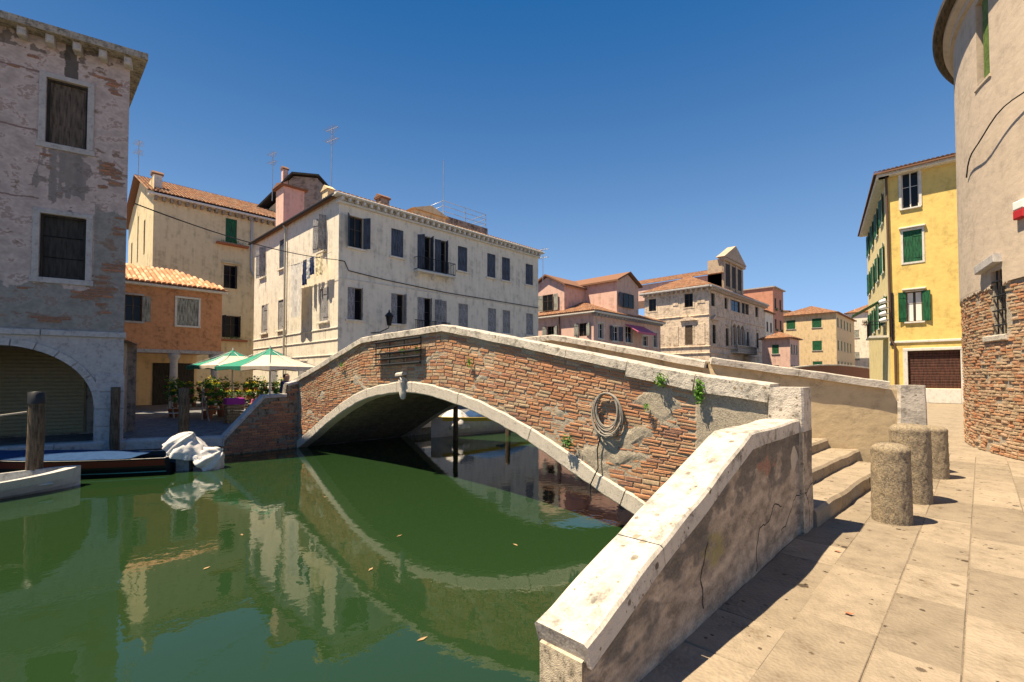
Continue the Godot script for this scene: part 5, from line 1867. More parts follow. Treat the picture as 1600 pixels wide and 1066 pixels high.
	for i in pf.size():
		var w = pf[i]
		var o = {"sur": 0.16, "surm": MT.palazzo_stone, "fm": MT.dark_board}
		if i > 5 and i < 13 and not (i > 7 and i < 11):
			o.hood = 0.3
		window(p, PF[0], w[0], w[1], w[2], w[3], o)
	for i in ps.size():
		window(p, PF[1], ps[i][0], ps[i][1], ps[i][2], ps[i][3], {"sur": 0.16, "surm": MT.palazzo_stone, "shut": [0, 0] if i == 2 else [-1, -1], "sm": MT.window_frame})
	for F in [[PF[0], 21.65], [PF[1], 8.4]]:
		for q in [[5.2, 0.16, 0.14], [4.4, 0.14, 0.12], [9.0, 0.12, 0.1]]:
			var s = MB.new()
			s.slab(Vector3(-0.1, q[0], -0.05), Vector3(F[1] + 0.1, q[0] + q[1], q[2]), 0.04, F[0])
			part(p, "string_course", s, MT.palazzo_stone)
		var s3 = MB.new()
		s3.slab(Vector3(-0.5, 12.3, -0.1), Vector3(F[1] + 0.3, 12.55, 0.6), 0.06, F[0])
		part(p, "cornice", s3, MT.stone_trim)
		brackets(p, F[0], F[1], 12.0, 0.32, 0.45, 0.62, MT.palazzo_stone, 0.2)
	# pediments over the first floor windows, sunk panels on the side
	for q in [[PF[0], 1.5], [PF[1], 5.92]]:
		var pd = MB.new()
		pd.prism([Vector2(q[1] - 1.05, 8.5), Vector2(q[1] + 1.05, 8.5), Vector2(q[1], 9.15)], -0.05, 0.28, q[0])
		part(p, "pediment", pd, MT.palazzo_stone)
	for w in [[3.9, 10.5, 0.7, 1.2], [7.0, 10.5, 0.95, 1.2], [3.9, 5.5, 0.7, 2.4], [6.95, 5.5, 0.95, 2.6]]:
		var pn = MB.new()
		pn.slab(Vector3(w[0], w[1], -0.02), Vector3(w[0] + w[2], w[1] + w[3], 0.06), 0.03, PF[1])
		part(p, "raised_panel", pn, MT.palazzo_stone)
	# arches and columns of the triple window, with its balcony
	for i in 3:
		var x = 7.6 + i * 1.55
		var ar = MB.new()
		var pl = [Vector2(x - 0.22, 8.95), Vector2(x - 0.22, 8.0)]
		for k in 9:
			var a = PI - PI * k / 8
			pl.append(Vector2(x + 0.55 + cos(a) * 0.56, 7.98 + sin(a) * 0.6))
		pl.append(Vector2(x + 1.32, 8.0))
		pl.append(Vector2(x + 1.32, 8.95))
		ar.prism(pl, -0.04, 0.14, PF[0])
		part(p, "window_arch", ar, MT.palazzo_stone)
	for i in 4:
		var cl = MB.new()
		cl.lathe([Vector2(0.16, 5.7), Vector2(0.13, 5.85), Vector2(0.11, 7.8), Vector2(0.18, 8.0), Vector2(0.0, 8.0)], 12, Transform3D(Basis(), PF[0] * Vector3(7.38 + i * 1.55, 0, 0.14)))
		part(p, "column", cl, MT.istrian)
	var bl = MB.new()
	bl.slab(Vector3(7.0, 4.65, -0.05), Vector3(14.6, 4.85, 1.0), 0.04, PF[0])
	var blp = part(p, "balcony", bl, MT.istrian)
	var rl = MB.new()
	rl.slab(Vector3(7.0, 5.6, 0.8), Vector3(14.6, 5.72, 1.0), 0.03, PF[0])
	part(blp, "rail", rl, MT.istrian)
	for i in 26:
		var bs = MB.new()
		bs.lathe([Vector2(0.05, 4.85), Vector2(0.09, 5.05), Vector2(0.04, 5.35), Vector2(0.06, 5.6)], 8, Transform3D(Basis(), PF[0] * Vector3(7.15 + i * 0.29, 0, 0.9)))
		part(blp, "baluster", bs, MT.istrian)
	hip_roof(p, -30.4, -22, -78.3, -56.65, 12.56, 2.3, 0.45)
	# raised attic with its temple front
	var F3 = frame(Vector3(-22.3, 0, -61.7), Vector3(0, 0, -1))
	var at = MB.new()
	at.prism([Vector2(0.3, 12.5), Vector2(7.9, 12.5), Vector2(7.9, 16.8), Vector2(0.3, 16.8)], -1.9, 0.0, F3)
	var atp = part(p, "attic", at, MT.attic_stone)
	for w in [[1.2, 1.3], [3.35, 1.3], [5.5, 1.3]]:
		window(atp, F3, w[0], 13.4, w[1], 2.9, {"dep": -0.05, "sur": 0.2, "surm": MT.attic_stone, "bars": false, "gm": MT.dark_board})
	for x in [0.35, 2.6, 4.8, 7.0]:
		var pi_ = MB.new()
		pi_.slab(Vector3(x, 12.7, 0), Vector3(x + 0.6, 16.6, 0.16), 0.04, F3)
		part(atp, "pilaster", pi_, MT.attic_stone)
	var pd2 = MB.new()
	pd2.slab(Vector3(0.1, 16.6, -0.2), Vector3(8.1, 17.0, 0.35), 0.08, F3)
	pd2.prism([Vector2(-0.1, 17.0), Vector2(8.3, 17.0), Vector2(4.1, 19.1)], -0.7, 0.4, F3)
	part(atp, "pediment", pd2, MT.attic_stone)
	var lr = MB.new()
	lr.prism([Vector2(0, 12.6), Vector2(16.0, 12.6), Vector2(16.0, 14.9), Vector2(0, 14.9)], -7.0, 0.0, frame(Vector3(-38.4, 0, -62.0), Vector3(1, 0, 0)))
	part(p, "rear_wing", lr, MT.pink_plaster)
	var lrr = MB.new()
	tile_plane(lrr, Vector3(-38.4, 14.9, -61.7), Vector3(1, 0, 0), Vector3(0, 0.35, -0.937), 16.2, 4.0)
	part(p, "rear_wing_tiles", lrr, MT.roof_tile).set_meta("kind", "stuff")
	# houses beyond
	far_house("narrow_white_house", "narrow grey-white house with small balconies beside the stone palace", -30, -22, -82.6, -78.4, 11.6, [[0.7, 0.8], [2.6, 0.8]], [], [[8.6, 1.5], [5.2, 1.7], [1.0, 1.7]], MT.white_plaster, MT.dark_board, 1.0)
	var tp = far_house("tall_salmon_house", "tall salmon pink house with a roof terrace and flower boxes", -30, -22, -88.5, -82.7, 16.0, [[0.8, 0.9], [3.6, 0.9]], [], [[12.6, 1.7], [9.3, 1.6], [5.6, 1.7], [1.2, 1.7]], MT.salmon_plaster, MT.dark_board, 0.0)
	var cp = MB.new()
	cp.slab(Vector3(-0.2, 15.9, -8.1), Vector3(6.1, 16.1, 0.35), 0.05, tp[1][0])
	part(tp[0], "roof_slab", cp, MT.stone_trim)
	for i in 2:
		for y in [12.45, 9.15]:
			leaves(tp[0], "flower_box", tp[1][0] * Vector3(1.3 + i * 2.8, y, 0.2), Vector3(0.2, 0.25, 0.6), 50, 0.22, MT.leaf)
	# block at the end of the canal, its small neighbour, and one more behind
	far_house("beige_block", "large plain beige block of flats with green shutters at the canal end", -25.0, -15.86, -114.0, -96.0, 12.6, [[1.0, 1.1], [4.0, 1.1], [7.0, 1.1], [10.0, 1.1], [13.0, 1.1]], [[1.6, 1.4], [5.6, 1.4]], [[10.2, 1.6], [6.2, 1.7], [2.4, 1.9]], MT.beige_plaster, MT.shutter_green, 2.0)
	far_house("small_salmon_house", "small salmon house with a red tiled roof before the beige block", -19.5, -16.2, -72.5, -68.0, 6.6, [[0.5, 0.6], [1.7, 0.6], [3.0, 0.6]], [[1.2, 0.8]], [[4.6, 1.2], [1.9, 1.2]], MT.pink_plaster, MT.shutter_green, 0.9)
	far_house("grey_white_block", "pale grey-white block with a flat eaves beyond the beige flats", -17.5, -9.0, -132.0, -117.0, 14.6, [[2.0, 1.0], [6.0, 1.0]], [[1.0, 1.0], [4.0, 1.0]], [[9.5, 1.6], [5.0, 1.6]], MT.white_plaster, MT.shutter_pale, 2.4)
	far_house("low_cream_house", "low cream house with a hipped roof behind the beige block", -44.0, -27.0, -128.0, -112.0, 15.5, [[2.0, 1.0], [8.0, 1.0]], [[3.0, 1.0], [9.0, 1.0]], [[11.5, 1.6]], MT.cream_plaster, MT.shutter_pale, 2.0)
	# distant brick bridge
	var fb = thing("distant_bridge", "distant low brick bridge crossing the canal before the beige flats", "bridge", Vector3(-10, 0, -60))
	var Fb = Transform3D(Basis(Vector3(0.714, 0, -0.7).normalized(), Vector3.UP, Vector3(0.7, 0, 0.714).normalized()), Vector3(-14.8, 0, -55.3))
	var pb = []
	var ptop = []
	for i in 25:
		var x = i * 12.0 / 24
		pb.append(Vector2(x, -0.6 + max(0.0, 2.0 * (1.0 - pow((x - 6.0) / 4.6, 2)))))
		ptop.append(Vector2(x, 2.05 + 0.75 * (1.0 - pow((x - 6.0) / 6.0, 2))))
	var poly = pb.duplicate()
	for i in range(24, -1, -1):
		poly.append(ptop[i])
	var bm = MB.new()
	bm.prism(poly, -3.5, 0.0, Fb)
	part(fb, "brick_body", bm, MT.brick2)
	for i in 12:
		var a = ptop[i * 2]
		var b = ptop[i * 2 + 2]
		cap_stone(fb, Fb * Vector3(a.x, a.y + 0.14, -0.1), Fb * Vector3(b.x, b.y + 0.14, -0.1), 0.25, 0.2, 0.14)

func build_yellow_house():
	var t = thing("yellow_house", "tall bright yellow house with green shutters and a brown garage door", "building", Vector3(-3.5, 0, -38.6))
	# front faces the camera along +z
	var F = frame(Vector3(-3.5, 0, -38.6), Vector3(1, 0, 0))
	var ops = [[0.72, 12.26, 0.84, 2.28], [0.74, 8.82, 0.92, 2.0], [0.83, 5.05, 0.78, 1.9], [0.85, 0.9, 2.4, 2.32], [5.0, 12.26, 0.9, 2.2], [5.0, 8.82, 0.9, 2.0], [5.0, 5.05, 0.9, 1.9]]
	facade(t, "front_wall", F, 9.0, 14.6, ops, MT.yellow_plaster, 0.22)
	window(t, F, 0.72, 12.26, 0.84, 2.28, {"sur": 0.13, "surm": MT.white_trim, "fm": MT.frame_white, "proud": 0.05, "sill": true})
	window(t, F, 0.74, 8.82, 0.92, 2.0, {"sur": 0.11, "surm": MT.white_trim, "shut": [0, 0], "sm": MT.shutter_green, "hood": 0.14})
	window(t, F, 0.83, 5.05, 0.78, 1.9, {"sur": 0.05, "surm": MT.white_trim, "shut": [168, 168], "sm": MT.shutter_green, "curtain": true, "hood": 0.1, "sill": true})
	for k in [4, 5, 6]:
		window(t, F, ops[k][0], ops[k][1], ops[k][2], ops[k][3], {"sur": 0.1, "surm": MT.white_trim})
	var gd = MB.new()
	gd.box(Vector3(0.86, 0.9, -0.2), Vector3(3.24, 3.2, -0.16), F)
	var gp = part(t, "garage_door", gd, MT.garage)
	for k in 14:
		var sl = MB.new()
		sl.slab(Vector3(0.87, 0.92 + k * 0.163, -0.17), Vector3(3.23, 1.07 + k * 0.163, -0.12), 0.02, F)
		part(gp, "slat", sl, MT.garage)
	var gs = MB.new()
	gs.slab(Vector3(0.62, 0.0, -0.02), Vector3(0.85, 3.3, 0.06), 0.02, F)
	gs.slab(Vector3(3.25, 0.0, -0.02), Vector3(3.5, 3.3, 0.06), 0.02, F)
	gs.slab(Vector3(0.62, 3.22, -0.02), Vector3(3.5, 3.4, 0.07), 0.02, F)
	gs.slab(Vector3(0.852, 0.0, -0.1), Vector3(3.248, 0.89, 0.04), 0.02, F)
	part(gp, "surround", gs, MT.white_trim)
	var st = MB.new()
	st.slab(Vector3(-0.03, 3.74, -0.02), Vector3(9.0, 3.88, 0.07), 0.02, F)
	part(t, "string_course", st, MT.white_trim)
	# canal side, running away from the camera
	var e2 = Vector3(-0.19, 0, -0.981).normalized()
	var Fs = Transform3D(Basis(-e2, Vector3.UP, (-e2).cross(Vector3.UP)), Vector3(-3.5, 0, -38.6) + e2 * 15.0)
	var sops = []
	for y in [12.2, 8.8, 5.2]:
		for k in 4:
			sops.append([1.6 + k * 3.4, y, 1.0, 1.9])
	facade(t, "canal_wall", Fs, 15.0, 14.6, sops, MT.pale_yellow, 0.2)
	for w in sops:
		window(t, Fs, w[0], w[1], w[2], w[3], {"sur": 0.12, "surm": MT.white_trim, "shut": [170, 170], "sm": MT.shutter_green, "sill": true})
	var rr = MB.new()
	rr.quad(F * Vector3(9, 0, 0), F * Vector3(9, 14.6, 0), F * Vector3(9, 14.6, -15), F * Vector3(9, 0, -15), Vector3(1, 0, 0))
	rr.quad(F * Vector3(9, 0, -15), F * Vector3(9, 14.6, -15), Fs * Vector3(0, 14.6, 0), Fs * Vector3(0, 0, 0), Vector3(0, 0, -1))
	part(t, "rear_wall", rr, MT.pale_yellow)
	var ev = MB.new()
	ev.slab(Vector3(-0.4, 14.5, -0.1), Vector3(9.3, 14.75, 0.45), 0.05, F)
	ev.slab(Vector3(-0.2, 14.5, -0.1), Vector3(15.4, 14.75, 0.55), 0.05, Fs)
	part(t, "eaves", ev, MT.white_trim)
	var rf = MB.new()
	var c0 = F * Vector3(-0.6, 14.76, 0.65)
	var c1 = F * Vector3(9.4, 14.76, 0.65)
	var c2 = F * Vector3(9.4, 14.76, -15.5)
	var c3 = Fs * Vector3(-0.5, 14.76, 0.65)
	var ap = (c0 + c1 + c2 + c3) * 0.25 + Vector3.UP * 2.4
	for q in [[c0, c1], [c1, c2], [c2, c3], [c3, c0]]:
		rf.tri(q[0], q[1], ap, Vector3.UP)
		rf.quad(q[0], q[1], q[1] + Vector3.DOWN * 0.1, q[0] + Vector3.DOWN * 0.1, (q[0] + q[1]) * 0.5 - ap)
	var roof = part(t, "roof", rf, MT.tile_under)
	var tl = MB.new()
	tile_plane(tl, c0, (c1 - c0).normalized(), ((c0 + c1) * 0.5 - ap).normalized() * -1.0, 10.0, 6.0, 1.6, 1.6)
	part(roof, "roof_tiles", tl, MT.roof_tile).set_meta("kind", "stuff")
	var dp = MB.new()
	dp.tube([F * Vector3(-0.02, 14.5, 0.1), F * Vector3(0.05, 4.0, 0.1), F * Vector3(0.25, 3.6, 0.12), F * Vector3(0.25, 0.0, 0.12)], 0.07, 8)
	part(t, "downpipe", dp, MT.pipe_brown)
	var ub = MB.new()
	ub.slab(Vector3(0.02, 3.6, 0.0), Vector3(0.2, 7.0, 0.09), 0.02, F)
	part(t, "cable_duct", ub, MT.iron)
	# balcony with flowers on the canal side
	var bs = MB.new()
	bs.slab(Vector3(11.4, 4.2, -0.05), Vector3(14.2, 4.34, 1.0), 0.03, Fs)
	var bal = part(t, "balcony", bs, MT.white_trim)
	for k in 12:
		var bb = MB.new()
		bb.tube([Fs * Vector3(11.5 + k * 0.235, 4.34, 0.93), Fs * Vector3(11.5 + k * 0.235, 5.3, 0.93)], 0.014, 5)
		part(bal, "baluster", bb, MT.iron)
	var rl = MB.new()
	rl.tube([Fs * Vector3(11.45, 5.3, 0.0), Fs * Vector3(11.45, 5.3, 0.93), Fs * Vector3(14.15, 5.3, 0.93), Fs * Vector3(14.15, 5.3, 0.0)], 0.025, 6)
	part(bal, "rail", rl, MT.iron)
	leaves(bal, "balcony_plant", Fs * Vector3(12.2, 5.35, 0.95), Vector3(0.3, 0.3, 0.5), 120, 0.12, MT.leaf)
	leaves(bal, "red_flowers", Fs * Vector3(11.7, 5.5, 1.0), Vector3(0.25, 0.2, 0.35), 50, 0.12, MT.bloom_red)
	var aw = MB.new()
	aw.prism([Vector2(0, 6.9), Vector2(1.9, 5.75), Vector2(1.9, 5.8), Vector2(0, 6.97)], 0.0, 2.2, Transform3D(Basis(Fs.basis.z, Vector3.UP, -Fs.basis.x), Fs * Vector3(14.0, 0, 0)))
	part(t, "awning", aw, MT.shutter_green)
	# cluster of outdoor lamps on the corner
	for k in 4:
		var lt = thing("wall_floodlight", "white round-headed outdoor lamp on the corner of the yellow house", "lamp", Vector3(-3.62, 6.45 - k * 0.4, -38.35), "lamps on the yellow house corner")
		var X = Transform3D(Basis(Vector3(0, 0, 1), -PI * 0.42), Vector3(-3.75, 6.45 - k * 0.4, -38.2))
		var hd = MB.new()
		hd.lathe([Vector2(0.0, -0.26), Vector2(0.1, -0.24), Vector2(0.14, -0.1), Vector2(0.17, 0.12), Vector2(0.15, 0.13), Vector2(0.0, 0.1)], 16, X)
		part(lt, "shade", hd, MT.white_paint)
		var ar = MB.new()
		ar.tube([Vector3(-3.45, 6.45 - k * 0.4, -38.5), Vector3(-3.7, 6.45 - k * 0.4, -38.25)], 0.025, 6)
		part(lt, "arm", ar, MT.galvanised)

# ---------------------------------------------------------------- small things
func leaves(par, called, at: Vector3, spread: Vector3, n: int, size: float, m) -> MeshInstance3D:
	var b = MB.new()
	for i in n:
		var d = Vector3(rng.randfn(0, 0.5), rng.randfn(0, 0.5), rng.randfn(0, 0.5))
		if d.length() > 1.2:
			d = d.normalized() * rng.randf()
		var p = at + d * spread
		var Q = Basis.from_euler(Vector3(rng.randf_range(-1.2, 1.2), rng.randf() * TAU, rng.randf_range(-1.2, 1.2)))
		var s = size * rng.randf_range(0.5, 1.0)
		var a = p - Q.x * s * 0.5
		var c = p + Q.x * s * 0.5
		var l = p + Q.z * s * 0.3 + Q.y * s * 0.08
		var r = p - Q.z * s * 0.3 + Q.y * s * 0.08
		b.tri(a, l, c, Q.y)
		b.tri(a, c, r, Q.y)
	return part(par, called, b, m)

# hull lofted along x (stern at 0, bow at L); returns [outer shell, inner shell, rim]
func hull(L: float, beam: float, free: float, draft: float, sheer := 0.12, wall := 0.05):
	var outer = MB.new()
	var inner = MB.new()
	var rim = MB.new()
	var N = 22
	var prev = null
	for i in N + 1:
		var u = float(i) / N
		var w = beam * 0.5 * (0.82 + 0.18 * sin(min(u * 1.7, 1.0) * PI * 0.5)) * pow(1.0 - pow(u, 4.5), 0.75)
		var top = free + sheer * pow(u, 2.2)
		var bot = -draft + 0.6 * draft * pow(u, 3.0)
		var sec = []
		for k in 9:
			var s = (k - 4) / 4.0
			var a = absf(s)
			sec.append(Vector3(u * L + 0.12 * u * (1.0 - a * 0.0), lerpf(bot, top, pow(a, 1.6)), sign(s) * w * pow(a, 0.55)))
		var ins = []
		for k in 9:
			var s = (k - 4) / 4.0
			var a = absf(s)
			var w2 = max(w - wall, 0.0)
			ins.append(Vector3(u * (L - 0.1) + 0.03, lerpf(bot + 0.08, top - 0.002, pow(a, 1.6)), sign(s) * w2 * pow(a, 0.55)))
		if prev != null:
			for k in 8:
				var h = Vector3(0, -0.4, sign(k - 3.5))
				outer.quad(prev[0][k], sec[k], sec[k + 1], prev[0][k + 1], h)
				inner.quad(prev[1][k], ins[k], ins[k + 1], prev[1][k + 1], -h)
			for k in [0, 8]:
				rim.quad(prev[0][k], sec[k], ins[k], prev[1][k], Vector3.UP)
		else:
			for k in 8:
				outer.tri(sec[k], sec[k + 1], Vector3(0, free * 0.4, 0), Vector3(-1, 0, 0))
				inner.tri(ins[k], ins[k + 1], Vector3(0.03, free * 0.4, 0), Vector3(1, 0, 0))
			rim.quad(sec[0], sec[8], ins[8], ins[0], Vector3.UP)
		prev = [sec, ins]
	return [outer, inner, rim]

func boat_frame(stern: Vector3, bow: Vector3) -> Transform3D:
	var e = (bow - stern)
	e.y = 0
	e = e.normalized()
	return Transform3D(Basis(e, Vector3.UP, e.cross(Vector3.UP)), stern)

func rag(b: MB, X: Transform3D, rx: float, ry: float, rz: float, sd: float, amp: float):
	# a sheet thrown over something: a rough rounded tent
	var nu = 40
	var nv = 20
	var P = []
	for i in nv + 1:
		var row = []
		var ph = PI * 0.52 * i / nv
		for k in nu:
			var an = TAU * k / nu
			var f = 1.0 + amp * noise.get_noise_3d(cos(an) * 70 + sd, ph * 50, sin(an) * 70) + amp * 0.6 * absf(sin(an * 5 + sd)) * ph
			row.append(X * Vector3(cos(an) * sin(ph) * rx * f, cos(ph) * ry * (1.0 + 0.4 * amp * noise.get_noise_2d(an * 40, sd)), sin(an) * sin(ph) * rz * f))
		P.append(row)
	var N = []
	for i in nv + 1:
		var row = []
		for k in nu:
			var q = (P[i][(k + 1) % nu] - P[i][(k + nu - 1) % nu]).cross(P[min(i + 1, nv)][k] - P[max(i - 1, 0)][k])
			if q.length_squared() < 1e-12:
				q = X.basis.y
			if q.dot(P[i][k] - X.origin) < 0:
				q = -q
			row.append(q.normalized())
		N.append(row)
	for i in nv:
		for k in nu:
			var l = (k + 1) % nu
			b.trin(P[i][k], P[i][l], P[i + 1][l], N[i][k], N[i][l], N[i + 1][l])
			b.trin(P[i][k], P[i + 1][l], P[i + 1][k], N[i][k], N[i + 1][l], N[i + 1][k])

func build_boats():
	# dark motorboat under a blue cover
	var t = thing("motorboat", "dark hulled motorboat with a blue cover and shrouded outboard motor", "boat", Vector3(-12.6, -0.45, -2.2))
	var X = boat_frame(Vector3(-12.55, -0.45, -2.35), Vector3(-14.35, -0.45, 0.55))
	var h = hull(3.6, 1.35, 0.36, 0.2, 0.1)
	part(t, "hull", h[0], MT.hull_dark, X)
	part(t, "gunwale", h[2], MT.hull_white, X)
	for s in [-1, 1]:
		var red = MB.new()
		var wl = MB.new()
		for i in 20:
			var f = func(u, y):
				var w = 1.35 * 0.5 * (0.82 + 0.18 * sin(min(u * 1.7, 1.0) * PI * 0.5)) * pow(1.0 - pow(u, 4.5), 0.75)
				var a = pow(clampf((y + 0.2) / 0.56, 0, 1), 0.625)
				return Vector3(u * 3.6 + 0.12 * u, y + 0.1 * pow(u, 2.2), s * (w * pow(a, 0.55) + 0.006))
			var u0 = i / 20.0 * 0.9
			var u1 = (i + 1) / 20.0 * 0.9
			red.quad(f.call(u0, 0.2), f.call(u1, 0.2), f.call(u1, 0.33), f.call(u0, 0.33), Vector3(0, 0, s))
			wl.quad(f.call(u0, 0.055), f.call(u1, 0.055), f.call(u1, 0.075), f.call(u0, 0.075), Vector3(0, 0, s))
		part(t, "red_band", red, MT.hull_red, X)
		part(t, "waterline_stripe", wl, MT.stripe, X)
	var cv = MB.new()
	var M = 16
	for i in M:
		for k in 8:
			var f = func(a, b):
				var u = lerpf(0.16, 0.985, a)
				var w = 1.35 * 0.5 * (0.82 + 0.18 * sin(min(u * 1.7, 1.0) * PI * 0.5)) * pow(1.0 - pow(u, 4.5), 0.75) * (0.72 if b > 0.0 and u < 0.45 else 0.97)
				return Vector3(u * 3.7, 0.375 + 0.1 * pow(u, 2.2) + 0.1 * (1.0 - b * b) * sin(min(a * 3.0, 1.0) * PI * 0.5) + noise.get_noise_2d(a * 200, b * 60) * 0.02, b * w)
			var a0 = float(i) / M
			var a1 = float(i + 1) / M
			var b0 = k / 4.0 - 1.0
			var b1 = (k + 1) / 4.0 - 1.0
			cv.quad(f.call(a0, b0), f.call(a1, b0), f.call(a1, b1), f.call(a0, b1), Vector3.UP)
	part(t, "blue_cover", cv, MT.cover_blue, X)
	var dk = MB.new()
	dk.slab(Vector3(0.03, -0.5, -0.36), Vector3(1.7, 0.5, -0.335) , 0.01, X * Transform3D(Basis(Vector3(1, 0, 0), -PI * 0.5), Vector3.ZERO))
	part(t, "aft_deck", dk, MT.hull_white)
	var mo = MB.new()
	mo.box(Vector3(-0.3, -0.15, -0.12), Vector3(-0.05, 0.35, 0.12), X)
	part(t, "outboard_motor", mo, MT.hull_grey)
	var sh = MB.new()
	rag(sh, X * Transform3D(Basis(Vector3(0, 0, 1), 0.75), Vector3(0.02, 0.42, 0.0)), 0.22, 0.52, 0.24, 3.0, 0.3)
	rag(sh, X * Transform3D(Basis(Vector3(0, 0, 1), 0.2), Vector3(-0.22, 0.3, 0.05)), 0.34, 0.42, 0.3, 17.0, 0.4)
	rag(sh, X * Transform3D(Basis(Vector3(0, 0, 1), 0.9), Vector3(-0.55, 0.12, 0.05)), 0.27, 0.42, 0.27, 31.0, 0.45)
	part(t, "motor_shroud", sh, MT.canvas_white)
	# small white dinghy
	var d = thing("white_dinghy", "small open white dinghy with a bench moored beside the dark motorboat", "boat", Vector3(-11.8, -0.45, -0.6))
	var Y = boat_frame(Vector3(-11.7, -0.45, 2.3), Vector3(-12.2, -0.45, -0.95))
	var g = hull(3.0, 1.25, 0.27, 0.12, 0.1, 0.06)
	part(d, "hull", g[0], MT.hull_white, Y)
	part(d, "inside", g[1], MT.hull_grey, Y)
	part(d, "gunwale", g[2], MT.hull_white, Y)
	for x in [0.7, 1.6, 2.4]:
		var be = MB.new()
		be.slab(Vector3(x, 0.13, -0.46 if x < 2 else -0.36), Vector3(x + 0.28, 0.17, 0.46 if x < 2 else 0.36), 0.01, Y)
		part(d, "bench", be, MT.hull_white)
	# boat beyond the arch
	var q = thing("yellow_striped_boat", "moored work boat with a yellow gunwale and blue cover beyond the arch", "boat", Vector3(-12.6, -0.45, -11.5))
	var Z = boat_frame(Vector3(-13.0, -0.45, -15.3), Vector3(-13.05, -0.45, -9.7))
	var k2 = hull(5.6, 1.7, 0.55, 0.2, 0.15, 0.08)
	part(q, "hull", k2[0], MT.hull_white, Z)
	part(q, "inside", k2[1], MT.hull_grey, Z)
	part(q, "gunwale", k2[2], MT.hull_yellow, Z)
	for s in [-1, 1]:
		var yb = MB.new()
		for i in 20:
			var f = func(u, y):
				var w = 1.7 * 0.5 * (0.82 + 0.18 * sin(min(u * 1.7, 1.0) * PI * 0.5)) * pow(1.0 - pow(u, 4.5), 0.75)
				var a = pow(clampf((y + 0.2) / 0.75, 0, 1), 0.625)
				return Vector3(u * 5.6 + 0.12 * u, y + 0.15 * pow(u, 2.2), s * (w * pow(a, 0.55) + 0.008))
			yb.quad(f.call(i / 20.0 * 0.95, 0.42), f.call((i + 1) / 20.0 * 0.95, 0.42), f.call((i + 1) / 20.0 * 0.95, 0.54), f.call(i / 20.0 * 0.95, 0.54), Vector3(0, 0, s))
		part(q, "yellow_band", yb, MT.hull_yellow, Z)
	var bc = MB.new()
	rag(bc, Z * Transform3D(Basis(), Vector3(2.6, 0.45, 0)), 1.7, 0.55, 0.75, 8.0, 0.1)
	part(q, "blue_cover", bc, MT.cover_blue)
	var nt = MB.new()
	rag(nt, Z * Transform3D(Basis(), Vector3(4.7, 0.3, 0)), 0.5, 0.6, 0.5, 5.0, 0.3)
	part(q, "heaped_net", nt, MT.canvas_white)

func post(at: Vector3, r, y1, label, group, dark := 0.0):
	var t = thing("mooring_post", label, "post", at, group)
	var b = MB.new()
	var prof = []
	for i in 25:
		prof.append(Vector2(r * (1.0 - 0.1 * i / 24.0), lerpf(-1.4, y1, i / 24.0)))
	prof.append(Vector2(0.0, y1 + 0.01))
	var wf = func(an, y): return noise.get_noise_3d(cos(an) * 60 + at.x * 90, y * 40, sin(an) * 60) * 0.025
	b.lathe(prof, 20, Transform3D(Basis(Vector3(0, 0, 1), 0.02), Vector3(at.x, 0, at.z)), wf)
	part(t, "timber", b, MT.post_wood)
	if dark > 0:
		var c = MB.new()
		c.lathe([Vector2(r * 1.02, y1 - dark), Vector2(r * 0.98, y1 + 0.015), Vector2(0, y1 + 0.03)], 20, Transform3D(Basis(Vector3(0, 0, 1), 0.02), Vector3(at.x, 0, at.z)), wf)
		part(t, "tarred_top", c, MT.iron)
	return t

func rope_between(A: Vector3, B: Vector3, sag: float, r: float, label, m = null, called := "rope", cat := "rope"):
	var pts = []
	for i in 17:
		var u = i / 16.0
		pts.append(A.lerp(B, u) + Vector3.DOWN * sag * 4.0 * u * (1.0 - u))
	var b = MB.new()
	b.tube(pts, r, 6)
	return tag(part(self, called, b, m if m != null else MT.rope), label, cat)

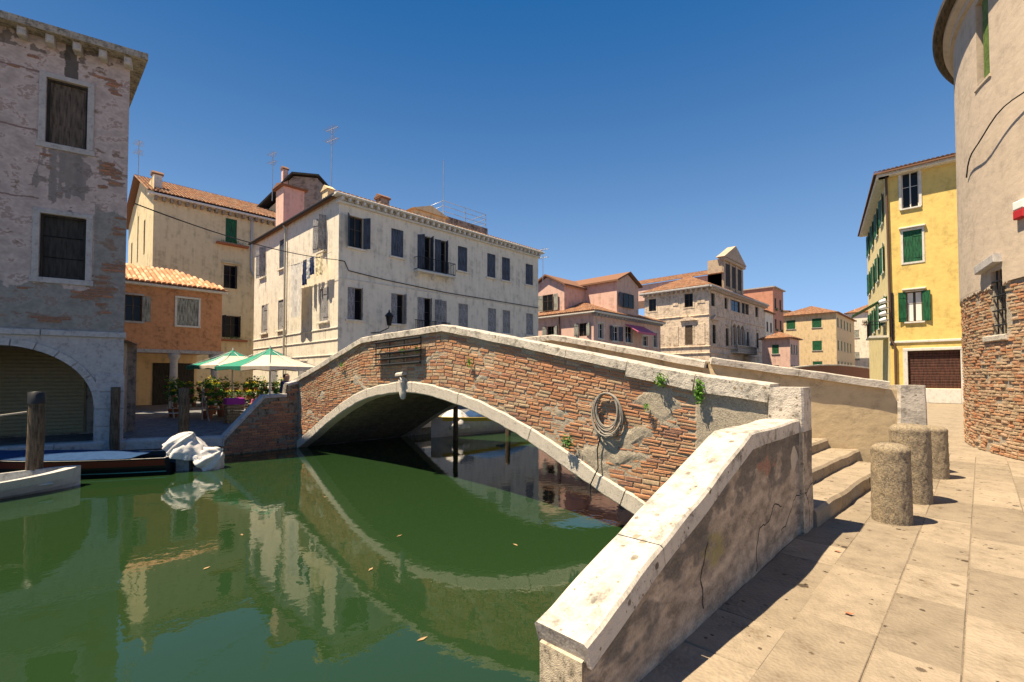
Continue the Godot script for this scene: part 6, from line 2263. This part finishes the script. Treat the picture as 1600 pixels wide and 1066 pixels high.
func umbrella(at: Vector3, turn: float, half: float, y0: float, y1: float, label):
	var t = thing("market_umbrella", label, "umbrella", at, "market umbrellas")
	var X = Transform3D(Basis(Vector3.UP, turn), at)
	var p = MB.new()
	p.tube([at, at + Vector3.UP * (y1 + 0.08)], 0.028, 8)
	part(t, "pole", p, MT.white_paint)
	var bs = MB.new()
	bs.lathe([Vector2(0.3, 0.0), Vector2(0.28, 0.08), Vector2(0.05, 0.12), Vector2(0.04, 0.3)], 16, Transform3D(Basis(), at))
	part(t, "base", bs, MT.cement)
	var cs = []
	for k in 8:
		var a = TAU * k / 8.0
		var rr = half * (1.38 if k % 2 == 1 else 1.0)
		cs.append(Vector3(cos(a) * rr, 0, sin(a) * rr))
	for pass_ in 2:
		var b = MB.new()
		for k in 8:
			var l = (k + 1) % 8
			var green = k == 2 or k == 3
			for ring in 7:
				var f0 = ring / 7.0
				var f1 = (ring + 1) / 7.0
				var g = green or f1 <= 0.3
				if (pass_ == 1) != g:
					continue
				var f = func(c, q):
					return X * (c * q + Vector3.UP * (lerpf(y1, y0, pow(q, 0.85)) - 0.05 * sin(q * PI)))
				b.quad(f.call(cs[k], f0), f.call(cs[k], f1), f.call(cs[l], f1), f.call(cs[l], f0), Vector3.UP)
			if (pass_ == 1) == green:
				var A = X * (cs[k] + Vector3.UP * y0)
				var B = X * (cs[l] + Vector3.UP * y0)
				var mid = (A + B) * 0.5
				b.quad(A, mid, mid + Vector3.DOWN * 0.1, A + Vector3.DOWN * 0.16, cs[k])
				b.quad(mid, B, B + Vector3.DOWN * 0.16, mid + Vector3.DOWN * 0.1, cs[k])
		part(t, "canopy" if pass_ == 0 else "green_panel", b, MT.canvas if pass_ == 0 else MT.canvas_green)
	for k in 8:
		var r = MB.new()
		r.tube([X * Vector3(0, y1 - 0.05, 0), X * (cs[k] * 0.98 + Vector3.UP * (y0 - 0.01))], 0.01, 5)
		part(t, "rib", r, MT.galvanised)

func build_market():
	umbrella(Vector3(-19.1, 0, -6.5), 0.45, 1.3, 1.98, 2.7, "cream market umbrella with a green crown nearest the white house")
	umbrella(Vector3(-21.9, 0, -6.0), 0.2, 1.25, 2.05, 2.72, "cream and green market umbrella standing closer to the orange house")
	# stepped flower stands
	var pots = []
	for s in [[Vector3(-19.6, 0, -5.3), 2.0, "stepped grey flower stand under the umbrellas by the crates"], [Vector3(-22.0, 0, -4.6), 1.8, "stepped grey flower stand close to the orange house columns"], [Vector3(-20.4, 0, -7.6), 2.0, "stepped flower stand at the back beneath the larger umbrella"]]:
		var t = thing("flower_stand", s[2], "stand", s[0])
		for k in 3:
			var b = MB.new()
			b.slab(s[0] + Vector3(-0.35 - k * 0.34, 0.4 + k * 0.3, -s[1] * 0.5 - 0.3), s[0] + Vector3(-0.03 - k * 0.34, 0.43 + k * 0.3, s[1] * 0.5 - 0.3), 0.005)
			part(t, "shelf", b, MT.crate)
			for i in 6:
				pots.append(s[0] + Vector3(-0.19 - k * 0.34, 0.432 + k * 0.3, -s[1] * 0.5 - 0.12 + i * s[1] / 6.0))
		for zz in [-s[1] * 0.5 - 0.25, s[1] * 0.5 - 0.35]:
			var l = MB.new()
			l.tube([s[0] + Vector3(-0.05, 0, zz), s[0] + Vector3(-1.0, 1.15, zz)], 0.025, 6)
			l.tube([s[0] + Vector3(-1.0, 0, zz), s[0] + Vector3(-1.0, 1.15, zz)], 0.025, 6)
			part(t, "frame", l, MT.galvanised)
	for p in pots:
		var t = thing("potted_flowers", "small clay pot of yellow flowers on a stepped market stand", "potted plant", p, "yellow potted flowers on the stands")
		var b = MB.new()
		b.lathe([Vector2(0.0, 0.0), Vector2(0.06, 0.0), Vector2(0.085, 0.14), Vector2(0.075, 0.14), Vector2(0.0, 0.12)], 12, Transform3D(Basis(), p))
		part(t, "pot", b, MT.terracotta)
		leaves(t, "foliage", p + Vector3.UP * 0.24, Vector3(0.13, 0.1, 0.13), 46, 0.11, MT.leaf)
		if rng.randf() < 0.72:
			leaves(t, "blooms", p + Vector3.UP * 0.33, Vector3(0.13, 0.06, 0.13), 34, 0.075, MT.bloom)
		else:
			leaves(t, "leafy_top", p + Vector3.UP * 0.33, Vector3(0.1, 0.08, 0.1), 44, 0.1, MT.leaf_bright)
	# taller plants behind
	for q in [Vector3(-20.9, 0, -4.9), Vector3(-21.2, 0, -6.6), Vector3(-21.9, 0, -7.9), Vector3(-23.2, 0, -5.6), Vector3(-22.6, 0, -6.9), Vector3(-21.7, 0, -5.6), Vector3(-22.9, 0, -4.2), Vector3(-23.4, 0, -7.6)]:
		var t = thing("tall_plant", "tall leafy plant with yellow blossom in a pot behind the flower stands", "potted plant", q, "tall plants at the market")
		var b = MB.new()
		b.lathe([Vector2(0.0, 0.0), Vector2(0.14, 0.0), Vector2(0.2, 0.32), Vector2(0.17, 0.32), Vector2(0.0, 0.28)], 14, Transform3D(Basis(), q))
		part(t, "pot", b, MT.terracotta)
		leaves(t, "foliage", q + Vector3.UP * 1.0, Vector3(0.34, 0.6, 0.34), 240, 0.17, MT.leaf)
		leaves(t, "blooms", q + Vector3.UP * 1.3, Vector3(0.34, 0.35, 0.34), 60, 0.1, MT.bloom)
	# crates with boxes on top, a trestle table
	for k in 2:
		var at = Vector3(-18.4, 0.32 * k, -5.1)
		var t = thing("wooden_crate", ["slatted wooden crate on the quay at the bottom of the stack", "slatted wooden crate stacked on another, under a purple box"][k], "crate", at, "stacked crates")
		for y in 3:
			for s in [[Vector3(-0.2, 0, -0.26), Vector3(-0.18, 0, 0.26)], [Vector3(0.18, 0, -0.26), Vector3(0.2, 0, 0.26)], [Vector3(-0.18, 0, -0.26), Vector3(0.18, 0, -0.24)], [Vector3(-0.18, 0, 0.24), Vector3(0.18, 0, 0.26)]]:
				var b = MB.new()
				b.box(at + s[0] + Vector3.UP * (0.01 + y * 0.105), at + s[1] + Vector3.UP * (0.085 + y * 0.105))
				part(t, "slat", b, MT.crate)
		var bt = MB.new()
		bt.box(at + Vector3(-0.18, 0.005, -0.24), at + Vector3(0.18, 0.02, 0.24))
		part(t, "bottom", bt, MT.crate)
	var bx = MB.new()
	bx.slab(Vector3(-0.22, -0.28, 0.0), Vector3(0.22, 0.28, 0.22), 0.02, Transform3D(Basis(Vector3(1, 0, 0), -PI * 0.5), Vector3(-18.4, 0.645, -5.1)))
	tag(part(self, "purple_box", bx, MT.purple), "purple box of goods on top of the stacked wooden crates", "box")
	var tt = thing("trestle_table", "low wooden trestle table beside the stacked crates", "table", Vector3(-18.5, 0, -6.1))
	var tb = MB.new()
	tb.slab(Vector3(-0.35, -0.6, 0.0), Vector3(0.35, 0.6, 0.03), 0.006, Transform3D(Basis(Vector3(1, 0, 0), -PI * 0.5), Vector3(-18.5, 0.62, -6.2)))
	part(tt, "top", tb, MT.crate)
	for zz in [-5.7, -6.7]:
		for xx in [-18.8, -18.2]:
			var l = MB.new()
			l.tube([Vector3(xx, 0, zz), Vector3(xx, 0.62, zz)], 0.025, 6)
			part(tt, "leg", l, MT.crate)
	var pk = MB.new()
	pk.slab(Vector3(-0.15, -0.2, 0.0), Vector3(0.15, 0.2, 0.16), 0.02, Transform3D(Basis(Vector3(1, 0, 0), -PI * 0.5), Vector3(-18.45, 0.653, -5.85)))
	tag(part(self, "rose_box", pk, MT.rose), "rose pink box on the trestle table by the crates", "box")
	var gp = thing("green_plant_tray", "tray of bright green seedlings on the trestle table", "plant tray", Vector3(-18.45, 0.653, -6.4))
	var tr = MB.new()
	tr.slab(Vector3(-0.2, -0.25, 0.0), Vector3(0.2, 0.25, 0.06), 0.01, Transform3D(Basis(Vector3(1, 0, 0), -PI * 0.5), Vector3(-18.45, 0.653, -6.4)))
	part(gp, "tray", tr, MT.iron)
	leaves(gp, "seedlings", Vector3(-18.45, 0.78, -6.4), Vector3(0.18, 0.1, 0.22), 90, 0.1, MT.leaf_bright)

# a standing figure, meshed from smoothly joined tapered bones
func build_person():
	var o = Vector3(-17.6, 0, -6.55)
	var J = {"pel": [Vector3(0, 0.95, 0), 0.15], "che": [Vector3(0, 1.28, 0.0), 0.165], "nek": [Vector3(0, 1.46, 0), 0.06], "hed": [Vector3(0.01, 1.6, 0), 0.095], "chi": [Vector3(0.05, 1.54, 0), 0.06], "nos": [Vector3(0.105, 1.59, 0), 0.014],
		"shl": [Vector3(0, 1.38, -0.17), 0.075], "ell": [Vector3(0.02, 1.1, -0.25), 0.05], "hal": [Vector3(0.14, 0.92, -0.22), 0.035], "fil": [Vector3(0.2, 0.84, -0.21), 0.022], "shr": [Vector3(0, 1.38, 0.17), 0.075], "elr": [Vector3(0.02, 1.1, 0.25), 0.05], "har": [Vector3(0.14, 0.92, 0.22), 0.035], "fir": [Vector3(0.2, 0.84, 0.21), 0.022],
		"hil": [Vector3(0, 0.9, -0.09), 0.1], "knl": [Vector3(0.02, 0.5, -0.1), 0.065], "anl": [Vector3(0, 0.09, -0.1), 0.045], "tol": [Vector3(0.16, 0.04, -0.11), 0.035], "hir": [Vector3(0, 0.9, 0.09), 0.1], "knr": [Vector3(0.02, 0.5, 0.1), 0.065], "anr": [Vector3(0, 0.09, 0.1), 0.045], "tor": [Vector3(0.16, 0.04, 0.11), 0.035]}
	var bones = [["pel", "che"], ["che", "nek"], ["nek", "hed"], ["hed", "chi"], ["chi", "nos"], ["che", "shl"], ["shl", "ell"], ["ell", "hal"], ["hal", "fil"], ["che", "shr"], ["shr", "elr"], ["elr", "har"], ["har", "fir"], ["pel", "hil"], ["hil", "knl"], ["knl", "anl"], ["anl", "tol"], ["pel", "hir"], ["hir", "knr"], ["knr", "anr"], ["anr", "tor"]]
	var sdf = func(p):
		var d = 9.0
		for b in bones:
			var A = J[b[0]]
			var B = J[b[1]]
			var ab = B[0] - A[0]
			var u = clampf((p - A[0]).dot(ab) / ab.length_squared(), 0, 1)
			var q = (p - A[0] - ab * u).length() - lerpf(A[1], B[1], u)
			var hh = clampf(0.5 + 0.5 * (d - q) / 0.035, 0, 1)
			d = lerpf(d, q, hh) - 0.035 * hh * (1 - hh)
		return d
	var cs = 0.022
	var lo = Vector3(-0.24, -0.02, -0.36)
	var nx = 24
	var ny = 80
	var nz = 33
	var val = PackedFloat32Array()
	val.resize((nx + 1) * (ny + 1) * (nz + 1))
	var id = func(i, j, k): return (i * (ny + 1) + j) * (nz + 1) + k
	for i in nx + 1:
		for j in ny + 1:
			for k in nz + 1:
				val[id.call(i, j, k)] = sdf.call(lo + Vector3(i, j, k) * cs)
	var vid = {}
	for i in nx:
		for j in ny:
			for k in nz:
				var s = Vector3.ZERO
				var c = 0
				for e in [[0, 0, 0, 1, 0, 0], [0, 0, 0, 0, 1, 0], [0, 0, 0, 0, 0, 1], [1, 0, 0, 1, 1, 0], [1, 0, 0, 1, 0, 1], [0, 1, 0, 1, 1, 0], [0, 1, 0, 0, 1, 1], [0, 0, 1, 1, 0, 1], [0, 0, 1, 0, 1, 1], [1, 1, 0, 1, 1, 1], [1, 0, 1, 1, 1, 1], [0, 1, 1, 1, 1, 1]]:
					var a = val[id.call(i + e[0], j + e[1], k + e[2])]
					var b = val[id.call(i + e[3], j + e[4], k + e[5])]
					if (a < 0) != (b < 0):
						s += Vector3(e[0], e[1], e[2]).lerp(Vector3(e[3], e[4], e[5]), a / (a - b))
						c += 1
				if c > 0:
					vid[Vector3i(i, j, k)] = lo + (Vector3(i, j, k) + s / c) * cs
	var nrm = func(p): return Vector3(sdf.call(p + Vector3(0.01, 0, 0)) - sdf.call(p - Vector3(0.01, 0, 0)), sdf.call(p + Vector3(0, 0.01, 0)) - sdf.call(p - Vector3(0, 0.01, 0)), sdf.call(p + Vector3(0, 0, 0.01)) - sdf.call(p - Vector3(0, 0, 0.01))).normalized()
	var b = MB.new()
	var turn = Basis(Vector3.UP, 0.5)
	var tint = func(p):
		if p.y > 1.44 or (p.y < 0.95 and absf(p.z) > 0.17):
			return Color(0.45, 0.25, 0.17)
		if p.y > 0.93:
			return Color(0.015, 0.03, 0.1)
		return Color(0.05, 0.05, 0.06) if p.y > 0.1 else Color(0.02, 0.015, 0.01)
	for i in range(1, nx):
		for j in range(1, ny):
			for k in range(1, nz):
				var a = val[id.call(i, j, k)] < 0
				for ax in 3:
					var n2 = [id.call(i + 1, j, k), id.call(i, j + 1, k), id.call(i, j, k + 1)][ax]
					if a == (val[n2] < 0):
						continue
					var q = [[Vector3i(i, j - 1, k - 1), Vector3i(i, j, k - 1), Vector3i(i, j, k), Vector3i(i, j - 1, k)], [Vector3i(i - 1, j, k - 1), Vector3i(i, j, k - 1), Vector3i(i, j, k), Vector3i(i - 1, j, k)], [Vector3i(i - 1, j - 1, k), Vector3i(i, j - 1, k), Vector3i(i, j, k), Vector3i(i - 1, j, k)]][ax]
					var ok = true
					for w in q:
						ok = ok and vid.has(w)
					if not ok:
						continue
					var P = [vid[q[0]], vid[q[1]], vid[q[2]], vid[q[3]]]
					b.col = tint.call(P[0])
					b.trin(turn * P[0], turn * P[1], turn * P[2], turn * nrm.call(P[0]), turn * nrm.call(P[1]), turn * nrm.call(P[2]))
					b.trin(turn * P[0], turn * P[2], turn * P[3], turn * nrm.call(P[0]), turn * nrm.call(P[2]), turn * nrm.call(P[3]))
	var t = thing("person", "person in a dark blue shirt standing by the flower stall behind the bridge", "person", o)
	var bm = mat("person_body", Color.WHITE, 0.85)
	bm.vertex_color_use_as_albedo = true
	part(t, "body", b, bm, Transform3D(Basis(), o))
	var hr = MB.new()
	hr.lathe([Vector2(0.104, -0.02), Vector2(0.106, 0.04), Vector2(0.08, 0.09), Vector2(0.0, 0.112)], 18, Transform3D(turn, o) * Transform3D(Basis(Vector3(0, 0, 1), 0.3), Vector3(-0.012, 1.61, 0)))
	part(t, "hair", hr, MT.hair)

func antenna(at: Vector3, h: float, label, head := true):
	var t = thing("roof_antenna", label, "antenna", at)
	var b = MB.new()
	b.tube([at, at + Vector3.UP * h], 0.022, 6)
	part(t, "mast", b, MT.galvanised)
	if head:
		for k in 2:
			var c = MB.new()
			var y = h - 0.15 - k * 0.6
			c.tube([at + Vector3(-0.45, y, 0.1), at + Vector3(0.45, y, -0.1)], 0.014, 5)
			part(t, "boom", c, MT.galvanised)
			for i in 6:
				var e = MB.new()
				var x = -0.42 + i * 0.17
				e.tube([at + Vector3(x - 0.04, y, -0.3 + 0.02 * i), at + Vector3(x + 0.04, y, 0.3 - 0.02 * i)], 0.01, 5)
				part(t, "element", e, MT.galvanised)

func build_small():
	# posts and ropes along the far quay
	post(Vector3(-12.5, 0, -0.17), 0.13, 1.3, "thick weathered mooring post with a black top beside the dark motorboat", "mooring posts", 0.2)
	post(Vector3(-14.85, 0, -1.55), 0.1, 1.35, "dark slim mooring post against the stone pier of the old house", "mooring posts")
	post(Vector3(-13.85, 0, -2.74), 0.12, 1.32, "grey mooring post on the quay edge behind the shrouded outboard motor", "mooring posts")
	post(Vector3(-11.95, 0, -9.75), 0.085, 0.75, "thin mooring post with a red band seen through the bridge arch", "posts beyond the arch")
	post(Vector3(-11.6, 0, -11.8), 0.09, 0.55, "short bare mooring post seen through the arch near the yellow striped boat", "posts beyond the arch")
	rope_between(Vector3(-12.5, 0.95, -0.05), Vector3(-12.9, 0.75, 4.0), 0.1, 0.018, "pale mooring rope tied to the black-topped post")
	rope_between(Vector3(-13.85, 0.72, -2.7), Vector3(-15.3, 0.72, -2.05), 0.03, 0.015, "pale rope strung from the grey post to the old house corner")
	# cables
	rope_between(Vector3(-15.3, 6.05, -1.9), Vector3(-20.6, 6.95, -9.85), 0.25, 0.016, "black overhead cable from the old house to the white house corner", MT.cable, "overhead_cable", "cable")
	var cb = MB.new()
	cb.tube([Vector3(-20.63, 6.95, -9.9), Vector3(-20.63, 6.95, -10.2), Vector3(-20.63, 6.55, -10.4), Vector3(-20.63, 6.4, -12.4), Vector3(-20.63, 6.26, -16), Vector3(-20.63, 6.24, -23.9)], 0.022, 6)
	tag(part(self, "facade_cable", cb, MT.cable), "dark cable clipped along the white house front below the upper windows", "cable")
	# lantern on the white house
	var t = thing("wall_lantern", "black wrought iron lantern on a scrolled bracket on the white house front", "lamp", Vector3(-20.67, 3.7, -11.6))
	var b = MB.new()
	b.tube([Vector3(-20.66, 3.72, -11.6), Vector3(-20.3, 3.75, -11.85), Vector3(-20.0, 3.95, -12.15), Vector3(-20.0, 4.1, -12.18)], 0.025, 6)
	b.tube([Vector3(-20.66, 3.45, -11.6), Vector3(-20.4, 3.5, -11.8), Vector3(-20.25, 3.72, -11.9)], 0.018, 6)
	part(t, "bracket", b, MT.iron)
	var lg = MB.new()
	var LX = Transform3D(Basis(), Vector3(-20.0, 4.1, -12.18))
	lg.lathe([Vector2(0.1, 0.0), Vector2(0.17, 0.42)], 6, LX)
	part(t, "lantern_glass", lg, MT.glass)
	var lc = MB.new()
	lc.lathe([Vector2(0.21, 0.42), Vector2(0.2, 0.46), Vector2(0.09, 0.58), Vector2(0.05, 0.62), Vector2(0.03, 0.72), Vector2(0.0, 0.74)], 12, LX)
	lc.lathe([Vector2(0.0, -0.03), Vector2(0.11, -0.02), Vector2(0.11, 0.02)], 12, LX)
	part(t, "cap", lc, MT.iron)
	# washing
	rope_between(Vector3(-25.6, 7.42, -9.5), Vector3(-20.5, 7.22, -9.5), 0.06, 0.008, "thin washing line along the side of the white house", MT.rope, "washing_line", "line")
	var ws = [[-25.1, 1.35, 2.75, "canvas_white", "large white sheet hanging from the washing line"], [-23.6, 0.42, 1.25, "cloth_navy", "navy trousers hanging from the washing line"], [-23.1, 0.3, 1.0, "cloth_white", "white towel on the washing line between dark clothes"], [-22.75, 0.4, 0.85, "cloth_navy", "short navy shirt hanging from the washing line"], [-22.1, 0.75, 1.0, "cloth_cream", "cream cloth hanging from the washing line by the house corner"]]
	for w in ws:
		var c = MB.new()
		var f = func(u, v): return Vector3(w[0] + u * w[1], 7.38 - v * w[2] - 0.03 * (w[0] + 25.6) / 5.0, -9.5 + 0.05 * sin(u * 9.0 + w[0]) * v + 0.03 * noise.get_noise_2d(u * 200, v * 200))
		for i in 12:
			for j in 10:
				c.quad(f.call(i / 12.0, j / 10.0), f.call((i + 1) / 12.0, j / 10.0), f.call((i + 1) / 12.0, (j + 1) / 10.0), f.call(i / 12.0, (j + 1) / 10.0), Vector3(0, 0, 1))
		tag(part(self, "hanging_laundry", c, MT[w[3]]), w[4], "laundry", "washing on the line")
	# antennas
	antenna(Vector3(-24.0, 11.2, -11.1), 3.7, "tall aerial mast on the white house roof beside the pink chimney")
	antenna(Vector3(-35.0, 14.0, -11.9), 3.5, "aerial rising behind the cream house roof ridge")
	antenna(Vector3(-23.2, 11.3, -17.9), 3.8, "thin aerial mast above the white house roof terrace", false)
	antenna(Vector3(-22.5, 8.6, -26.6), 2.6, "small aerial behind the far end of the white house")
	antenna(Vector3(-38.6, 14.6, -4.9), 2.4, "slender aerial at the gable of the cream house")
	# hose coil on the bridge face
	var hc = thing("rope_coil", "coil of pale grey hose hung on the brick face of the bridge", "hose", Vector3(-3.52, 1.15, -5.5))
	for k in 7:
		var pts = []
		var rr = 0.2 + 0.012 * k
		for i in 41:
			var a = TAU * i / 40.0
			pts.append(Vector3(-3.52 + cos(a) * rr * (0.78 + 0.02 * k) + 0.01 * sin(k * 2.0), 1.15 + sin(a) * (rr + 0.03) - 0.012 * k, -5.5 + 0.012 * sin(a * 2 + k) + 0.008 * (k % 3)))
		var q = MB.new()
		q.tube(pts, 0.0105, 6, false)
		part(hc, "loop", q, MT.rope)
	var tail = MB.new()
	tail.tube([Vector3(-3.6, 0.9, -5.51), Vector3(-3.68, 0.6, -5.5), Vector3(-3.66, 0.35, -5.49), Vector3(-3.78, 0.1, -5.47), Vector3(-3.76, -0.1, -5.46)], 0.009, 6)
	part(hc, "tail", tail, MT.cable)
	# iron rack on the bridge face
	var ir = thing("iron_rack", "black iron rack of horizontal bars fixed high on the bridge brickwork", "rack", Vector3(-8.65, 1.85, -5.5))
	for k in 5:
		var q = MB.new()
		var y = 1.86 + k * 0.125
		q.tube([Vector3(-9.52, y - 0.01, -5.45), Vector3(-7.8, y + 0.03, -5.45)], 0.022, 6)
		part(ir, "bar", q, MT.iron)
	for x in [-9.52, -8.95, -8.4, -7.8]:
		var q = MB.new()
		q.tube([Vector3(x, 1.85, -5.47), Vector3(x, 2.4, -5.47)], 0.011, 6)
		part(ir, "upright", q, MT.iron)
	# weeds growing from the brickwork
	for w in [[Vector3(-2.72, 1.56, -5.47), Vector3(0.08, 0.09, 0.05), 120, 0.05, "round tuft of green weed under the bridge coping"], [Vector3(-2.25, 1.42, -5.47), Vector3(0.06, 0.15, 0.035), 230, 0.05, "trailing green weed hanging on the bridge beside the plastered end"], [Vector3(-4.15, 0.66, -5.45), Vector3(0.11, 0.1, 0.05), 120, 0.055, "dark weed sprouting from the arch stones below the hose coil"], [Vector3(-2.93, 1.22, -5.48), Vector3(0.04, 0.06, 0.03), 40, 0.04, "tiny weed on the cement patch of the bridge"], [Vector3(-8.45, 2.14, -5.47), Vector3(0.11, 0.06, 0.03), 110, 0.05, "weed threaded through the middle of the iron rack on the bridge"], [Vector3(-7.95, 2.16, -5.47), Vector3(0.08, 0.08, 0.03), 90, 0.05, "weed at the end of the iron rack on the bridge"], [Vector3(-6.35, 1.85, -5.48), Vector3(0.07, 0.12, 0.03), 50, 0.05, "small weed in the brick joints right of the carved head"], [Vector3(-11.2, 1.9, -5.48), Vector3(0.14, 0.06, 0.03), 50, 0.05, "pale weed on the brick slope at the far end of the bridge"]]:
		tag(leaves(self, "wall_weed", w[0], w[1], w[2], w[3], MT.leaf_bright if w[3] < 0.055 else MT.leaf), w[4], "weed", "weeds on the bridge")
	# bits of leaf afloat
	for q in [Vector3(-4.6, -0.444, -2.6), Vector3(-5.3, -0.444, -3.4), Vector3(-3.1, -0.444, -2.2), Vector3(-6.8, -0.444, -2.0), Vector3(-4.0, -0.444, -4.2), Vector3(-7.9, -0.444, -3.6), Vector3(-5.9, -0.444, -1.4)]:
		var fl = MB.new()
		var an = rng.randf() * TAU
		var u = Vector3(cos(an), 0, sin(an)) * 0.05
		var w = Vector3(-sin(an), 0, cos(an)) * 0.018
		fl.tri(q - u, q + w, q + u, Vector3.UP)
		fl.tri(q - u, q + u, q - w, Vector3.UP)
		tag(part(self, "floating_leaf", fl, MT.crate), "yellowed leaf floating on the green canal water", "leaf", "leaves afloat on the canal")
	# dead leaves on the pavement
	for q in [Vector3(-0.62, 0.008, -3.9), Vector3(-0.2, 0.008, -2.9), Vector3(0.5, 0.008, -4.4), Vector3(-0.9, 0.008, -5.2), Vector3(0.9, 0.008, -3.4)]:
		var c = MB.new()
		c.tri(q, q + Vector3(0.05, 0.012, 0.01), q + Vector3(0.03, 0.004, 0.035), Vector3.UP)
		c.tri(q, q + Vector3(0.03, 0.004, 0.035), q + Vector3(-0.01, 0.01, 0.03), Vector3.UP)
		tag(part(self, "dead_leaf", c, MT.terracotta), "small curled brown leaf lying on the stone pavement", "leaf", "dead leaves on the pavement")

func _ready():
	rng.seed = 20240607
	noise.seed = 5
	noise.frequency = 0.02
	noise.noise_type = FastNoiseLite.TYPE_SIMPLEX_SMOOTH
	noise.fractal_octaves = 3
	# camera
	var cam = Camera3D.new()
	add_child(cam)
	cam.name = "camera"
	cam.near = 0.05
	cam.far = 900.0
	cam.projection = Camera3D.PROJECTION_FRUSTUM
	cam.size = 1066.0 / 736.0 * cam.near
	cam.frustum_offset = Vector2(0, 36.0 / 736.0 * cam.near)
	cam.transform = Transform3D(Basis.from_euler(Vector3(atan(20.0 / 736.0), deg_to_rad(44.0), 0)), EYE)
	cam.current = true
	# sky, sun, exposure
	var env = Environment.new()
	env.background_mode = Environment.BG_SKY
	var sm = ProceduralSkyMaterial.new()
	sm.sky_top_color = Color(0.01, 0.24, 0.425)
	sm.sky_horizon_color = Color(0.5, 0.62, 0.75)
	sm.sky_curve = 0.19
	sm.ground_horizon_color = Color(0.6, 0.62, 0.6)
	sm.ground_bottom_color = Color(0.3, 0.28, 0.25)
	sm.sun_angle_max = 3.0
	var sky = Sky.new()
	sky.sky_material = sm
	env.sky = sky
	env.tonemap_mode = Environment.TONE_MAPPER_LINEAR
	env.tonemap_exposure = 2.4
	env.sdfgi_enabled = true
	env.ssao_enabled = true
	env.ssil_enabled = true
	var we = WorldEnvironment.new()
	we.environment = env
	add_child(we)
	we.name = "environment"
	var sun = DirectionalLight3D.new()
	add_child(sun)
	sun.name = "sun"
	sun.light_energy = 1.5
	sun.light_color = Color(1.0, 0.93, 0.8)
	sun.light_angular_distance = 0.5
	sun.shadow_enabled = true
	var to_sun = Vector3(-0.25, 1.0, 0.36).normalized()
	sun.look_at_from_position(to_sun * 50.0, Vector3.ZERO, Vector3(0, 0, 1))
	make_noise()
	make_materials()
	make_brick_meshes()
	build_setting()
	build_bridge()
	build_wing()
	build_far_wing()
	build_bollards()
	build_apse()
	build_left_house()
	build_white_house()
	build_left_block()
	build_far_bank()
	build_yellow_house()
	build_boats()
	build_market()
	build_person()
	build_small()
